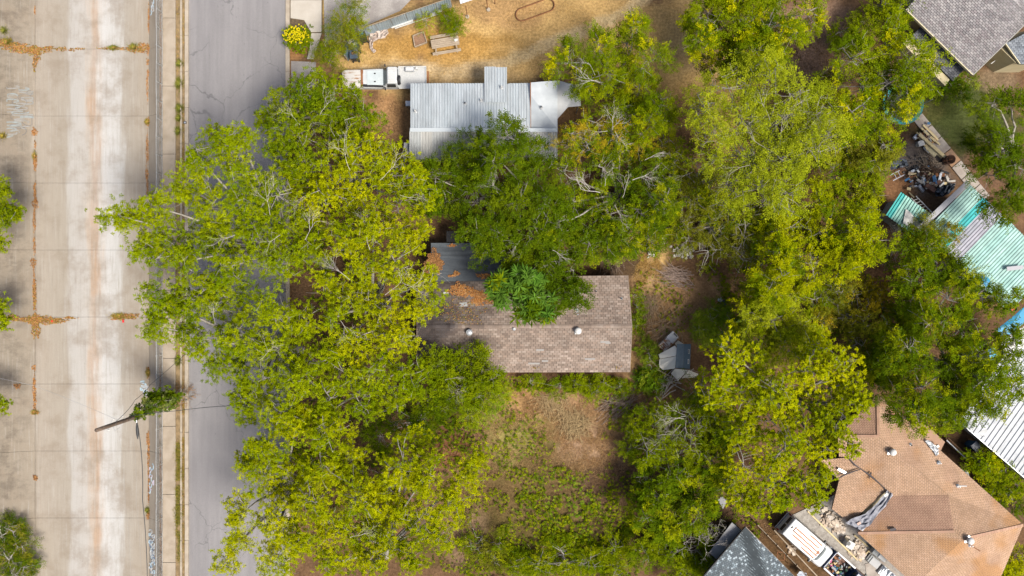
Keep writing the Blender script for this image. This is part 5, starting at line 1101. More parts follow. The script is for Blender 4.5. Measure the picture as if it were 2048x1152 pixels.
def tubes(paths, radii, n=3):
    """paths (N,K,3), radii (N,K) -> verts, quads"""
    N, K, _ = paths.shape
    d = np.gradient(paths, axis=1); d /= np.linalg.norm(d, axis=2, keepdims=True) + 1e-9
    ref = np.where(np.abs(d[..., 2:3]) > .9, np.array([1., 0, 0]), np.array([0, 0, 1.]))
    u = np.cross(d, ref); u /= np.linalg.norm(u, axis=2, keepdims=True) + 1e-9; w = np.cross(d, u)
    a = np.arange(n) * 2 * np.pi / n
    V = paths[:, :, None] + radii[:, :, None, None] * (u[:, :, None] * np.cos(a)[:, None] + w[:, :, None] * np.sin(a)[:, None])
    idx = np.arange(N * K * n).reshape(N, K, n); nxt = np.roll(idx, -1, axis=2)
    F = np.stack([idx[:, :-1], nxt[:, :-1], nxt[:, 1:], idx[:, 1:]], -1).reshape(-1, 4)
    return V.reshape(-1, 3), F

def bez(a, b, c, K):
    t = np.linspace(0, 1, K)[None, :, None]
    return (1 - t) ** 2 * a[:, None] + 2 * t * (1 - t) * b[:, None] + t * t * c[:, None]

def leaves(pos, dirs, L, Wd, colr, r, fold=.15):
    """one kite-shaped leaf (two triangles) per row"""
    N = len(pos); d = dirs / (np.linalg.norm(dirs, axis=1, keepdims=True) + 1e-9)
    up = np.stack([r.normal(0, .45, N), r.normal(0, .45, N), np.ones(N)], 1)
    s = np.cross(d, up); s /= np.linalg.norm(s, axis=1, keepdims=True) + 1e-9; nn = np.cross(s, d)
    L = L[:, None]; Wd = Wd[:, None]
    V = np.stack([pos, pos + d * L * .5 + s * Wd * .5 + nn * fold * Wd, pos + d * L - nn * L * .12, pos + d * L * .5 - s * Wd * .5 + nn * fold * Wd], 1).reshape(-1, 3)
    i = np.arange(N)[:, None] * 4
    F = np.concatenate([i + [0, 1, 2], i + [0, 2, 3]], 1).reshape(-1, 3)
    return V, F, np.repeat(colr, 2, axis=0)

PAL = {
 'yellow': [(0.284, 0.287, 0.0020), (0.228, 0.251, 0.0020), (0.334, 0.319, 0.0028), (0.173, 0.215, 0.0020), (0.121, 0.170, 0.0020)],
 'pecan':  [(0.216, 0.250, 0.0020), (0.166, 0.213, 0.0020), (0.260, 0.282, 0.0024), (0.117, 0.169, 0.0020), (0.083, 0.132, 0.0020)],
 'mid':    [(0.144, 0.181, 0.0023), (0.184, 0.213, 0.0028), (0.098, 0.145, 0.0023), (0.218, 0.238, 0.0033), (0.070, 0.112, 0.0023)],
 'dark':   [(0.081, 0.124, 0.0028), (0.112, 0.147, 0.0028), (0.055, 0.093, 0.0023), (0.148, 0.171, 0.0033), (0.042, 0.074, 0.0028)],
 'pale':   [(0.262, 0.290, 0.0107), (0.218, 0.252, 0.0094), (0.317, 0.331, 0.0134), (0.164, 0.205, 0.0067)],
 'olive':  [(0.138, 0.139, 0.0081), (0.180, 0.169, 0.0141), (0.103, 0.114, 0.0072), (0.219, 0.199, 0.0192), (0.081, 0.097, 0.0072)],
 'emerald': [(0.048, 0.125, 0.0126), (0.074, 0.150, 0.0162), (0.034, 0.086, 0.0073), (0.094, 0.172, 0.0202)],
 'amber':  [(0.249, 0.192, 0.0081), (0.197, 0.177, 0.0072), (0.135, 0.144, 0.0062), (0.312, 0.220, 0.0128)],
 'blue':   [(0.092, 0.128, 0.0280), (0.122, 0.151, 0.0320), (0.068, 0.098, 0.0240), (0.159, 0.174, 0.0400)],
 'brown':  [(0.244, 0.116, 0.0320), (0.196, 0.098, 0.0280), (0.318, 0.162, 0.0400), (0.147, 0.081, 0.0240)],
 'bright': [(0.110, 0.187, 0.0067), (0.147, 0.216, 0.0090), (0.073, 0.138, 0.0067), (0.196, 0.236, 0.0160)],
}
NLEAF = [0]
def tree(name, label, cat, base, lobes, pal='pecan', style='star', dens=1.0, leaf=(.19, .062), bare=.10, rtrunk=None, seed=1, group=None, fans=(), bark=None, flat=.85, nlv=7, clump=.47, nros=11, mixp=None):
    r = np.random.default_rng(seed)
    bx = np.array(P(base[0], base[1], 0)); root = thing(name, label, cat, tuple(bx), group=group)
    zm = max(l[3] for l in lobes); rt = rtrunk or .028 * zm + .03
    C = np.array([P(l[0], l[1], l[3]) for l in lobes]); RR = np.array([l[2] / S * (H - l[3]) / H * (1.13 if 1290 < l[0] < 1690 else 1.03) for l in lobes])
    cen = C.mean(0); fork = bx + (cen - bx) * .3; fork[2] = zm * .28
    mids = C.copy(); mids[:, 2] -= RR * .8
    mids[:, 2] = np.maximum(mids[:, 2], .25)
    # limbs: trunk to fork, fork to lobe hearts
    n = len(lobes); K = 7
    ctrl = (fork + mids) / 2; ctrl[:, 2] = fork[2] + (mids[:, 2] - fork[2]) * .72; ctrl[:, :2] += r.normal(0, .35, (n, 2)) * np.minimum(1, RR[:, None])
    pl = bez(np.repeat(fork[None], n, 0), ctrl, mids, K); pl[:, 1:-1] += r.normal(0, .06, (n, K - 2, 3))
    rl = rt * (.50 - .40 * np.linspace(0, 1, K))[None] * np.ones((n, 1))
    Vl, Fl = tubes(pl, rl, 6)
    pt = bez(bx[None] - np.array([0, 0, .1]), ((bx + fork) / 2 + np.array([r.normal(0, .15), r.normal(0, .15), 0]))[None], fork[None], 6)
    Vt, Ft = tubes(pt, (rt * np.array([1.35, 1.05, .95, .88, .82, .76]))[None], 8)
    link('trunk', np_mesh('trunk', np.concatenate([Vt, Vl]) - bx, np.concatenate([Ft, Fl + len(Vt)])), bark or m_bark, root)
    # clumps
    cl, cl_l = [], []
    for i in range(n):
        k = int(dens * 10.5 * RR[i] ** 2 + 5)
        th = r.uniform(0, 2 * np.pi, k); ph = r.uniform(0, 2 * np.pi)
        edge = .86 + .16 * np.sin(3 * th + ph) + .13 * np.sin(5 * th + 2.1 * ph) + .08 * np.sin(9 * th + ph * 3)
        u = np.sqrt(r.uniform(0, 1, k)); rho = u * RR[i] * edge
        low = r.random(k) < .34
        z = C[i, 2] - (u ** 2) * flat * RR[i] - np.abs(r.normal(0, .12, k)) * RR[i] - low * r.uniform(.3, 1.0, k) * RR[i] * .9
        p = np.stack([C[i, 0] + rho * np.cos(th), C[i, 1] + rho * np.sin(th), np.maximum(z, .12)], 1)
        g = vnoise(p[:, 0] * .9 + seed * 7, p[:, 1] * .9, seed) ; keep = (g > .2) | low
        cl.append(p[keep]); cl_l.append(np.full(keep.sum(), i))
    P_ = np.concatenate(cl); Li = np.concatenate(cl_l); N = len(P_)
    # twigs: a few secondary branches per lobe, each clump hung on the nearest one
    st, ct, en, ra = [], [], [], []
    for i in range(n):
        q = np.where(Li == i)[0]
        if not len(q): continue
        ns = max(2, min(6, len(q) // 6)); sec = r.choice(q, ns, replace=False) if len(q) > ns else q
        m0 = mids[i]; S0 = np.repeat(m0[None], len(sec), 0); E = P_[sec]; Cc = (S0 + E) / 2 + np.array([0, 0, .18]) * RR[i] + r.normal(0, .1, S0.shape) * RR[i]
        sp = bez(S0, Cc, E, 9); st.append(S0); ct.append(Cc); en.append(E); ra.append(np.full(len(sec), .05 if RR[i] > 1 else .03))
        pts = sp[:, 2:].reshape(-1, 3); rest = np.setdiff1d(q, sec)
        if len(rest):
            dd = np.linalg.norm(P_[rest][:, None] - pts[None], axis=2); j = dd.argmin(1); a = pts[j]; e = P_[rest]
            st.append(a); en.append(e); ct.append((a + e) / 2 + r.normal(0, .12, a.shape)); ra.append(np.full(len(rest), .022))
    st, ct, en, ra = map(np.concatenate, (st, ct, en, ra))
    tip = en + (en - ct) * .25 * (r.random((len(en), 1)) < .5)
    br = bez(st, ct, tip, 4); br[:, 1:-1] += r.normal(0, .03, (len(en), 2, 3))
    Vb, Fb = tubes(br, ra[:, None] * np.linspace(1, .35, 4)[None], 3)
    # fine bare twigs that stand out of the leaves
    nb = int(N * bare * 2)
    if nb:
        q = r.integers(0, N, nb); a = P_[q] + r.normal(0, .2, (nb, 3)); d = r.normal(0, 1, (nb, 3)); d[:, 2] = np.abs(d[:, 2]) * .35 + .1
        d /= np.linalg.norm(d, axis=1, keepdims=True); L = r.uniform(.35, .9, (nb, 1)); c2 = a + d * L * .5 + r.normal(0, .07, (nb, 3)); e = a + d * L
        V3, F3 = tubes(bez(a, c2, e, 3), np.linspace(.018, .006, 3)[None] * np.ones((nb, 1)), 3)
        Fb = np.concatenate([Fb, F3 + len(Vb)]); Vb = np.concatenate([Vb, V3])
    link('branches', np_mesh('branches', Vb - bx, Fb), m_twig, root, kind='stuff')
    for f in fans: dead_fan(root, *f)
    # leaves
    keep = r.random(N) > bare; P2 = P_[keep]; N2 = len(P2)
    pc = np.array(PAL[pal]); ci = r.integers(0, len(pc), N2)
    lf = vnoise(P2[:, 0] * .45 + seed, P2[:, 1] * .45, seed + 5); base_c = pc[ci] * .4 + (pc[0] * lf[:, None] + pc[-1] * (1 - lf[:, None])) * .6
    if mixp:
        hit = r.random(N2) < mixp[1]; base_c[hit] = np.array(PAL[mixp[0]])[r.integers(0, len(PAL[mixp[0]]), hit.sum())]
    if style == 'star':
        nl = nlv; T = N2 * nros
        rp = np.repeat(P2, nros, 0) + r.normal(0, clump * .62, (T, 3)) * np.array([1, 1, .5]); rc = np.repeat(base_c, nros, 0) * r.uniform(.75, 1.25, (T, 1))
        az0 = r.uniform(0, 2 * np.pi, T); tilt = r.normal(0, .3, (T, 2))
        az = (az0[:, None] + np.arange(nl) * 2 * np.pi / nl + r.normal(0, .25, (T, nl))).ravel(); dz = r.normal(.02, .28, T * nl)
        dr = np.stack([np.cos(az), np.sin(az), dz + np.repeat(tilt[:, 0], nl) * np.cos(az) + np.repeat(tilt[:, 1], nl) * np.sin(az)], 1)
        pos = np.repeat(rp, nl, 0); cc = np.repeat(rc, nl, 0) * r.uniform(.85, 1.15, (T * nl, 1)); M_ = T * nl
    else:   # spray: small leaves along outward twigs
        nt, nl = nros, 9; T = N2 * nt
        a = np.repeat(P2, nt, 0) + r.normal(0, clump * .45, (T, 3)) * np.array([1, 1, .5])
        out = a - np.repeat(mids[Li[keep]], nt, 0); out /= np.linalg.norm(out, axis=1, keepdims=True) + 1e-6
        d = out * np.array([1, 1, .4]) + r.normal(0, .55, (T, 3)) * np.array([1, 1, .5]); d /= np.linalg.norm(d, axis=1, keepdims=True)
        L = r.uniform(.3, .6, T) * clump / .42; t = np.linspace(.1, 1, nl)
        pos = (a[:, None] + d[:, None] * (L[:, None] * t)[..., None]).reshape(-1, 3)
        sd = np.cross(d, np.array([0, 0, 1.])); sgn = np.where(np.arange(nl) % 2, 1, -1)
        dr = (d[:, None] * .55 + sd[:, None] * sgn[None, :, None] * .8).reshape(-1, 3) + r.normal(0, .25, (T * nl, 3))
        cc = np.repeat(np.repeat(base_c, nt, 0) * r.uniform(.78, 1.22, (T, 1)), nl, 0) * r.uniform(.85, 1.15, (T * nl, 1)); M_ = T * nl
    V, F, Cf = leaves(pos - bx, dr, leaf[0] * r.uniform(.7, 1.25, M_), leaf[1] * r.uniform(.8, 1.2, M_), np.clip(cc, 0, 1), r)
    NLEAF[0] += M_
    link('crown', np_mesh('crown', V, F, Cf), m_leaf, root)
    return root

def fan_mb(mb, o, d, L, rad, depth, r, spread=.5):
    o = Vector(o); d = Vector(d).normalized(); pts = [o]; p = o
    for k in range(4):
        d = (d + Vector((r.gauss(0, .13), r.gauss(0, .13), r.gauss(0, .06)))).normalized(); p = p + d * L / 4; pts.append(p)
    mb.tube(pts, [rad * (1 - .14 * k) for k in range(5)], 5 if depth > 1 else 3)
    if depth > 0:
        for k in range(r.choice((3, 4))):
            i = r.choice((2, 3, 4)); a = r.uniform(-1, 1) * spread * 1.5
            nd = Matrix.Rotation(a, 3, 'Z') @ d; nd.z += r.gauss(.02, .14)
            fan_mb(mb, pts[i], nd, L * r.uniform(.5, .8), rad * .55, depth - 1, r, spread)
def dead_fan(root, px, py, z, ang, Lpx, seed, rad=.06, depth=3, spread=.55):
    r = random.Random(seed); mb = MB(); a = R(ang); fan_mb(mb, P(px, py, z), (math.cos(a), math.sin(a), .05), Lpx / S * .42, rad * .36, depth, r, spread)
    mb.build('dead_limb', m_dead, root)

def auto(ls, z, jz=.6, seed=0, k=1.0):
    r = random.Random(seed + len(ls)); return [(a, b, c * k, z + r.uniform(-jz, jz) * (1.7 if z > 4 else 1)) for a, b, c in ls]

T = tree
T('pecan_tree', 'largest pecan tree, its crown reaching left across the street over the channel', 'tree', (660, 530),
  auto([(440, 280, 36), (395, 325, 48), (465, 330, 45), (355, 370, 40), (300, 412, 42), (400, 410, 58), (480, 400, 55), (540, 385, 50), (255, 442, 42), (330, 480, 52), (420, 480, 55), (500, 470, 58), (570, 450, 52), (610, 500, 48), (450, 530, 42), (268, 492, 36), (300, 515, 34), (355, 520, 38), (540, 525, 42), (420, 265, 22), (480, 270, 22), (230, 430, 26)], 11, 1, 1) + [(204, 438, 13, 9.5)],
  'pecan', seed=1, rtrunk=.38, fans=((470, 470, 10.6, 200, 60, 5, .05), (540, 430, 11, 100, 70, 6, .05), (610, 480, 11, 60, 80, 7, .05), (560, 470, 10.8, 230, 50, 8, .05)))
T('pecan_tree', 'pecan tree over the pavement and street, level with the brown house', 'tree', (600, 700),
  auto([(300, 598, 36), (330, 640, 44), (380, 590, 46), (298, 655, 30), (440, 600, 50), (380, 680, 46), (460, 680, 56), (530, 615, 52), (540, 700, 56), (430, 735, 42), (500, 770, 48), (580, 765, 50), (600, 640, 46), (480, 815, 42), (560, 830, 48), (410, 570, 32), (350, 600, 34), (620, 730, 40)], 9.6, .9, 2),
  'pecan', seed=2, rtrunk=.34, fans=((400, 600, 9.6, 170, 40, 11, .04), (520, 720, 10, 30, 60, 12, .04), (430, 650, 9.6, 90, 50, 13, .04)))
T('pecan_tree', 'yellowish pecan tree overhanging the street end of the brown shingled roof', 'tree', (745, 620),
  auto([(680, 475, 45), (740, 455, 45), (800, 465, 40), (838, 468, 28), (720, 530, 48), (790, 530, 52), (842, 565, 34), (864, 602, 22), (690, 600, 46), (760, 610, 52), (824, 628, 32), (700, 680, 46), (775, 690, 46), (800, 675, 24), (650, 560, 32), (655, 640, 30)], 10.6, .9, 3),
  'yellow', seed=3, rtrunk=.36, bare=.2, fans=((700, 560, 11, 150, 70, 21, .05), (770, 590, 11, 40, 80, 22, .05), (680, 640, 10.6, 300, 60, 23, .05), (800, 560, 10.8, 330, 70, 24, .05), (740, 500, 11, 100, 70, 25, .05)))
T('pecan_tree', 'round-topped pecan tree just below the yellowish one left of the house', 'tree', (730, 790),
  auto([(680, 750, 45), (740, 745, 48), (800, 745, 40), (650, 800, 42), (710, 810, 45), (780, 800, 42), (830, 770, 30), (660, 700, 25), (640, 850, 40)], 9.2, .6, 4), 'pecan', seed=4, rtrunk=.28)
T('pecan_tree', 'pecan tree nearest the street at the bottom left of the wood', 'tree', (600, 970),
  auto([(520, 900, 46), (580, 860, 46), (640, 870, 46), (505, 955, 42), (565, 955, 55), (630, 945, 55), (480, 1030, 42), (545, 1050, 52), (470, 1090, 42), (540, 1125, 48), (440, 1135, 30), (610, 1010, 48), (690, 930, 45), (492, 925, 25), (600, 1090, 45)], 10, .9, 5), 'yellow', seed=5, rtrunk=.34)
T('pecan_tree', 'bushy yellow-green pecan tree with a pale trunk showing at the bottom edge', 'tree', (775, 1110),
  auto([(800, 935, 52), (850, 960, 45), (700, 1000, 52), (765, 1030, 55), (840, 1040, 55), (905, 1010, 42), (660, 1060, 48), (720, 1085, 45), (880, 1085, 34), (935, 955, 36), (770, 985, 40), (960, 920, 22), (660, 1130, 40), (830, 890, 26), (820, 1120, 36), (775, 1085, 40), (740, 1130, 36)], 9.6, .8, 6), 'yellow', seed=6, rtrunk=.3, fans=((700, 1075, 9, 20, 60, 32, .05),))
T('shade_tree', 'dark small tree in the gap between the pecans below the house', 'tree', (830, 850),
  auto([(790, 850, 36), (840, 840, 36), (880, 820, 32), (760, 880, 32), (900, 780, 30)], 5.0, .5, 7), 'dark', 'spray', seed=7, leaf=(0.144, 0.066))
T('hackberry_tree', 'open green tree beside the street left of the old flatbed truck', 'tree', (655, 240),
  auto([(565, 200, 42), (610, 170, 42), (648, 168, 34), (640, 215, 52), (690, 216, 36), (735, 222, 28), (560, 250, 42), (600, 275, 48), (680, 260, 42), (555, 305, 36), (532, 235, 26), (702, 184, 14), (585, 320, 36)], 8.4, .8, 8), 'mid', seed=8, leaf=(.2, .07), rtrunk=.26, bare=.18, fans=((640, 230, 8.6, 60, 70, 41, .04), (690, 240, 8.4, 20, 60, 42, .04), (600, 250, 8.6, 140, 60, 43, .04)))
T('hackberry_tree', 'yellow-green tree between the street trees and the tin roofed house', 'tree', (725, 380),
  auto([(640, 330, 48), (700, 290, 42), (755, 300, 42), (700, 350, 52), (775, 350, 46), (825, 350, 32), (640, 395, 45), (720, 405, 48), (795, 405, 42), (848, 395, 26), (595, 355, 42), (810, 300, 20)], 9.6, .8, 9), 'yellow', seed=9, leaf=(.2, .075), rtrunk=.28, bare=.25, fans=((700, 340, 10, 120, 80, 51, .05), (760, 360, 10, 40, 80, 52, .05), (640, 380, 9.8, 200, 70, 53, .05), (800, 390, 9.6, 340, 50, 54, .04)))
T('elm_tree', 'dark elm leaning over the lower edge of the tin roof', 'tree', (985, 430),
  auto([(1010, 265, 38), (950, 295, 42), (1050, 300, 36), (990, 325, 52), (920, 335, 42), (1070, 350, 38), (868, 350, 38), (960, 390, 52), (1035, 395, 48), (890, 400, 42), (1090, 405, 34), (850, 400, 30)], 7.4, .8, 10), 'dark', 'spray', seed=10, leaf=(0.156, 0.072), nros=12, rtrunk=.26, fans=((1005, 400, 7.6, 110, 70, 61, .06), (1040, 270, 7.6, 70, 40, 62, .04), (1010, 390, 7.4, 150, 60, 63, .05)))
T('elm_tree', 'dark green elm standing over the junction of the felt roof and shingle roof', 'tree', (1075, 520),
  auto([(945, 462, 28), (990, 460, 42), (1060, 455, 46), (1130, 470, 42), (978, 505, 26), (1025, 515, 42), (1090, 530, 48), (1150, 540, 38), (1125, 580, 38), (1155, 585, 26), (1080, 585, 36), (1180, 480, 34)], 6.6, .7, 11), 'dark', 'spray', seed=11, leaf=(0.168, 0.078), nros=12, rtrunk=.25, fans=((1040, 480, 6.9, 250, 40, 71, .05), (1105, 500, 6.8, 330, 40, 72, .05)))
T('chinaberry_tree', 'vivid emerald tree with star-shaped leaf whorls on the brown roof', 'tree', (1075, 545),
  auto([(1040, 575, 36), (1078, 600, 36), (1008, 590, 24), (1055, 622, 26), (1096, 626, 18), (985, 572, 20), (1010, 560, 24), (1060, 560, 26)], 8.0, .25, 12), 'emerald', seed=12, leaf=(.62, .13), bare=0, nros=2, clump=.25, nlv=13, dens=.6, mixp=('dark', .25), rtrunk=.12)
T('mesquite_tree', 'olive green tree with a bare grey patch beside the dirt path at the top', 'tree', (1215, 190),
  auto([(1140, 115, 42), (1200, 85, 42), (1260, 75, 40), (1310, 110, 40), (1172, 150, 36), (1215, 135, 46), (1285, 165, 48), (1328, 200, 34), (1250, 215, 42), (1305, 235, 36), (1275, 45, 22)], 7.2, .7, 13), 'mid', 'spray', seed=13, leaf=(0.156, 0.060), nros=12, mixp=('yellow', .25), rtrunk=.24, fans=((1200, 165, 7.6, 160, 60, 81, .07), (1190, 150, 7.7, 120, 50, 82, .05), (1195, 160, 7.6, 200, 45, 83, .05)))
T('mesquite_tree', 'half dead amber tinged tree with white bare limbs right of the tin roof', 'tree', (1215, 275),
  auto([(1152, 262, 32), (1200, 240, 34), (1240, 262, 38), (1175, 290, 38), (1285, 285, 32), (1140, 285, 26)], 6.4, .5, 14), 'amber', 'spray', seed=14, leaf=(0.144, 0.060), nros=9, bare=.3, mixp=('mid', .5), rtrunk=.2, fans=((1225, 260, 6.9, 90, 60, 91, .06), (1225, 255, 6.9, 30, 50, 92, .05), (1230, 262, 6.9, 290, 45, 93, .05), (1180, 300, 6.6, 120, 50, 94, .05), (1215, 262, 6.8, 180, 45, 95, .05)))
T('mesquite_tree', 'broad dark tree with stripped white limbs between the two middle houses', 'tree', (1235, 385),
  auto([(1130, 340, 38), (1150, 400, 42), (1210, 330, 38), (1270, 350, 42), (1318, 340, 38), (1220, 420, 42), (1290, 425, 44), (1335, 395, 38), (1180, 450, 38), (1250, 475, 42), (1300, 475, 32), (1215, 480, 34), (1120, 440, 34), (1240, 300, 26)], 6.6, .7, 15), 'dark', 'spray', seed=15, leaf=(0.156, 0.066), nros=11, bare=.2, mixp=('mid', .35), rtrunk=.26,
  fans=((1200, 385, 7.3, 165, 85, 101, .09), (1180, 378, 7.3, 140, 60, 102, .06), (1210, 372, 7.3, 90, 50, 103, .05), (1265, 360, 7.2, 30, 70, 104, .07), (1245, 395, 7.2, 70, 60, 105, .05), (1230, 410, 7.1, 300, 50, 106, .05), (1290, 320, 7.0, 20, 50, 107, .05)))
T('oak_tree', 'dense green tree at the top edge right of the golden grass', 'tree', (1500, 50),
  auto([(1430, 25, 46), (1500, 30, 52), (1570, 35, 48), (1625, 15, 36), (1450, 90, 42), (1525, 90, 42), (1480, 120, 32), (1560, 80, 36), (1500, -30, 50), (1590, -20, 50), (1405, 70, 28)], 8, .8, 16), 'mid', 'spray', seed=16, leaf=(0.168, 0.072), nros=13, mixp=('yellow', .3), rtrunk=.28)
T('elm_tree', 'tall feathery pale green tree with grey twigs showing through its crown', 'tree', (1490, 360),
  auto([(1425, 215, 42), (1470, 165, 44), (1530, 150, 46), (1600, 180, 48), (1650, 220, 44), (1672, 262, 34), (1440, 260, 38), (1500, 230, 52), (1570, 240, 56), (1635, 290, 42), (1432, 315, 32), (1500, 310, 52), (1575, 315, 52), (1520, 375, 46), (1585, 385, 42), (1470, 365, 38), (1560, 130, 26), (1400, 225, 18)], 10.5, 1, 17), 'pale', 'spray', seed=17, leaf=(.16, .062), nros=9, bare=.24, dens=.95, clump=.6, rtrunk=.3, bark=m_twig,
  fans=((1560, 290, 10.6, 90, 100, 111, .05), (1540, 300, 10.6, 150, 90, 112, .05), (1570, 280, 10.6, 40, 90, 113, .05), (1555, 350, 10.2, 250, 70, 114, .05), (1450, 290, 10, 160, 60, 115, .04), (1540, 240, 11, 110, 80, 116, .04), (1600, 300, 10.4, 10, 80, 117, .04), (1500, 330, 10.2, 190, 80, 118, .04)))
T('oak_tree', 'green tree shading the cream wall of the grey gable house', 'tree', (1750, 180),
  auto([(1720, 105, 46), (1790, 85, 46), (1838, 105, 40), (1740, 160, 48), (1800, 155, 50), (1855, 150, 36), (1875, 118, 24), (1720, 215, 42), (1785, 215, 38), (1825, 195, 28), (1795, 50, 22)], 8, .8, 18), 'mid', 'spray', seed=18, leaf=(0.168, 0.072), nros=11, mixp=('yellow', .3), bare=.18, rtrunk=.26)
T('oak_tree', 'olive tree pressed between the feathery tree and the lumber pile', 'tree', (1690, 330),
  auto([(1690, 290, 42), (1740, 275, 42), (1778, 285, 30), (1680, 345, 46), (1740, 340, 42), (1765, 315, 34), (1720, 395, 42), (1755, 385, 24)], 6.8, .6, 19), 'olive', 'spray', seed=19, leaf=(0.168, 0.072), nros=12, mixp=('mid', .5), rtrunk=.24)
T('elm_tree', 'bright green tree left of the turquoise lean-to', 'tree', (1620, 470),
  auto([(1640, 405, 46), (1600, 450, 50), (1670, 455, 50), (1728, 465, 42), (1570, 505, 46), (1640, 525, 48), (1700, 515, 42), (1748, 500, 26), (1740, 425, 32), (1560, 560, 36), (1770, 480, 16)], 8, .7, 20), 'yellow', 'spray', seed=20, leaf=(0.180, 0.072), nros=12, mixp=('mid', .4), rtrunk=.26)
T('scrub_tree', 'thin brownish tree with tangled twigs right of the stone pile', 'tree', (1400, 450),
  auto([(1385, 460, 42), (1440, 440, 42), (1500, 470, 42), (1425, 500, 34), (1490, 515, 38), (1510, 420, 38), (1530, 520, 30)], 5.4, .6, 21), 'olive', 'spray', seed=21, leaf=(0.132, 0.054), nros=8, bare=.4, dens=1.1, rtrunk=.18)
T('scrub_tree', 'twiggy olive tree below the bare brown clearing at the top', 'tree', (1370, 350),
  auto([(1390, 400, 40), (1400, 345, 36), (1355, 320, 30), (1420, 370, 34), (1350, 370, 30), (1440, 405, 30)], 5.6, .5, 22), 'olive', 'spray', seed=22, leaf=(0.132, 0.054), nros=9, bare=.32, mixp=('mid', .4), rtrunk=.18, fans=((1400, 350, 5.8, 120, 45, 121, .04), (1385, 345, 5.8, 200, 45, 122, .04)))
T('locust_tree', 'soft lime green feathery tree above the collapsed shed corner', 'tree', (1550, 670),
  auto([(1560, 640, 40), (1605, 650, 40), (1530, 680, 40), (1580, 695, 38), (1620, 685, 36), (1508, 640, 30), (1540, 610, 26)], 7.4, .5, 23), 'pale', 'spray', seed=23, leaf=(0.144, 0.060), nros=13, bare=.05, mixp=('yellow', .3), rtrunk=.2)
T('elm_tree', 'big bright yellow-green tree left of the orange-brown roof', 'tree', (1560, 790),
  auto([(1470, 720, 42), (1520, 745, 46), (1448, 780, 36), (1500, 800, 52), (1570, 790, 50), (1640, 740, 46), (1692, 725, 36), (1680, 790, 48), (1716, 765, 28), (1560, 850, 52), (1630, 850, 52), (1690, 850, 36), (1500, 860, 42), (1655, 895, 36), (1585, 905, 46), (1705, 890, 22), (1640, 690, 32), (1725, 810, 22)], 10.4, .9, 24), 'yellow', seed=24, leaf=(.17, .075), nros=10, rtrunk=.34, bare=.06)
T('elm_tree', 'lower yellow-green tree hanging over the tail of the white van', 'tree', (1545, 960),
  auto([(1500, 940, 42), (1560, 960, 46), (1620, 970, 42), (1490, 1000, 36), (1535, 1022, 26), (1640, 1005, 22), (1652, 955, 22), (1580, 1005, 26)], 7.2, .6, 25), 'yellow', seed=25, leaf=(.17, .075), nros=9, rtrunk=.22)
T('scrub_tree', 'small tree with a fan of bare grey branches below the collapsed shed', 'tree', (1365, 835),
  auto([(1340, 855, 36), (1385, 830, 32), (1330, 890, 42), (1390, 895, 36), (1300, 905, 30), (1400, 850, 26)], 4.6, .5, 26), 'mid', 'spray', seed=26, leaf=(0.144, 0.060), nros=8, bare=.35, rtrunk=.16,
  fans=((1372, 832, 4.9, 200, 75, 131, .05), (1368, 838, 4.9, 170, 70, 132, .05), (1362, 848, 4.9, 240, 60, 133, .04), (1372, 840, 4.9, 270, 60, 134, .04), (1370, 830, 4.9, 150, 50, 135, .04)))
T('thicket_tree', 'dark green thicket tree right of the weedy lot', 'tree', (1380, 1000),
  auto([(1350, 955, 42), (1400, 975, 42), (1320, 1000, 36), (1432, 925, 34), (1405, 1035, 38), (1340, 1055, 40), (1290, 1040, 30), (1450, 960, 30), (1440, 870, 28), (1300, 960, 28)], 4.4, .6, 27), 'dark', 'spray', seed=27, leaf=(0.180, 0.078), nros=12, mixp=('mid', .5), rtrunk=.16)
T('dead_shrub', 'leafless grey dead shrub beside the mottled roof at the bottom', 'shrub', (1420, 1070),
  auto([(1410, 1075, 26), (1380, 1090, 22), (1440, 1065, 22)], 2.6, .3, 28), 'mid', 'spray', seed=28, leaf=(.1, .04), nros=3, bare=.8, rtrunk=.06, fans=((1410, 1090, 2.9, 60, 45, 141, .03), (1412, 1090, 2.9, 130, 45, 142, .03), (1415, 1092, 2.9, 20, 45, 143, .03), (1370, 1090, 2.9, 100, 40, 144, .03), (1415, 1088, 2.9, 90, 50, 145, .03), (1410, 1095, 2.9, 280, 40, 146, .03), (1372, 1094, 2.8, 200, 40, 147, .03)))
T('thicket_tree', 'low yellow-green bush under the dead shrub at the bottom edge', 'shrub', (1370, 1120),
  auto([(1400, 1110, 32), (1340, 1110, 38), (1420, 1140, 28), (1290, 1110, 34), (1370, 1150, 36)], 2.2, .4, 29), 'mid', 'spray', seed=29, leaf=(0.168, 0.072), nros=12, rtrunk=.08)
T('cedar_elm', 'dark tree below the turquoise roof, its top near the dish house', 'tree', (1860, 540),
  auto([(1830, 500, 36), (1868, 485, 32), (1900, 540, 42), (1945, 540, 28), (1850, 560, 42), (1920, 600, 46), (1975, 590, 34), (2020, 600, 28), (1840, 600, 30)], 7, .7, 30), 'dark', 'spray', seed=30, leaf=(0.168, 0.072), nros=12, mixp=('mid', .45), rtrunk=.25)
T('cedar_elm', 'large dark tree between the orange-brown roof and the white metal roof', 'tree', (1870, 730),
  auto([(1880, 650, 46), (1945, 660, 46), (1835, 700, 42), (1910, 725, 52), (1972, 715, 40), (2025, 660, 24), (1868, 780, 46), (1935, 790, 46), (1985, 765, 36), (1850, 830, 40), (1905, 830, 36), (2025, 740, 28), (1800, 720, 30), (2040, 690, 22), (2005, 800, 30), (2040, 775, 28), (1965, 820, 26)], 8.2, .8, 31), 'dark', 'spray', seed=31, leaf=(0.168, 0.072), nros=12, mixp=('mid', .5), rtrunk=.3)
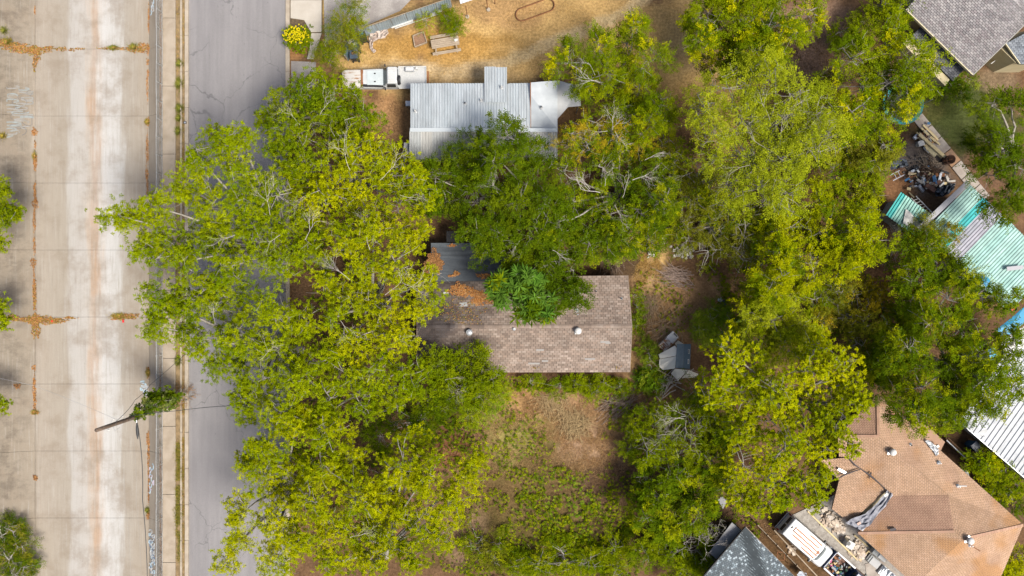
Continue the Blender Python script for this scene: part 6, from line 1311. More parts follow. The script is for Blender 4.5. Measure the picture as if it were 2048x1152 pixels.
T('cedar_elm', 'shadowy tree along the right edge beside the lawn', 'tree', (2020, 300),
  auto([(2000, 205, 30), (2040, 205, 32), (1985, 275, 26), (2025, 285, 42), (2010, 345, 40), (2045, 390, 34), (2022, 410, 30), (1972, 310, 16), (2060, 330, 38)], 7, .8, 32), 'dark', 'spray', seed=32, leaf=(0.168, 0.072), nros=12, rtrunk=.26)
T('sapling', 'yellow-leaved sapling beside the fallen grey pole', 'tree', (1760, 600), auto([(1765, 590, 26), (1775, 615, 22), (1755, 570, 18), (1745, 610, 18)], 3.2, .3, 33), 'amber', 'star', seed=33, leaf=(.16, .07), nros=7, rtrunk=.06)
T('scrub_tree', 'rust and yellow tinged scrub tree behind the lime green one', 'tree', (1690, 630), auto([(1665, 605, 28), (1700, 640, 32), (1720, 590, 32), (1680, 580, 30), (1740, 650, 32), (1725, 690, 28), (1650, 640, 24)], 4.2, .4, 34), 'olive', 'spray', seed=34, leaf=(0.156, 0.066), nros=9, bare=.2, mixp=('amber', .25), rtrunk=.12)
T('thicket_tree', 'dark green thicket between the fallen pole and the big dark tree', 'tree', (1790, 760), auto([(1770, 690, 34), (1790, 740, 38), (1770, 775, 32), (1810, 790, 34), (1815, 660, 26), (1760, 730, 28)], 4.6, .5, 35), 'dark', 'spray', seed=35, leaf=(0.168, 0.072), nros=11, mixp=('mid', .4), rtrunk=.15)
T('bare_shrub', 'leafless tangle of tan twigs over the corner of the turquoise lean-to', 'shrub', (1795, 490), auto([(1800, 470, 30), (1790, 500, 28), (1815, 495, 24)], 3.0, .3, 36), 'olive', 'spray', seed=36, leaf=(.1, .04), nros=3, bare=.85, rtrunk=.06,
  fans=((1792, 505, 3.2, 80, 60, 151, .03), (1795, 505, 3.2, 60, 60, 152, .03), (1797, 505, 3.2, 110, 55, 153, .03), (1797, 505, 3.2, 35, 55, 154, .03), (1790, 505, 3.2, 280, 50, 155, .03)))
T('cedar_elm', 'olive bush topped with amber leaves at the edge of the large turquoise roof', 'shrub', (1870, 480), auto([(1865, 465, 28), (1890, 480, 28), (1905, 460, 20), (1850, 490, 22)], 4.6, .4, 37), 'olive', 'spray', seed=37, leaf=(0.156, 0.066), nros=10, mixp=('amber', .2), rtrunk=.1)
T('hackberry_tree', 'green tree against the lower left corner of the brown house', 'tree', (905, 770),
  auto([(868, 740, 34), (918, 735, 32), (955, 760, 36), (900, 790, 40), (965, 795, 28), (850, 800, 34), (955, 715, 18), (985, 760, 16)], 5.4, .6, 38), 'mid', 'spray', seed=38, leaf=(0.180, 0.078), nros=11, rtrunk=.18, fans=((900, 770, 5.7, 330, 50, 161, .04), (890, 760, 5.7, 20, 45, 162, .04)))
# shrubs
T('shrub', 'leafy shrub hugging the right gable end of the brown house', 'shrub', (1275, 610), auto([(1272, 590, 10), (1274, 615, 11), (1270, 640, 10), (1274, 655, 8)], 1.6, .2, 39), 'bright', 'spray', seed=39, leaf=(0.156, 0.066), nros=9, rtrunk=.04, mixp=('mid', .5))
T('shrub', 'bright green bush beside the junk under the lime green tree', 'shrub', (1435, 650), auto([(1430, 640, 26), (1450, 665, 26), (1415, 660, 22), (1440, 690, 24), (1465, 640, 22)], 2.4, .3, 40), 'bright', 'spray', seed=40, leaf=(.16, .06), nros=11, rtrunk=.06)
T('shrub', 'small round green weed bush left of the collapsed shed', 'shrub', (1295, 700), auto([(1293, 698, 14), (1300, 708, 10)], .9, .1, 41), 'bright', 'spray', seed=41, leaf=(0.156, 0.060), nros=9, rtrunk=.03)
T('shrub', 'dark green bush below the collapsed shed', 'shrub', (1305, 755), auto([(1303, 752, 18), (1312, 764, 15), (1295, 765, 12)], 1.2, .2, 42), 'dark', 'spray', seed=42, leaf=(0.168, 0.066), nros=10, rtrunk=.03, mixp=('bright', .4))
T('flowering_shrub', 'round shrub covered in bright yellow flowers by the driveway', 'shrub', (592, 76), auto([(585, 65, 16), (600, 62, 15), (590, 80, 16), (605, 78, 14), (598, 92, 12), (577, 72, 10)], 1.8, .2, 43), 'mid', 'star', seed=43, leaf=(0.156, 0.072), nros=7, bare=0, rtrunk=.05)
T('willow_shrub', 'feathery olive shrub in front of the sheet metal fence', 'shrub', (690, 70), auto([(690, 30, 28), (708, 52, 22), (675, 60, 30), (660, 95, 22), (694, 82, 18), (645, 105, 18), (700, 10, 20), (655, 120, 16)], 3, .4, 44), 'olive', 'spray', seed=44, leaf=(0.156, 0.042), nros=11, bare=.15, mixp=('mid', .5), rtrunk=.08)
T('shrub', 'small yellow-green bush leaning on the white boards of the sheet fence', 'shrub', (851, 42), auto([(850, 38, 11), (853, 48, 8)], 1.2, .1, 45), 'pecan', 'spray', seed=45, leaf=(.1, .045), nros=8, rtrunk=.03)
T('shrub', 'spreading olive bush above the picnic table', 'shrub', (905, 44), auto([(900, 36, 17), (915, 48, 15), (908, 58, 8), (890, 30, 12)], 1.3, .15, 46), 'mid', 'spray', seed=46, leaf=(0.144, 0.048), nros=9, rtrunk=.03)
T('shrub', 'green bush on the bare ground left of the grey gable house', 'shrub', (1705, 62), auto([(1695, 55, 26), (1720, 60, 24), (1705, 80, 24), (1735, 45, 20)], 2.2, .2, 47), 'mid', 'spray', seed=47, leaf=(0.168, 0.060), nros=10, rtrunk=.06)
T('shrub', 'dark glossy bush under the corner of the grey gable house', 'shrub', (1925, 165), auto([(1915, 165, 22), (1935, 155, 20), (1925, 185, 18), (1900, 178, 16)], 2.0, .2, 48), 'dark', 'spray', seed=48, leaf=(0.168, 0.072), nros=10, rtrunk=.05, mixp=('bright', .25))
T('shrub', 'leafy bush at the top right between the oak and the grey gable house', 'shrub', (1790, 15), auto([(1775, 8, 28), (1805, 15, 24), (1790, 30, 20), (1850, -5, 24)], 3.4, .3, 49), 'mid', 'spray', seed=49, leaf=(0.168, 0.072), nros=10, rtrunk=.08)
T('shrub', 'yellow-green bush in the lane beside the white metal roof', 'shrub', (1985, 950), auto([(1980, 935, 24), (2000, 960, 24), (1965, 925, 18), (2012, 945, 16)], 2.6, .3, 50), 'mid', 'spray', seed=50, leaf=(0.180, 0.078), nros=10, rtrunk=.06, mixp=('yellow', .4))
T('shrub', 'darker bush at the right edge below the white metal roof', 'shrub', (2025, 1000), auto([(2020, 985, 26), (2038, 1010, 24), (2045, 975, 20)], 2.4, .3, 51), 'dark', 'spray', seed=51, leaf=(0.180, 0.078), nros=10, rtrunk=.06, mixp=('mid', .4))
T('shrub', 'bush in the bottom right corner below the orange-brown roof', 'shrub', (2035, 1140), auto([(2030, 1135, 22), (2050, 1120, 22), (2040, 1165, 22)], 2.0, .2, 52), 'yellow', 'spray', seed=52, leaf=(0.180, 0.078), nros=10, rtrunk=.05)
T('shrub', 'bright green sapling clump at the top left corner of the weedy lot', 'shrub', (985, 800), auto([(985, 800, 22), (960, 820, 20), (1000, 790, 14), (940, 835, 20)], 2.6, .2, 53), 'bright', 'spray', seed=53, leaf=(.16, .06), nros=10, rtrunk=.06, mixp=('mid', .4))
T('shrub', 'yellow-green hedge bush along the lower eave of the brown house', 'shrub', (1210, 770), auto([(1150, 765, 14), (1180, 772, 16), (1215, 768, 18), (1240, 775, 14), (1120, 775, 12), (1060, 765, 12), (1195, 785, 14)], 1.5, .2, 54), 'mid', 'spray', seed=54, leaf=(0.168, 0.066), nros=8, rtrunk=.04)
T('shrub', 'green shrubs crowding behind the upper eave of the brown house', 'shrub', (1215, 500), auto([(1200, 490, 24), (1240, 480, 24), (1270, 490, 18), (1225, 505, 16)], 3.4, .3, 55), 'bright', 'spray', seed=55, leaf=(0.168, 0.066), nros=9, rtrunk=.06, mixp=('mid', .6))
for i_, (nm_, lab_, b_, ls_, z_, pal_) in enumerate((
 ('understory_tree', 'green understory tree between the feathery tree and the brown clearing', (1480, 420), [(1460, 420, 34), (1500, 450, 30), (1540, 430, 34), (1430, 390, 28)], 5.2, 'mid'),
 ('understory_tree', 'dark understory tree between the bright green tree and the lime one', (1500, 590), [(1525, 575, 28), (1550, 590, 30), (1600, 590, 32), (1640, 600, 28)], 4.6, 'mid'),
 ('understory_tree', 'shaded understory tree left of the big bright tree below the shed', (1430, 840), [(1420, 810, 30), (1440, 850, 32), (1455, 890, 30), (1400, 790, 24)], 4.0, 'dark'),
 ('understory_tree', 'olive understory tree behind the half dead amber tree', (1290, 310), [(1290, 300, 30), (1330, 290, 28), (1260, 320, 26), (1345, 350, 26)], 4.6, 'olive'),
 ('understory_tree', 'dark understory tree in the gap beneath the white limbed tree', (1330, 430), [(1330, 430, 34), (1300, 400, 30), (1360, 450, 28), (1280, 450, 26)], 4.4, 'dark'),
 ('understory_tree', 'olive understory tree between the two oaks at the upper right', (1660, 200), [(1665, 170, 26), (1690, 220, 32), (1660, 250, 30), (1700, 260, 30)], 4.4, 'olive'),
 ('understory_tree', 'low green tree beneath the dark tree by the turquoise roof', (1820, 650), [(1810, 640, 30), (1835, 620, 30), (1800, 680, 28), (1835, 665, 26)], 4.2, 'dark'),
 ('understory_tree', 'green sapling clump right of the weedy lot', (1280, 880), [(1275, 850, 26), (1290, 900, 26), (1265, 900, 20), (1310, 835, 24)], 2.6, 'mid'),
 ('understory_tree', 'green shrub mass at the bottom edge of the weedy lot', (1130, 1125), [(1080, 1130, 30), (1130, 1120, 34), (1180, 1130, 34), (1230, 1100, 32), (1240, 1140, 30), (1030, 1140, 26)], 1.8, 'mid'),
 ('understory_tree', 'low thicket at the lower left of the weedy lot beside the pecan', (960, 1070), [(950, 1100, 28), (985, 1120, 26), (940, 1050, 20), (1000, 1090, 18)], 1.6, 'olive'))):
    T(nm_, lab_, 'shrub' if z_ < 3 else 'tree', b_, auto(ls_, z_, .4, 200 + i_), pal_, 'spray', seed=200 + i_, leaf=(.15, .06), nros=10, rtrunk=.1, bare=.15, mixp=('mid', .4))
# trees reaching in from the left edge
T('bank_tree', 'green tree reaching in over the left bank of the channel', 'tree', (-40, 430), auto([(-16, 360, 22), (-4, 385, 18), (-14, 430, 28), (4, 425, 18), (28, 428, 10), (-14, 480, 20), (-50, 420, 44)], 4.5, .4, 56), 'mid', seed=56, leaf=(.2, .075), rtrunk=.15)
T('bank_tree', 'smaller sprig of green tree at the left edge above the leaf-filled crossing joint', 'tree', (-30, 620), auto([(-6, 618, 12), (-8, 645, 10), (-32, 630, 24)], 4, .3, 57), 'pecan', seed=57, leaf=(.2, .075), rtrunk=.1)
T('bank_tree', 'tip of a green tree at the left edge near the bottom wires', 'tree', (-30, 800), auto([(-6, 810, 11), (-32, 805, 24)], 4, .3, 58), 'mid', seed=58, leaf=(.2, .075), rtrunk=.1)
T('bank_scrub', 'dark green scrub spilling over the left bank in the bottom corner', 'shrub', (15, 1110), [(5, 1070, 34, .2), (30, 1060, 24, 0), (50, 1090, 22, -.3), (55, 1130, 22, -.3), (20, 1120, 38, .2), (-10, 1100, 40, .4), (40, 1150, 30, 0)], 'dark', 'spray', seed=59, leaf=(0.144, 0.054), nros=9, bare=.05, mixp=('olive', .4), rtrunk=.05)
# vine swallowing the pole base is built with the pole

# ------------------------------------------------------------------ vine, grass, weeds and litter
vine = tree('vine', 'green vine climbing the utility pole above the fence', 'vine', (352, 806),
  [(346, 801, 13, 1.6), (334, 803, 16, 2.8), (318, 806, 18, 3.8), (300, 811, 17, 4.8), (284, 818, 13, 5.7), (270, 828, 7, 6.5), (305, 797, 13, 4.4), (322, 794, 13, 3.2), (290, 805, 12, 5.2), (335, 795, 10, 2.2)], 'dark', 'star', seed=71, leaf=(.17, .09), nros=7, clump=.36, bare=.05, rtrunk=.06, mixp=('blue', .35), dens=1.3)
tree('dead_bush', 'rust brown dead bush at the kerb beside the vine covered pole', 'shrub', (360, 792), [(352, 785, 10, .8), (364, 790, 11, .7), (358, 800, 9, .6), (370, 800, 7, .4), (366, 778, 7, .5)], 'brown', 'spray', seed=72, leaf=(.08, .035), nros=6, bare=.4, rtrunk=.03)

def blades(name, label, cat, pos, L, Wd, pal, lean, seed, jitter=.25, kind='stuff'):
    r = np.random.default_rng(seed); N = len(pos); az = r.uniform(0, 2 * np.pi, N); ln = np.clip(r.normal(lean, .25, N), .1, 1.45)
    d = np.stack([np.cos(az) * np.sin(ln), np.sin(az) * np.sin(ln), np.cos(ln)], 1); s = np.stack([-np.sin(az), np.cos(az), np.zeros(N)], 1)
    L = L * r.uniform(.5, 1.3, N)[:, None]; w = Wd * r.uniform(.7, 1.3, N)[:, None]
    V = np.stack([pos - s * w / 2, pos + s * w / 2, pos + d * L], 1).reshape(-1, 3); F = np.arange(N * 3).reshape(-1, 3)
    pc = np.array(pal); C = pc[r.integers(0, len(pc), N)] * r.uniform(1 - jitter, 1 + jitter, (N, 1))
    og = V.mean(0); og[2] = 0
    return link(name, np_mesh(name, V - og, F, np.clip(C, 0, 1)), m_blade, None, tuple(og), label=label, cat=cat, kind=kind)
m_blade = M('leaf')
def scatter(blobs, n, seed):
    """blobs: px, py, rx, ry, weight -> ground points (soft edged, patchy)"""
    r = np.random.default_rng(seed); w = np.array([b[2] * b[3] * b[4] for b in blobs], float); k = r.choice(len(blobs), n, p=w / w.sum()); B = np.array([b[:4] for b in blobs], float)[k]
    a = r.uniform(0, 2 * np.pi, n); u = np.sqrt(r.random(n)) * (1 + .25 * np.sin(3 * a + k)); px = B[:, 0] + u * B[:, 2] * np.cos(a); py = B[:, 1] + u * B[:, 3] * np.sin(a)
    p = np.stack([(px - 1024) / S, (576 - py) / S, np.zeros(n)], 1); keep = vnoise(p[:, 0] * 1.3, p[:, 1] * 1.3, seed) > .3; return p[keep]
DRY = [(.40, .25, .075), (.47, .31, .11), (.33, .19, .055), (.52, .38, .16)]
blades('dry_grass', 'golden dry grass covering the yard at the top', 'grass', scatter([(1000, 30, 230, 40, 1), (860, 125, 120, 35, 1), (1060, 120, 110, 45, 1), (1240, 40, 120, 50, .8), (1385, 120, 75, 160, 1), (780, 110, 50, 40, 1)], 30000, 1), .10, .014, DRY, .9, 1)
blades('dry_grass', 'golden tall grass clump right of the upper eave of the house', 'grass', scatter([(1298, 535, 26, 42, 1), (1290, 490, 20, 24, .6)], 7000, 2), .30, .016, DRY, .7, 2)
blades('dry_grass', 'brown matted dead grass in the back yard', 'grass', scatter([(1370, 610, 90, 60, 1), (1285, 700, 22, 80, 1), (1320, 650, 60, 40, .7)], 16000, 3), .16, .014, [(.24, .14, .06), (.30, .18, .08), (.18, .10, .05), (.34, .23, .11)], 1.0, 3)
blades('straw', 'pale straw thatch in the upper half of the weedy lot', 'grass', scatter([(1120, 835, 120, 60, 1), (1165, 895, 75, 55, 1), (1230, 900, 60, 55, .7), (1080, 790, 60, 20, .6), (1040, 870, 70, 70, .5)], 34000, 4), .28, .014, [(.36, .22, .10), (.42, .27, .13), (.26, .15, .07), (.46, .31, .15), (.22, .12, .06)], .85, 4)
blades('dead_grass', 'brown thatch in the lower half of the weedy lot', 'grass', scatter([(1080, 980, 170, 90, 1), (1230, 960, 60, 60, .8), (930, 1060, 50, 80, .8), (890, 890, 50, 40, .8), (1100, 1090, 200, 60, .8)], 24000, 5), .2, .015, [(.17, .10, .05), (.22, .13, .06), (.13, .075, .04), (.26, .17, .08)], .9, 5)
blades('lawn_grass', 'short green lawn right of the lumber pile', 'grass', scatter([(1925, 230, 85, 60, 1), (1900, 200, 60, 40, .6), (1950, 300, 50, 50, .6)], 20000, 6), .07, .012, [(.06, .085, .018), (.08, .10, .025), (.05, .075, .016), (.10, .105, .035)], .7, 6)
def weeds(name, label, blobs, n, seed, pal, L, W, zr, nl=8):
    r = np.random.default_rng(seed); p = scatter(blobs, n, seed); T = len(p); p[:, 2] = r.uniform(.05, zr, T); az = (r.uniform(0, 6.28, T)[:, None] + np.arange(nl) * 6.28 / nl + r.normal(0, .3, (T, nl))).ravel()
    dr = np.stack([np.cos(az), np.sin(az), r.normal(.15, .25, T * nl)], 1); pc = np.array(PAL[pal]); cc = np.repeat(pc[r.integers(0, len(pc), T)] * r.uniform(.7, 1.2, (T, 1)), nl, 0) * r.uniform(.85, 1.15, (T * nl, 1))
    V, F, C = leaves(np.repeat(p, nl, 0), dr, L * r.uniform(.6, 1.2, T * nl), W * r.uniform(.8, 1.2, T * nl), cc, r); og = V.mean(0); og[2] = 0
    link(name, np_mesh(name, V - og, F, np.clip(C, 0, 1)), m_leaf, None, tuple(og), label=label, cat='weeds', kind='stuff')
LOT = [(1050, 900, 70, 70, .7), (1000, 960, 60, 80, .5), (1120, 980, 90, 60, .8), (1060, 1040, 120, 70, 1), (1180, 1060, 100, 80, 1), (960, 1110, 80, 60, .9), (1100, 1120, 160, 50, 1), (1260, 860, 60, 50, .8), (1250, 1010, 50, 80, .9), (930, 870, 40, 50, .9), (1270, 800, 70, 25, .7), (1010, 840, 30, 40, .6)]
weeds('weeds', 'green weeds overgrowing the vacant lot below the house', LOT, 6000, 11, 'mid', .13, .04, .4)
weeds('weeds', 'fresh bright green weeds in the middle of the vacant lot', [(1110, 990, 80, 50, 1), (1040, 880, 40, 50, .6), (1150, 1040, 70, 50, .8), (1000, 820, 20, 30, .7)], 500, 12, 'bright', .15, .045, .4)
weeds('weeds', 'dark green ground cover under the trees at the bottom', [(1120, 1110, 120, 40, 1), (1240, 1090, 60, 60, 1), (900, 880, 60, 60, 1), (870, 840, 60, 40, 1), (1010, 1130, 60, 30, .6)], 1500, 13, 'dark', .16, .05, .5)
weeds('weeds', 'undergrowth along the lower eave of the brown house', [(1180, 768, 100, 16, 1), (1040, 765, 40, 14, .5), (1080, 775, 60, 14, .4)], 700, 14, 'mid', .15, .05, .7)
weeds('weeds', 'sparse weeds in the back yard right of the brown house', [(1278, 620, 12, 60, .8), (1350, 630, 40, 50, .2), (1330, 580, 60, 40, .2), (1310, 760, 40, 30, .5), (1345, 470, 40, 25, .8)], 700, 15, 'mid', .12, .045, .4)
weeds('weeds', 'undergrowth below the trees on the right', [(1700, 620, 80, 70, .8), (1500, 600, 80, 50, .8), (1480, 480, 90, 90, .6), (1820, 600, 60, 80, .4), (1790, 700, 70, 60, .8), (1640, 240, 80, 80, .5), (1720, 300, 60, 60, .6), (1400, 330, 60, 60, .5), (1460, 1000, 40, 50, .5), (1500, 1060, 20, 30, .6)], 5600, 16, 'mid', .15, .05, .7)
weeds('weeds', 'undergrowth below the pecans on the left', [(700, 600, 80, 120, 1), (640, 450, 70, 90, 1), (640, 800, 80, 120, 1), (700, 1000, 120, 120, 1), (660, 250, 60, 80, .7)], 3000, 17, 'dark', .17, .06, .9)

# grass tufts in the verge and channel joints
def tuft(px, py, rx, ry, n, L, pal, label, z=0.0, seed=1, lean=.75):
    r = np.random.default_rng(seed); a = r.uniform(0, 6.28, n); u = np.abs(r.normal(0, .5, n)); c = np.array(P(px, py, z)); k = 1 / S
    p = np.stack([c[0] + u * rx * k * np.cos(a), c[1] + u * ry * k * np.sin(a), np.full(n, c[2])], 1)
    blades('grass_tuft', label, 'grass tuft', p, L, .022, pal, lean, seed, kind='thing')
    bpy.data.objects[-1] if False else None
GT = [(.14, .16, .02), (.19, .19, .03), (.10, .13, .02), (.26, .22, .05)]; YT = [(.30, .23, .04), (.24, .20, .03), (.36, .24, .06), (.18, .17, .03)]; DT = [(.34, .19, .06), (.42, .26, .09), (.26, .13, .04)]
VT = [(361, 128, 6, 7, 'topmost small round grass tuft in the street verge'), (360, 168, 8, 14, 'tall long grass tuft in the verge beside the pavement crack'), (361, 218, 7, 10, 'grass tuft in the verge just above the black marker'), (359, 237, 4, 6, 'smallest grass tuft in the verge, level with the black marker'), (358, 263, 7, 9, 'pale grass tuft in the verge just below the black marker'), (358, 722, 6, 10, 'green tuft at the verge just under the pecan crown'), (356, 762, 0, 0, None)]
for i, (a, b, rx, ry, lab) in enumerate(VT):
    if lab: tuft(a, b, rx, ry, 700 if ry > 9 else 380, .34, GT, lab, .02, 20 + i)
pts_ = scatter([(357, 905, 7, 20, 1), (360, 945, 7, 25, 1.2), (358, 985, 6, 25, 1), (358, 1030, 8, 25, 1.2), (360, 1065, 6, 20, .8), (360, 1110, 4, 40, .6)], 3600, 31); pts_[:, 2] = .02
blades('verge_grass', 'long strip of yellow-green grass in the verge at the bottom', 'grass', pts_, .30, .022, GT + YT, .8, 31)
pts_ = scatter([(366, 560, 4, 30, .3), (367, 830, 4, 60, 1), (368, 900, 4, 60, 1), (368, 1000, 3, 150, .6), (355, 90, 3, 90, .3), (369, 60, 3, 60, .3), (368, 330, 4, 100, .5)], 3000, 32); pts_[:, 2] = .02
blades('verge_straw', 'dead straw strip along the street kerb', 'grass', pts_, .22, .02, DT + YT, .9, 32)

def litter(name, label, pos, pal, seed, L=.10, W=.06, cat='leaf litter'):
    r = np.random.default_rng(seed); N = len(pos); az = r.uniform(0, 6.28, N); pos = pos + np.stack([np.zeros(N), np.zeros(N), r.uniform(.005, .05, N)], 1)
    dr = np.stack([np.cos(az), np.sin(az), r.normal(0, .22, N)], 1); pc = np.array(pal); C = pc[r.integers(0, len(pc), N)] * r.uniform(.7, 1.25, (N, 1))
    V, F, C2 = leaves(pos, dr, L * r.uniform(.6, 1.3, N), W * r.uniform(.7, 1.3, N), np.clip(C, 0, 1), r); og = V.mean(0)
    return link(name, np_mesh(name, V - og, F, C2), m_litter, None, tuple(og), label=label, cat=cat, kind='stuff')
m_litter = M('dry_leaf', attr=True, c=(1, 1, 1), rough=.8, spec=.1, fine=.1)
OL = [(.50, .22, .06), (.42, .17, .045), (.56, .30, .10), (.34, .13, .04), (.48, .26, .12)]
BL = [(.36, .17, .06), (.28, .13, .05), (.44, .23, .09), (.22, .11, .045)]
def drift(blobs, n, seed, z):
    r = np.random.default_rng(seed); w = np.array([b[2] * b[3] for b in blobs], float); k = r.choice(len(blobs), n, p=w / w.sum()); B = np.array(blobs, float)[k]; a = r.uniform(0, 6.28, n); u = np.sqrt(r.random(n)) * (1 + .2 * np.sin(3 * a + k) + .2 * np.sin(7 * a + 2 * k))
    px = B[:, 0] + u * B[:, 2] * np.cos(a); py = B[:, 1] + u * B[:, 3] * np.sin(a); zz = np.array([z(x, y) for x, y in zip(px, py)]); kk = (H - zz) / H / S
    return np.stack([(px - 1024) * kk, (576 - py) * kk, zz], 1)
zroof = lambda px, py: 4.1 - abs(py - 652) / 100 * 1.42 + .02
litter('leaf_litter', 'orange fallen leaves drifted on the upper brown roof slope', drift([(915, 580, 18, 12), (935, 584, 20, 11), (960, 592, 18, 12), (980, 598, 16, 9), (955, 602, 14, 8), (995, 592, 8, 6)], 2600, 41, zroof), OL, 41)
litter('leaf_litter', 'scattered orange leaves across the brown roof', drift([(915, 620, 40, 20), (970, 620, 10, 6), (1070, 735, 8, 4), (1236, 734, 6, 4), (1098, 600, 6, 4), (930, 640, 40, 10)], 420, 42, zroof), BL + YT, 42)
zfelt = lambda px, py: 2.45 + (py - 486) / 80 * .4 + .03
litter('leaf_litter', 'red-brown leaf heap on the left end of the felt roof', drift([(868, 522, 16, 20), (862, 535, 14, 12), (876, 530, 8, 16)], 2200, 43, zfelt), BL, 43)
litter('leaf_litter', 'small orange leaf patches on the felt roof', drift([(903, 491, 7, 3), (912, 548, 6, 5), (903, 553, 8, 2), (975, 552, 20, 5), (990, 556, 12, 4)], 700, 44, zfelt), OL, 44)
zc = lambda px, py: ZC + .01 if px > 69 else lbank(px, py).z
CJ = [(68, 98 + 4, 18, 9), (50, 100, 30, 7), (26, 93, 26, 8), (8, 86, 14, 8), (160, 99, 12, 2), (210, 98, 12, 2), (25, 637, 20, 5), (140, 637, 14, 2), (75, 112, 8, 14), (70, 128, 4, 16), (95, 99, 14, 6), (125, 99, 12, 4), (145, 100, 6, 4), (235, 98, 22, 3), (275, 98, 22, 7), (288, 95, 10, 10), (70, 640, 12, 12), (60, 638, 38, 5), (85, 640, 34, 8), (72, 655, 8, 22), (110, 640, 22, 5), (240, 634, 22, 5), (262, 632, 14, 6), (69, 600, 3, 36)]
litter('leaf_litter', 'orange leaf drifts lying along the crossing joints of the channel floor', drift(CJ, 6800, 45, zc), OL + BL + YT, 45, .11, .07)
JL = [(69, 20, 1.5, 10), (68, 265, 6, 8), (70, 290, 2, 8), (70, 325, 4, 16), (70, 385, 3, 20), (71, 408, 6, 10), (70, 440, 2.5, 26), (70, 490, 2.5, 20), (68, 525, 6, 9), (69, 545, 2, 20), (69, 585, 2.5, 30), (69, 735, 4, 6), (69, 775, 3.5, 25), (69, 800, 3, 20), (70, 825, 7, 4), (70, 955, 5, 5), (34, 772, 7, 5)]
litter('leaf_litter', 'brown leaf dribbles in the long left joint of the channel', drift(JL, 2300, 46, zc), OL + BL, 46, .10, .06)
JR = [(297, 40, 2, 30), (296, 100, 4, 10), (296, 125, 4, 6), (296, 150, 2, 10), (295, 175, 2, 30), (296, 245, 5, 8), (296, 300, 3, 30), (295, 345, 3, 12), (296, 370, 2, 20), (298, 745, 5, 12), (297, 880, 3, 20), (298, 920, 3, 40), (297, 1030, 5, 10), (297, 980, 2, 30)]
litter('leaf_litter', 'brown leaf dribbles at the foot of the fenced bank', drift(JR, 2000, 47, zc), OL + BL, 47, .10, .06)
litter('leaf_litter', 'leaf crumbs under the chain link fence', drift([(322, 60, 2, 60), (322, 180, 2, 60), (322, 780, 2, 40), (322, 950, 2, 60), (322, 1080, 2, 60)], 1500, 48, lambda a, b: .06), BL, 48, .08, .05)
for i, (a, b, rx, ry, lab, pl) in enumerate(((268, 95, 12, 9, 'green weed tuft in the upper crossing joint of the channel, right side', GT), (228, 96, 12, 4, 'low weed tuft in the upper crossing joint left of the larger tuft', GT), (14, 84, 16, 8, 'grass tuft on the left bank at the upper crossing joint', GT + YT), (8, 62, 8, 8, 'small grass tuft on the left bank above the upper crossing joint', GT), (70, 312, 4, 12, 'olive weed tuft in the long left joint of the channel', YT), (240, 632, 16, 6, 'dry weed tuft in the lower crossing joint beside the red cup', YT), (4, 635, 8, 12, 'grass at the left end of the lower crossing joint', GT), (70, 824, 8, 3, 'dry tuft in the long left joint below the wires', YT), (296, 244, 5, 6, 'yellow tuft at the foot of the fenced bank', YT), (298, 745, 5, 9, 'yellow weed tuft at the foot of the bank above the vine', YT), (296, 1020, 4, 5, 'olive tuft at the foot of the bank near the bottom', GT), (6, 272, 8, 6, 'dry tuft on the left bank below the graffiti', YT))):
    tuft(a, b, rx, ry, 260 + int(rx * 30), .22, pl, lab, (ZC if a > 66 else lbank(a, b).z - .01), 60 + i, .9)
GL = [(660, 560, 100, 180), (700, 900, 160, 160), (640, 260, 80, 100), (800, 250, 60, 60), (1300, 280, 80, 60), (1230, 400, 120, 80), (1560, 300, 150, 150), (1600, 620, 150, 80), (1830, 620, 80, 120), (1620, 90, 110, 70), (900, 860, 60, 60), (1500, 1000, 80, 80), (1400, 420, 80, 80)]
litter('leaf_litter', 'brown fallen leaves on the ground under the trees', drift(GL, 30000, 49, lambda a, b: .03), [(.20, .11, .05), (.26, .15, .07), (.15, .085, .045), (.30, .19, .10)], 49, .12, .06)
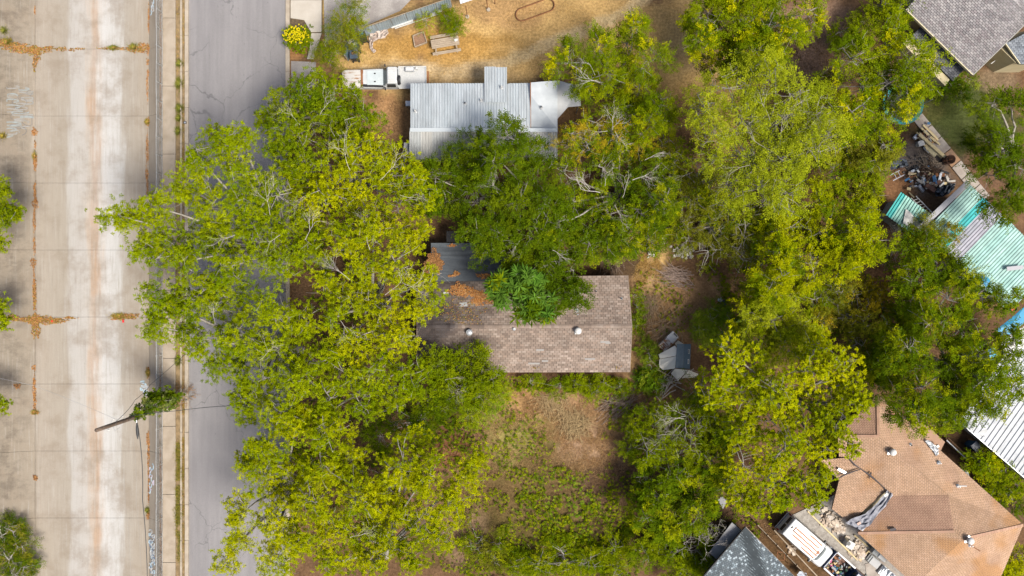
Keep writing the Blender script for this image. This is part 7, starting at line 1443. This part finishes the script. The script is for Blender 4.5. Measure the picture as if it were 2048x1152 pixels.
# yellow flowers of the flowering shrub are part of it
fs_ = [o for o in bpy.data.objects if o.name.startswith('flowering_shrub')][0]
r = np.random.default_rng(90); N = 170; a = r.uniform(0, 6.28, N); c = np.array([P(x, y, z) for x, y, z in ((585, 64, 1.85), (600, 61, 1.85), (577, 70, 1.7), (588, 75, 1.9), (605, 74, 1.8), (595, 68, 1.95))])[r.integers(0, 6, N)]
u = np.sqrt(r.random(N)) * .55; p = c + np.stack([u * np.cos(a), u * np.sin(a), r.uniform(.0, .3, N) - u * .4], 1); nl = 5; az = (r.uniform(0, 6.28, N)[:, None] + np.arange(nl) * 6.28 / nl).ravel()
V, F, C = leaves(np.repeat(p, nl, 0) - np.array(WL[fs_.name]), np.stack([np.cos(az), np.sin(az), np.full(N * nl, .25)], 1), np.full(N * nl, .075), np.full(N * nl, .06), np.array([[.56, .47, .01]]) * r.uniform(.8, 1.1, (N * nl, 1)), r)
link('flowers', np_mesh('flowers', V, F, C), m_leaf, fs_, kind='stuff')

# ------------------------------------------------------------------ groups of look-alikes
GROUPS = {'pecan_tree': 'pecan trees along the street', 'hackberry_tree': 'hackberry trees', 'elm_tree': 'elm trees', 'mesquite_tree': 'mesquite trees', 'oak_tree': 'oak trees on the right', 'scrub_tree': 'scrub trees', 'cedar_elm': 'cedar elms at the right edge',
          'thicket_tree': 'thicket trees', 'understory_tree': 'understory trees', 'shrub': 'shrubs in the yards', 'bank_tree': 'trees on the left bank', 'grass_tuft': 'grass tufts in joints and verge', 'wheelie_bin': 'wheelie bins', 'overhead_wire': 'overhead wires',
          'pot': 'pots by the collapsed shed', 'board': 'boards along the sheet fence', 'timber': 'timbers along the side drive', 'ladder': 'ladders by the turquoise roofs', 'stone_pile': 'stone piles in the back yard', 'rubble_heap': 'rubble heaps by the orange-brown roof',
          'dead_stalks': 'dead stalks', 'scrap_heap': 'scrap heaps in the burnt yard', 'tarpaulin': 'tarpaulins', 'bucket': 'buckets on the blue tarpaulin', 'batten': 'battens in the burnt yard', 'log': 'logs by the collapsed shed', 'sheet_metal_fence': 'sheet metal fences'}
for o in list(scene.objects):
    k = o.name.split('.')[0]
    if o.parent is None and k in GROUPS and 'label' in o: o['group'] = GROUPS[k]
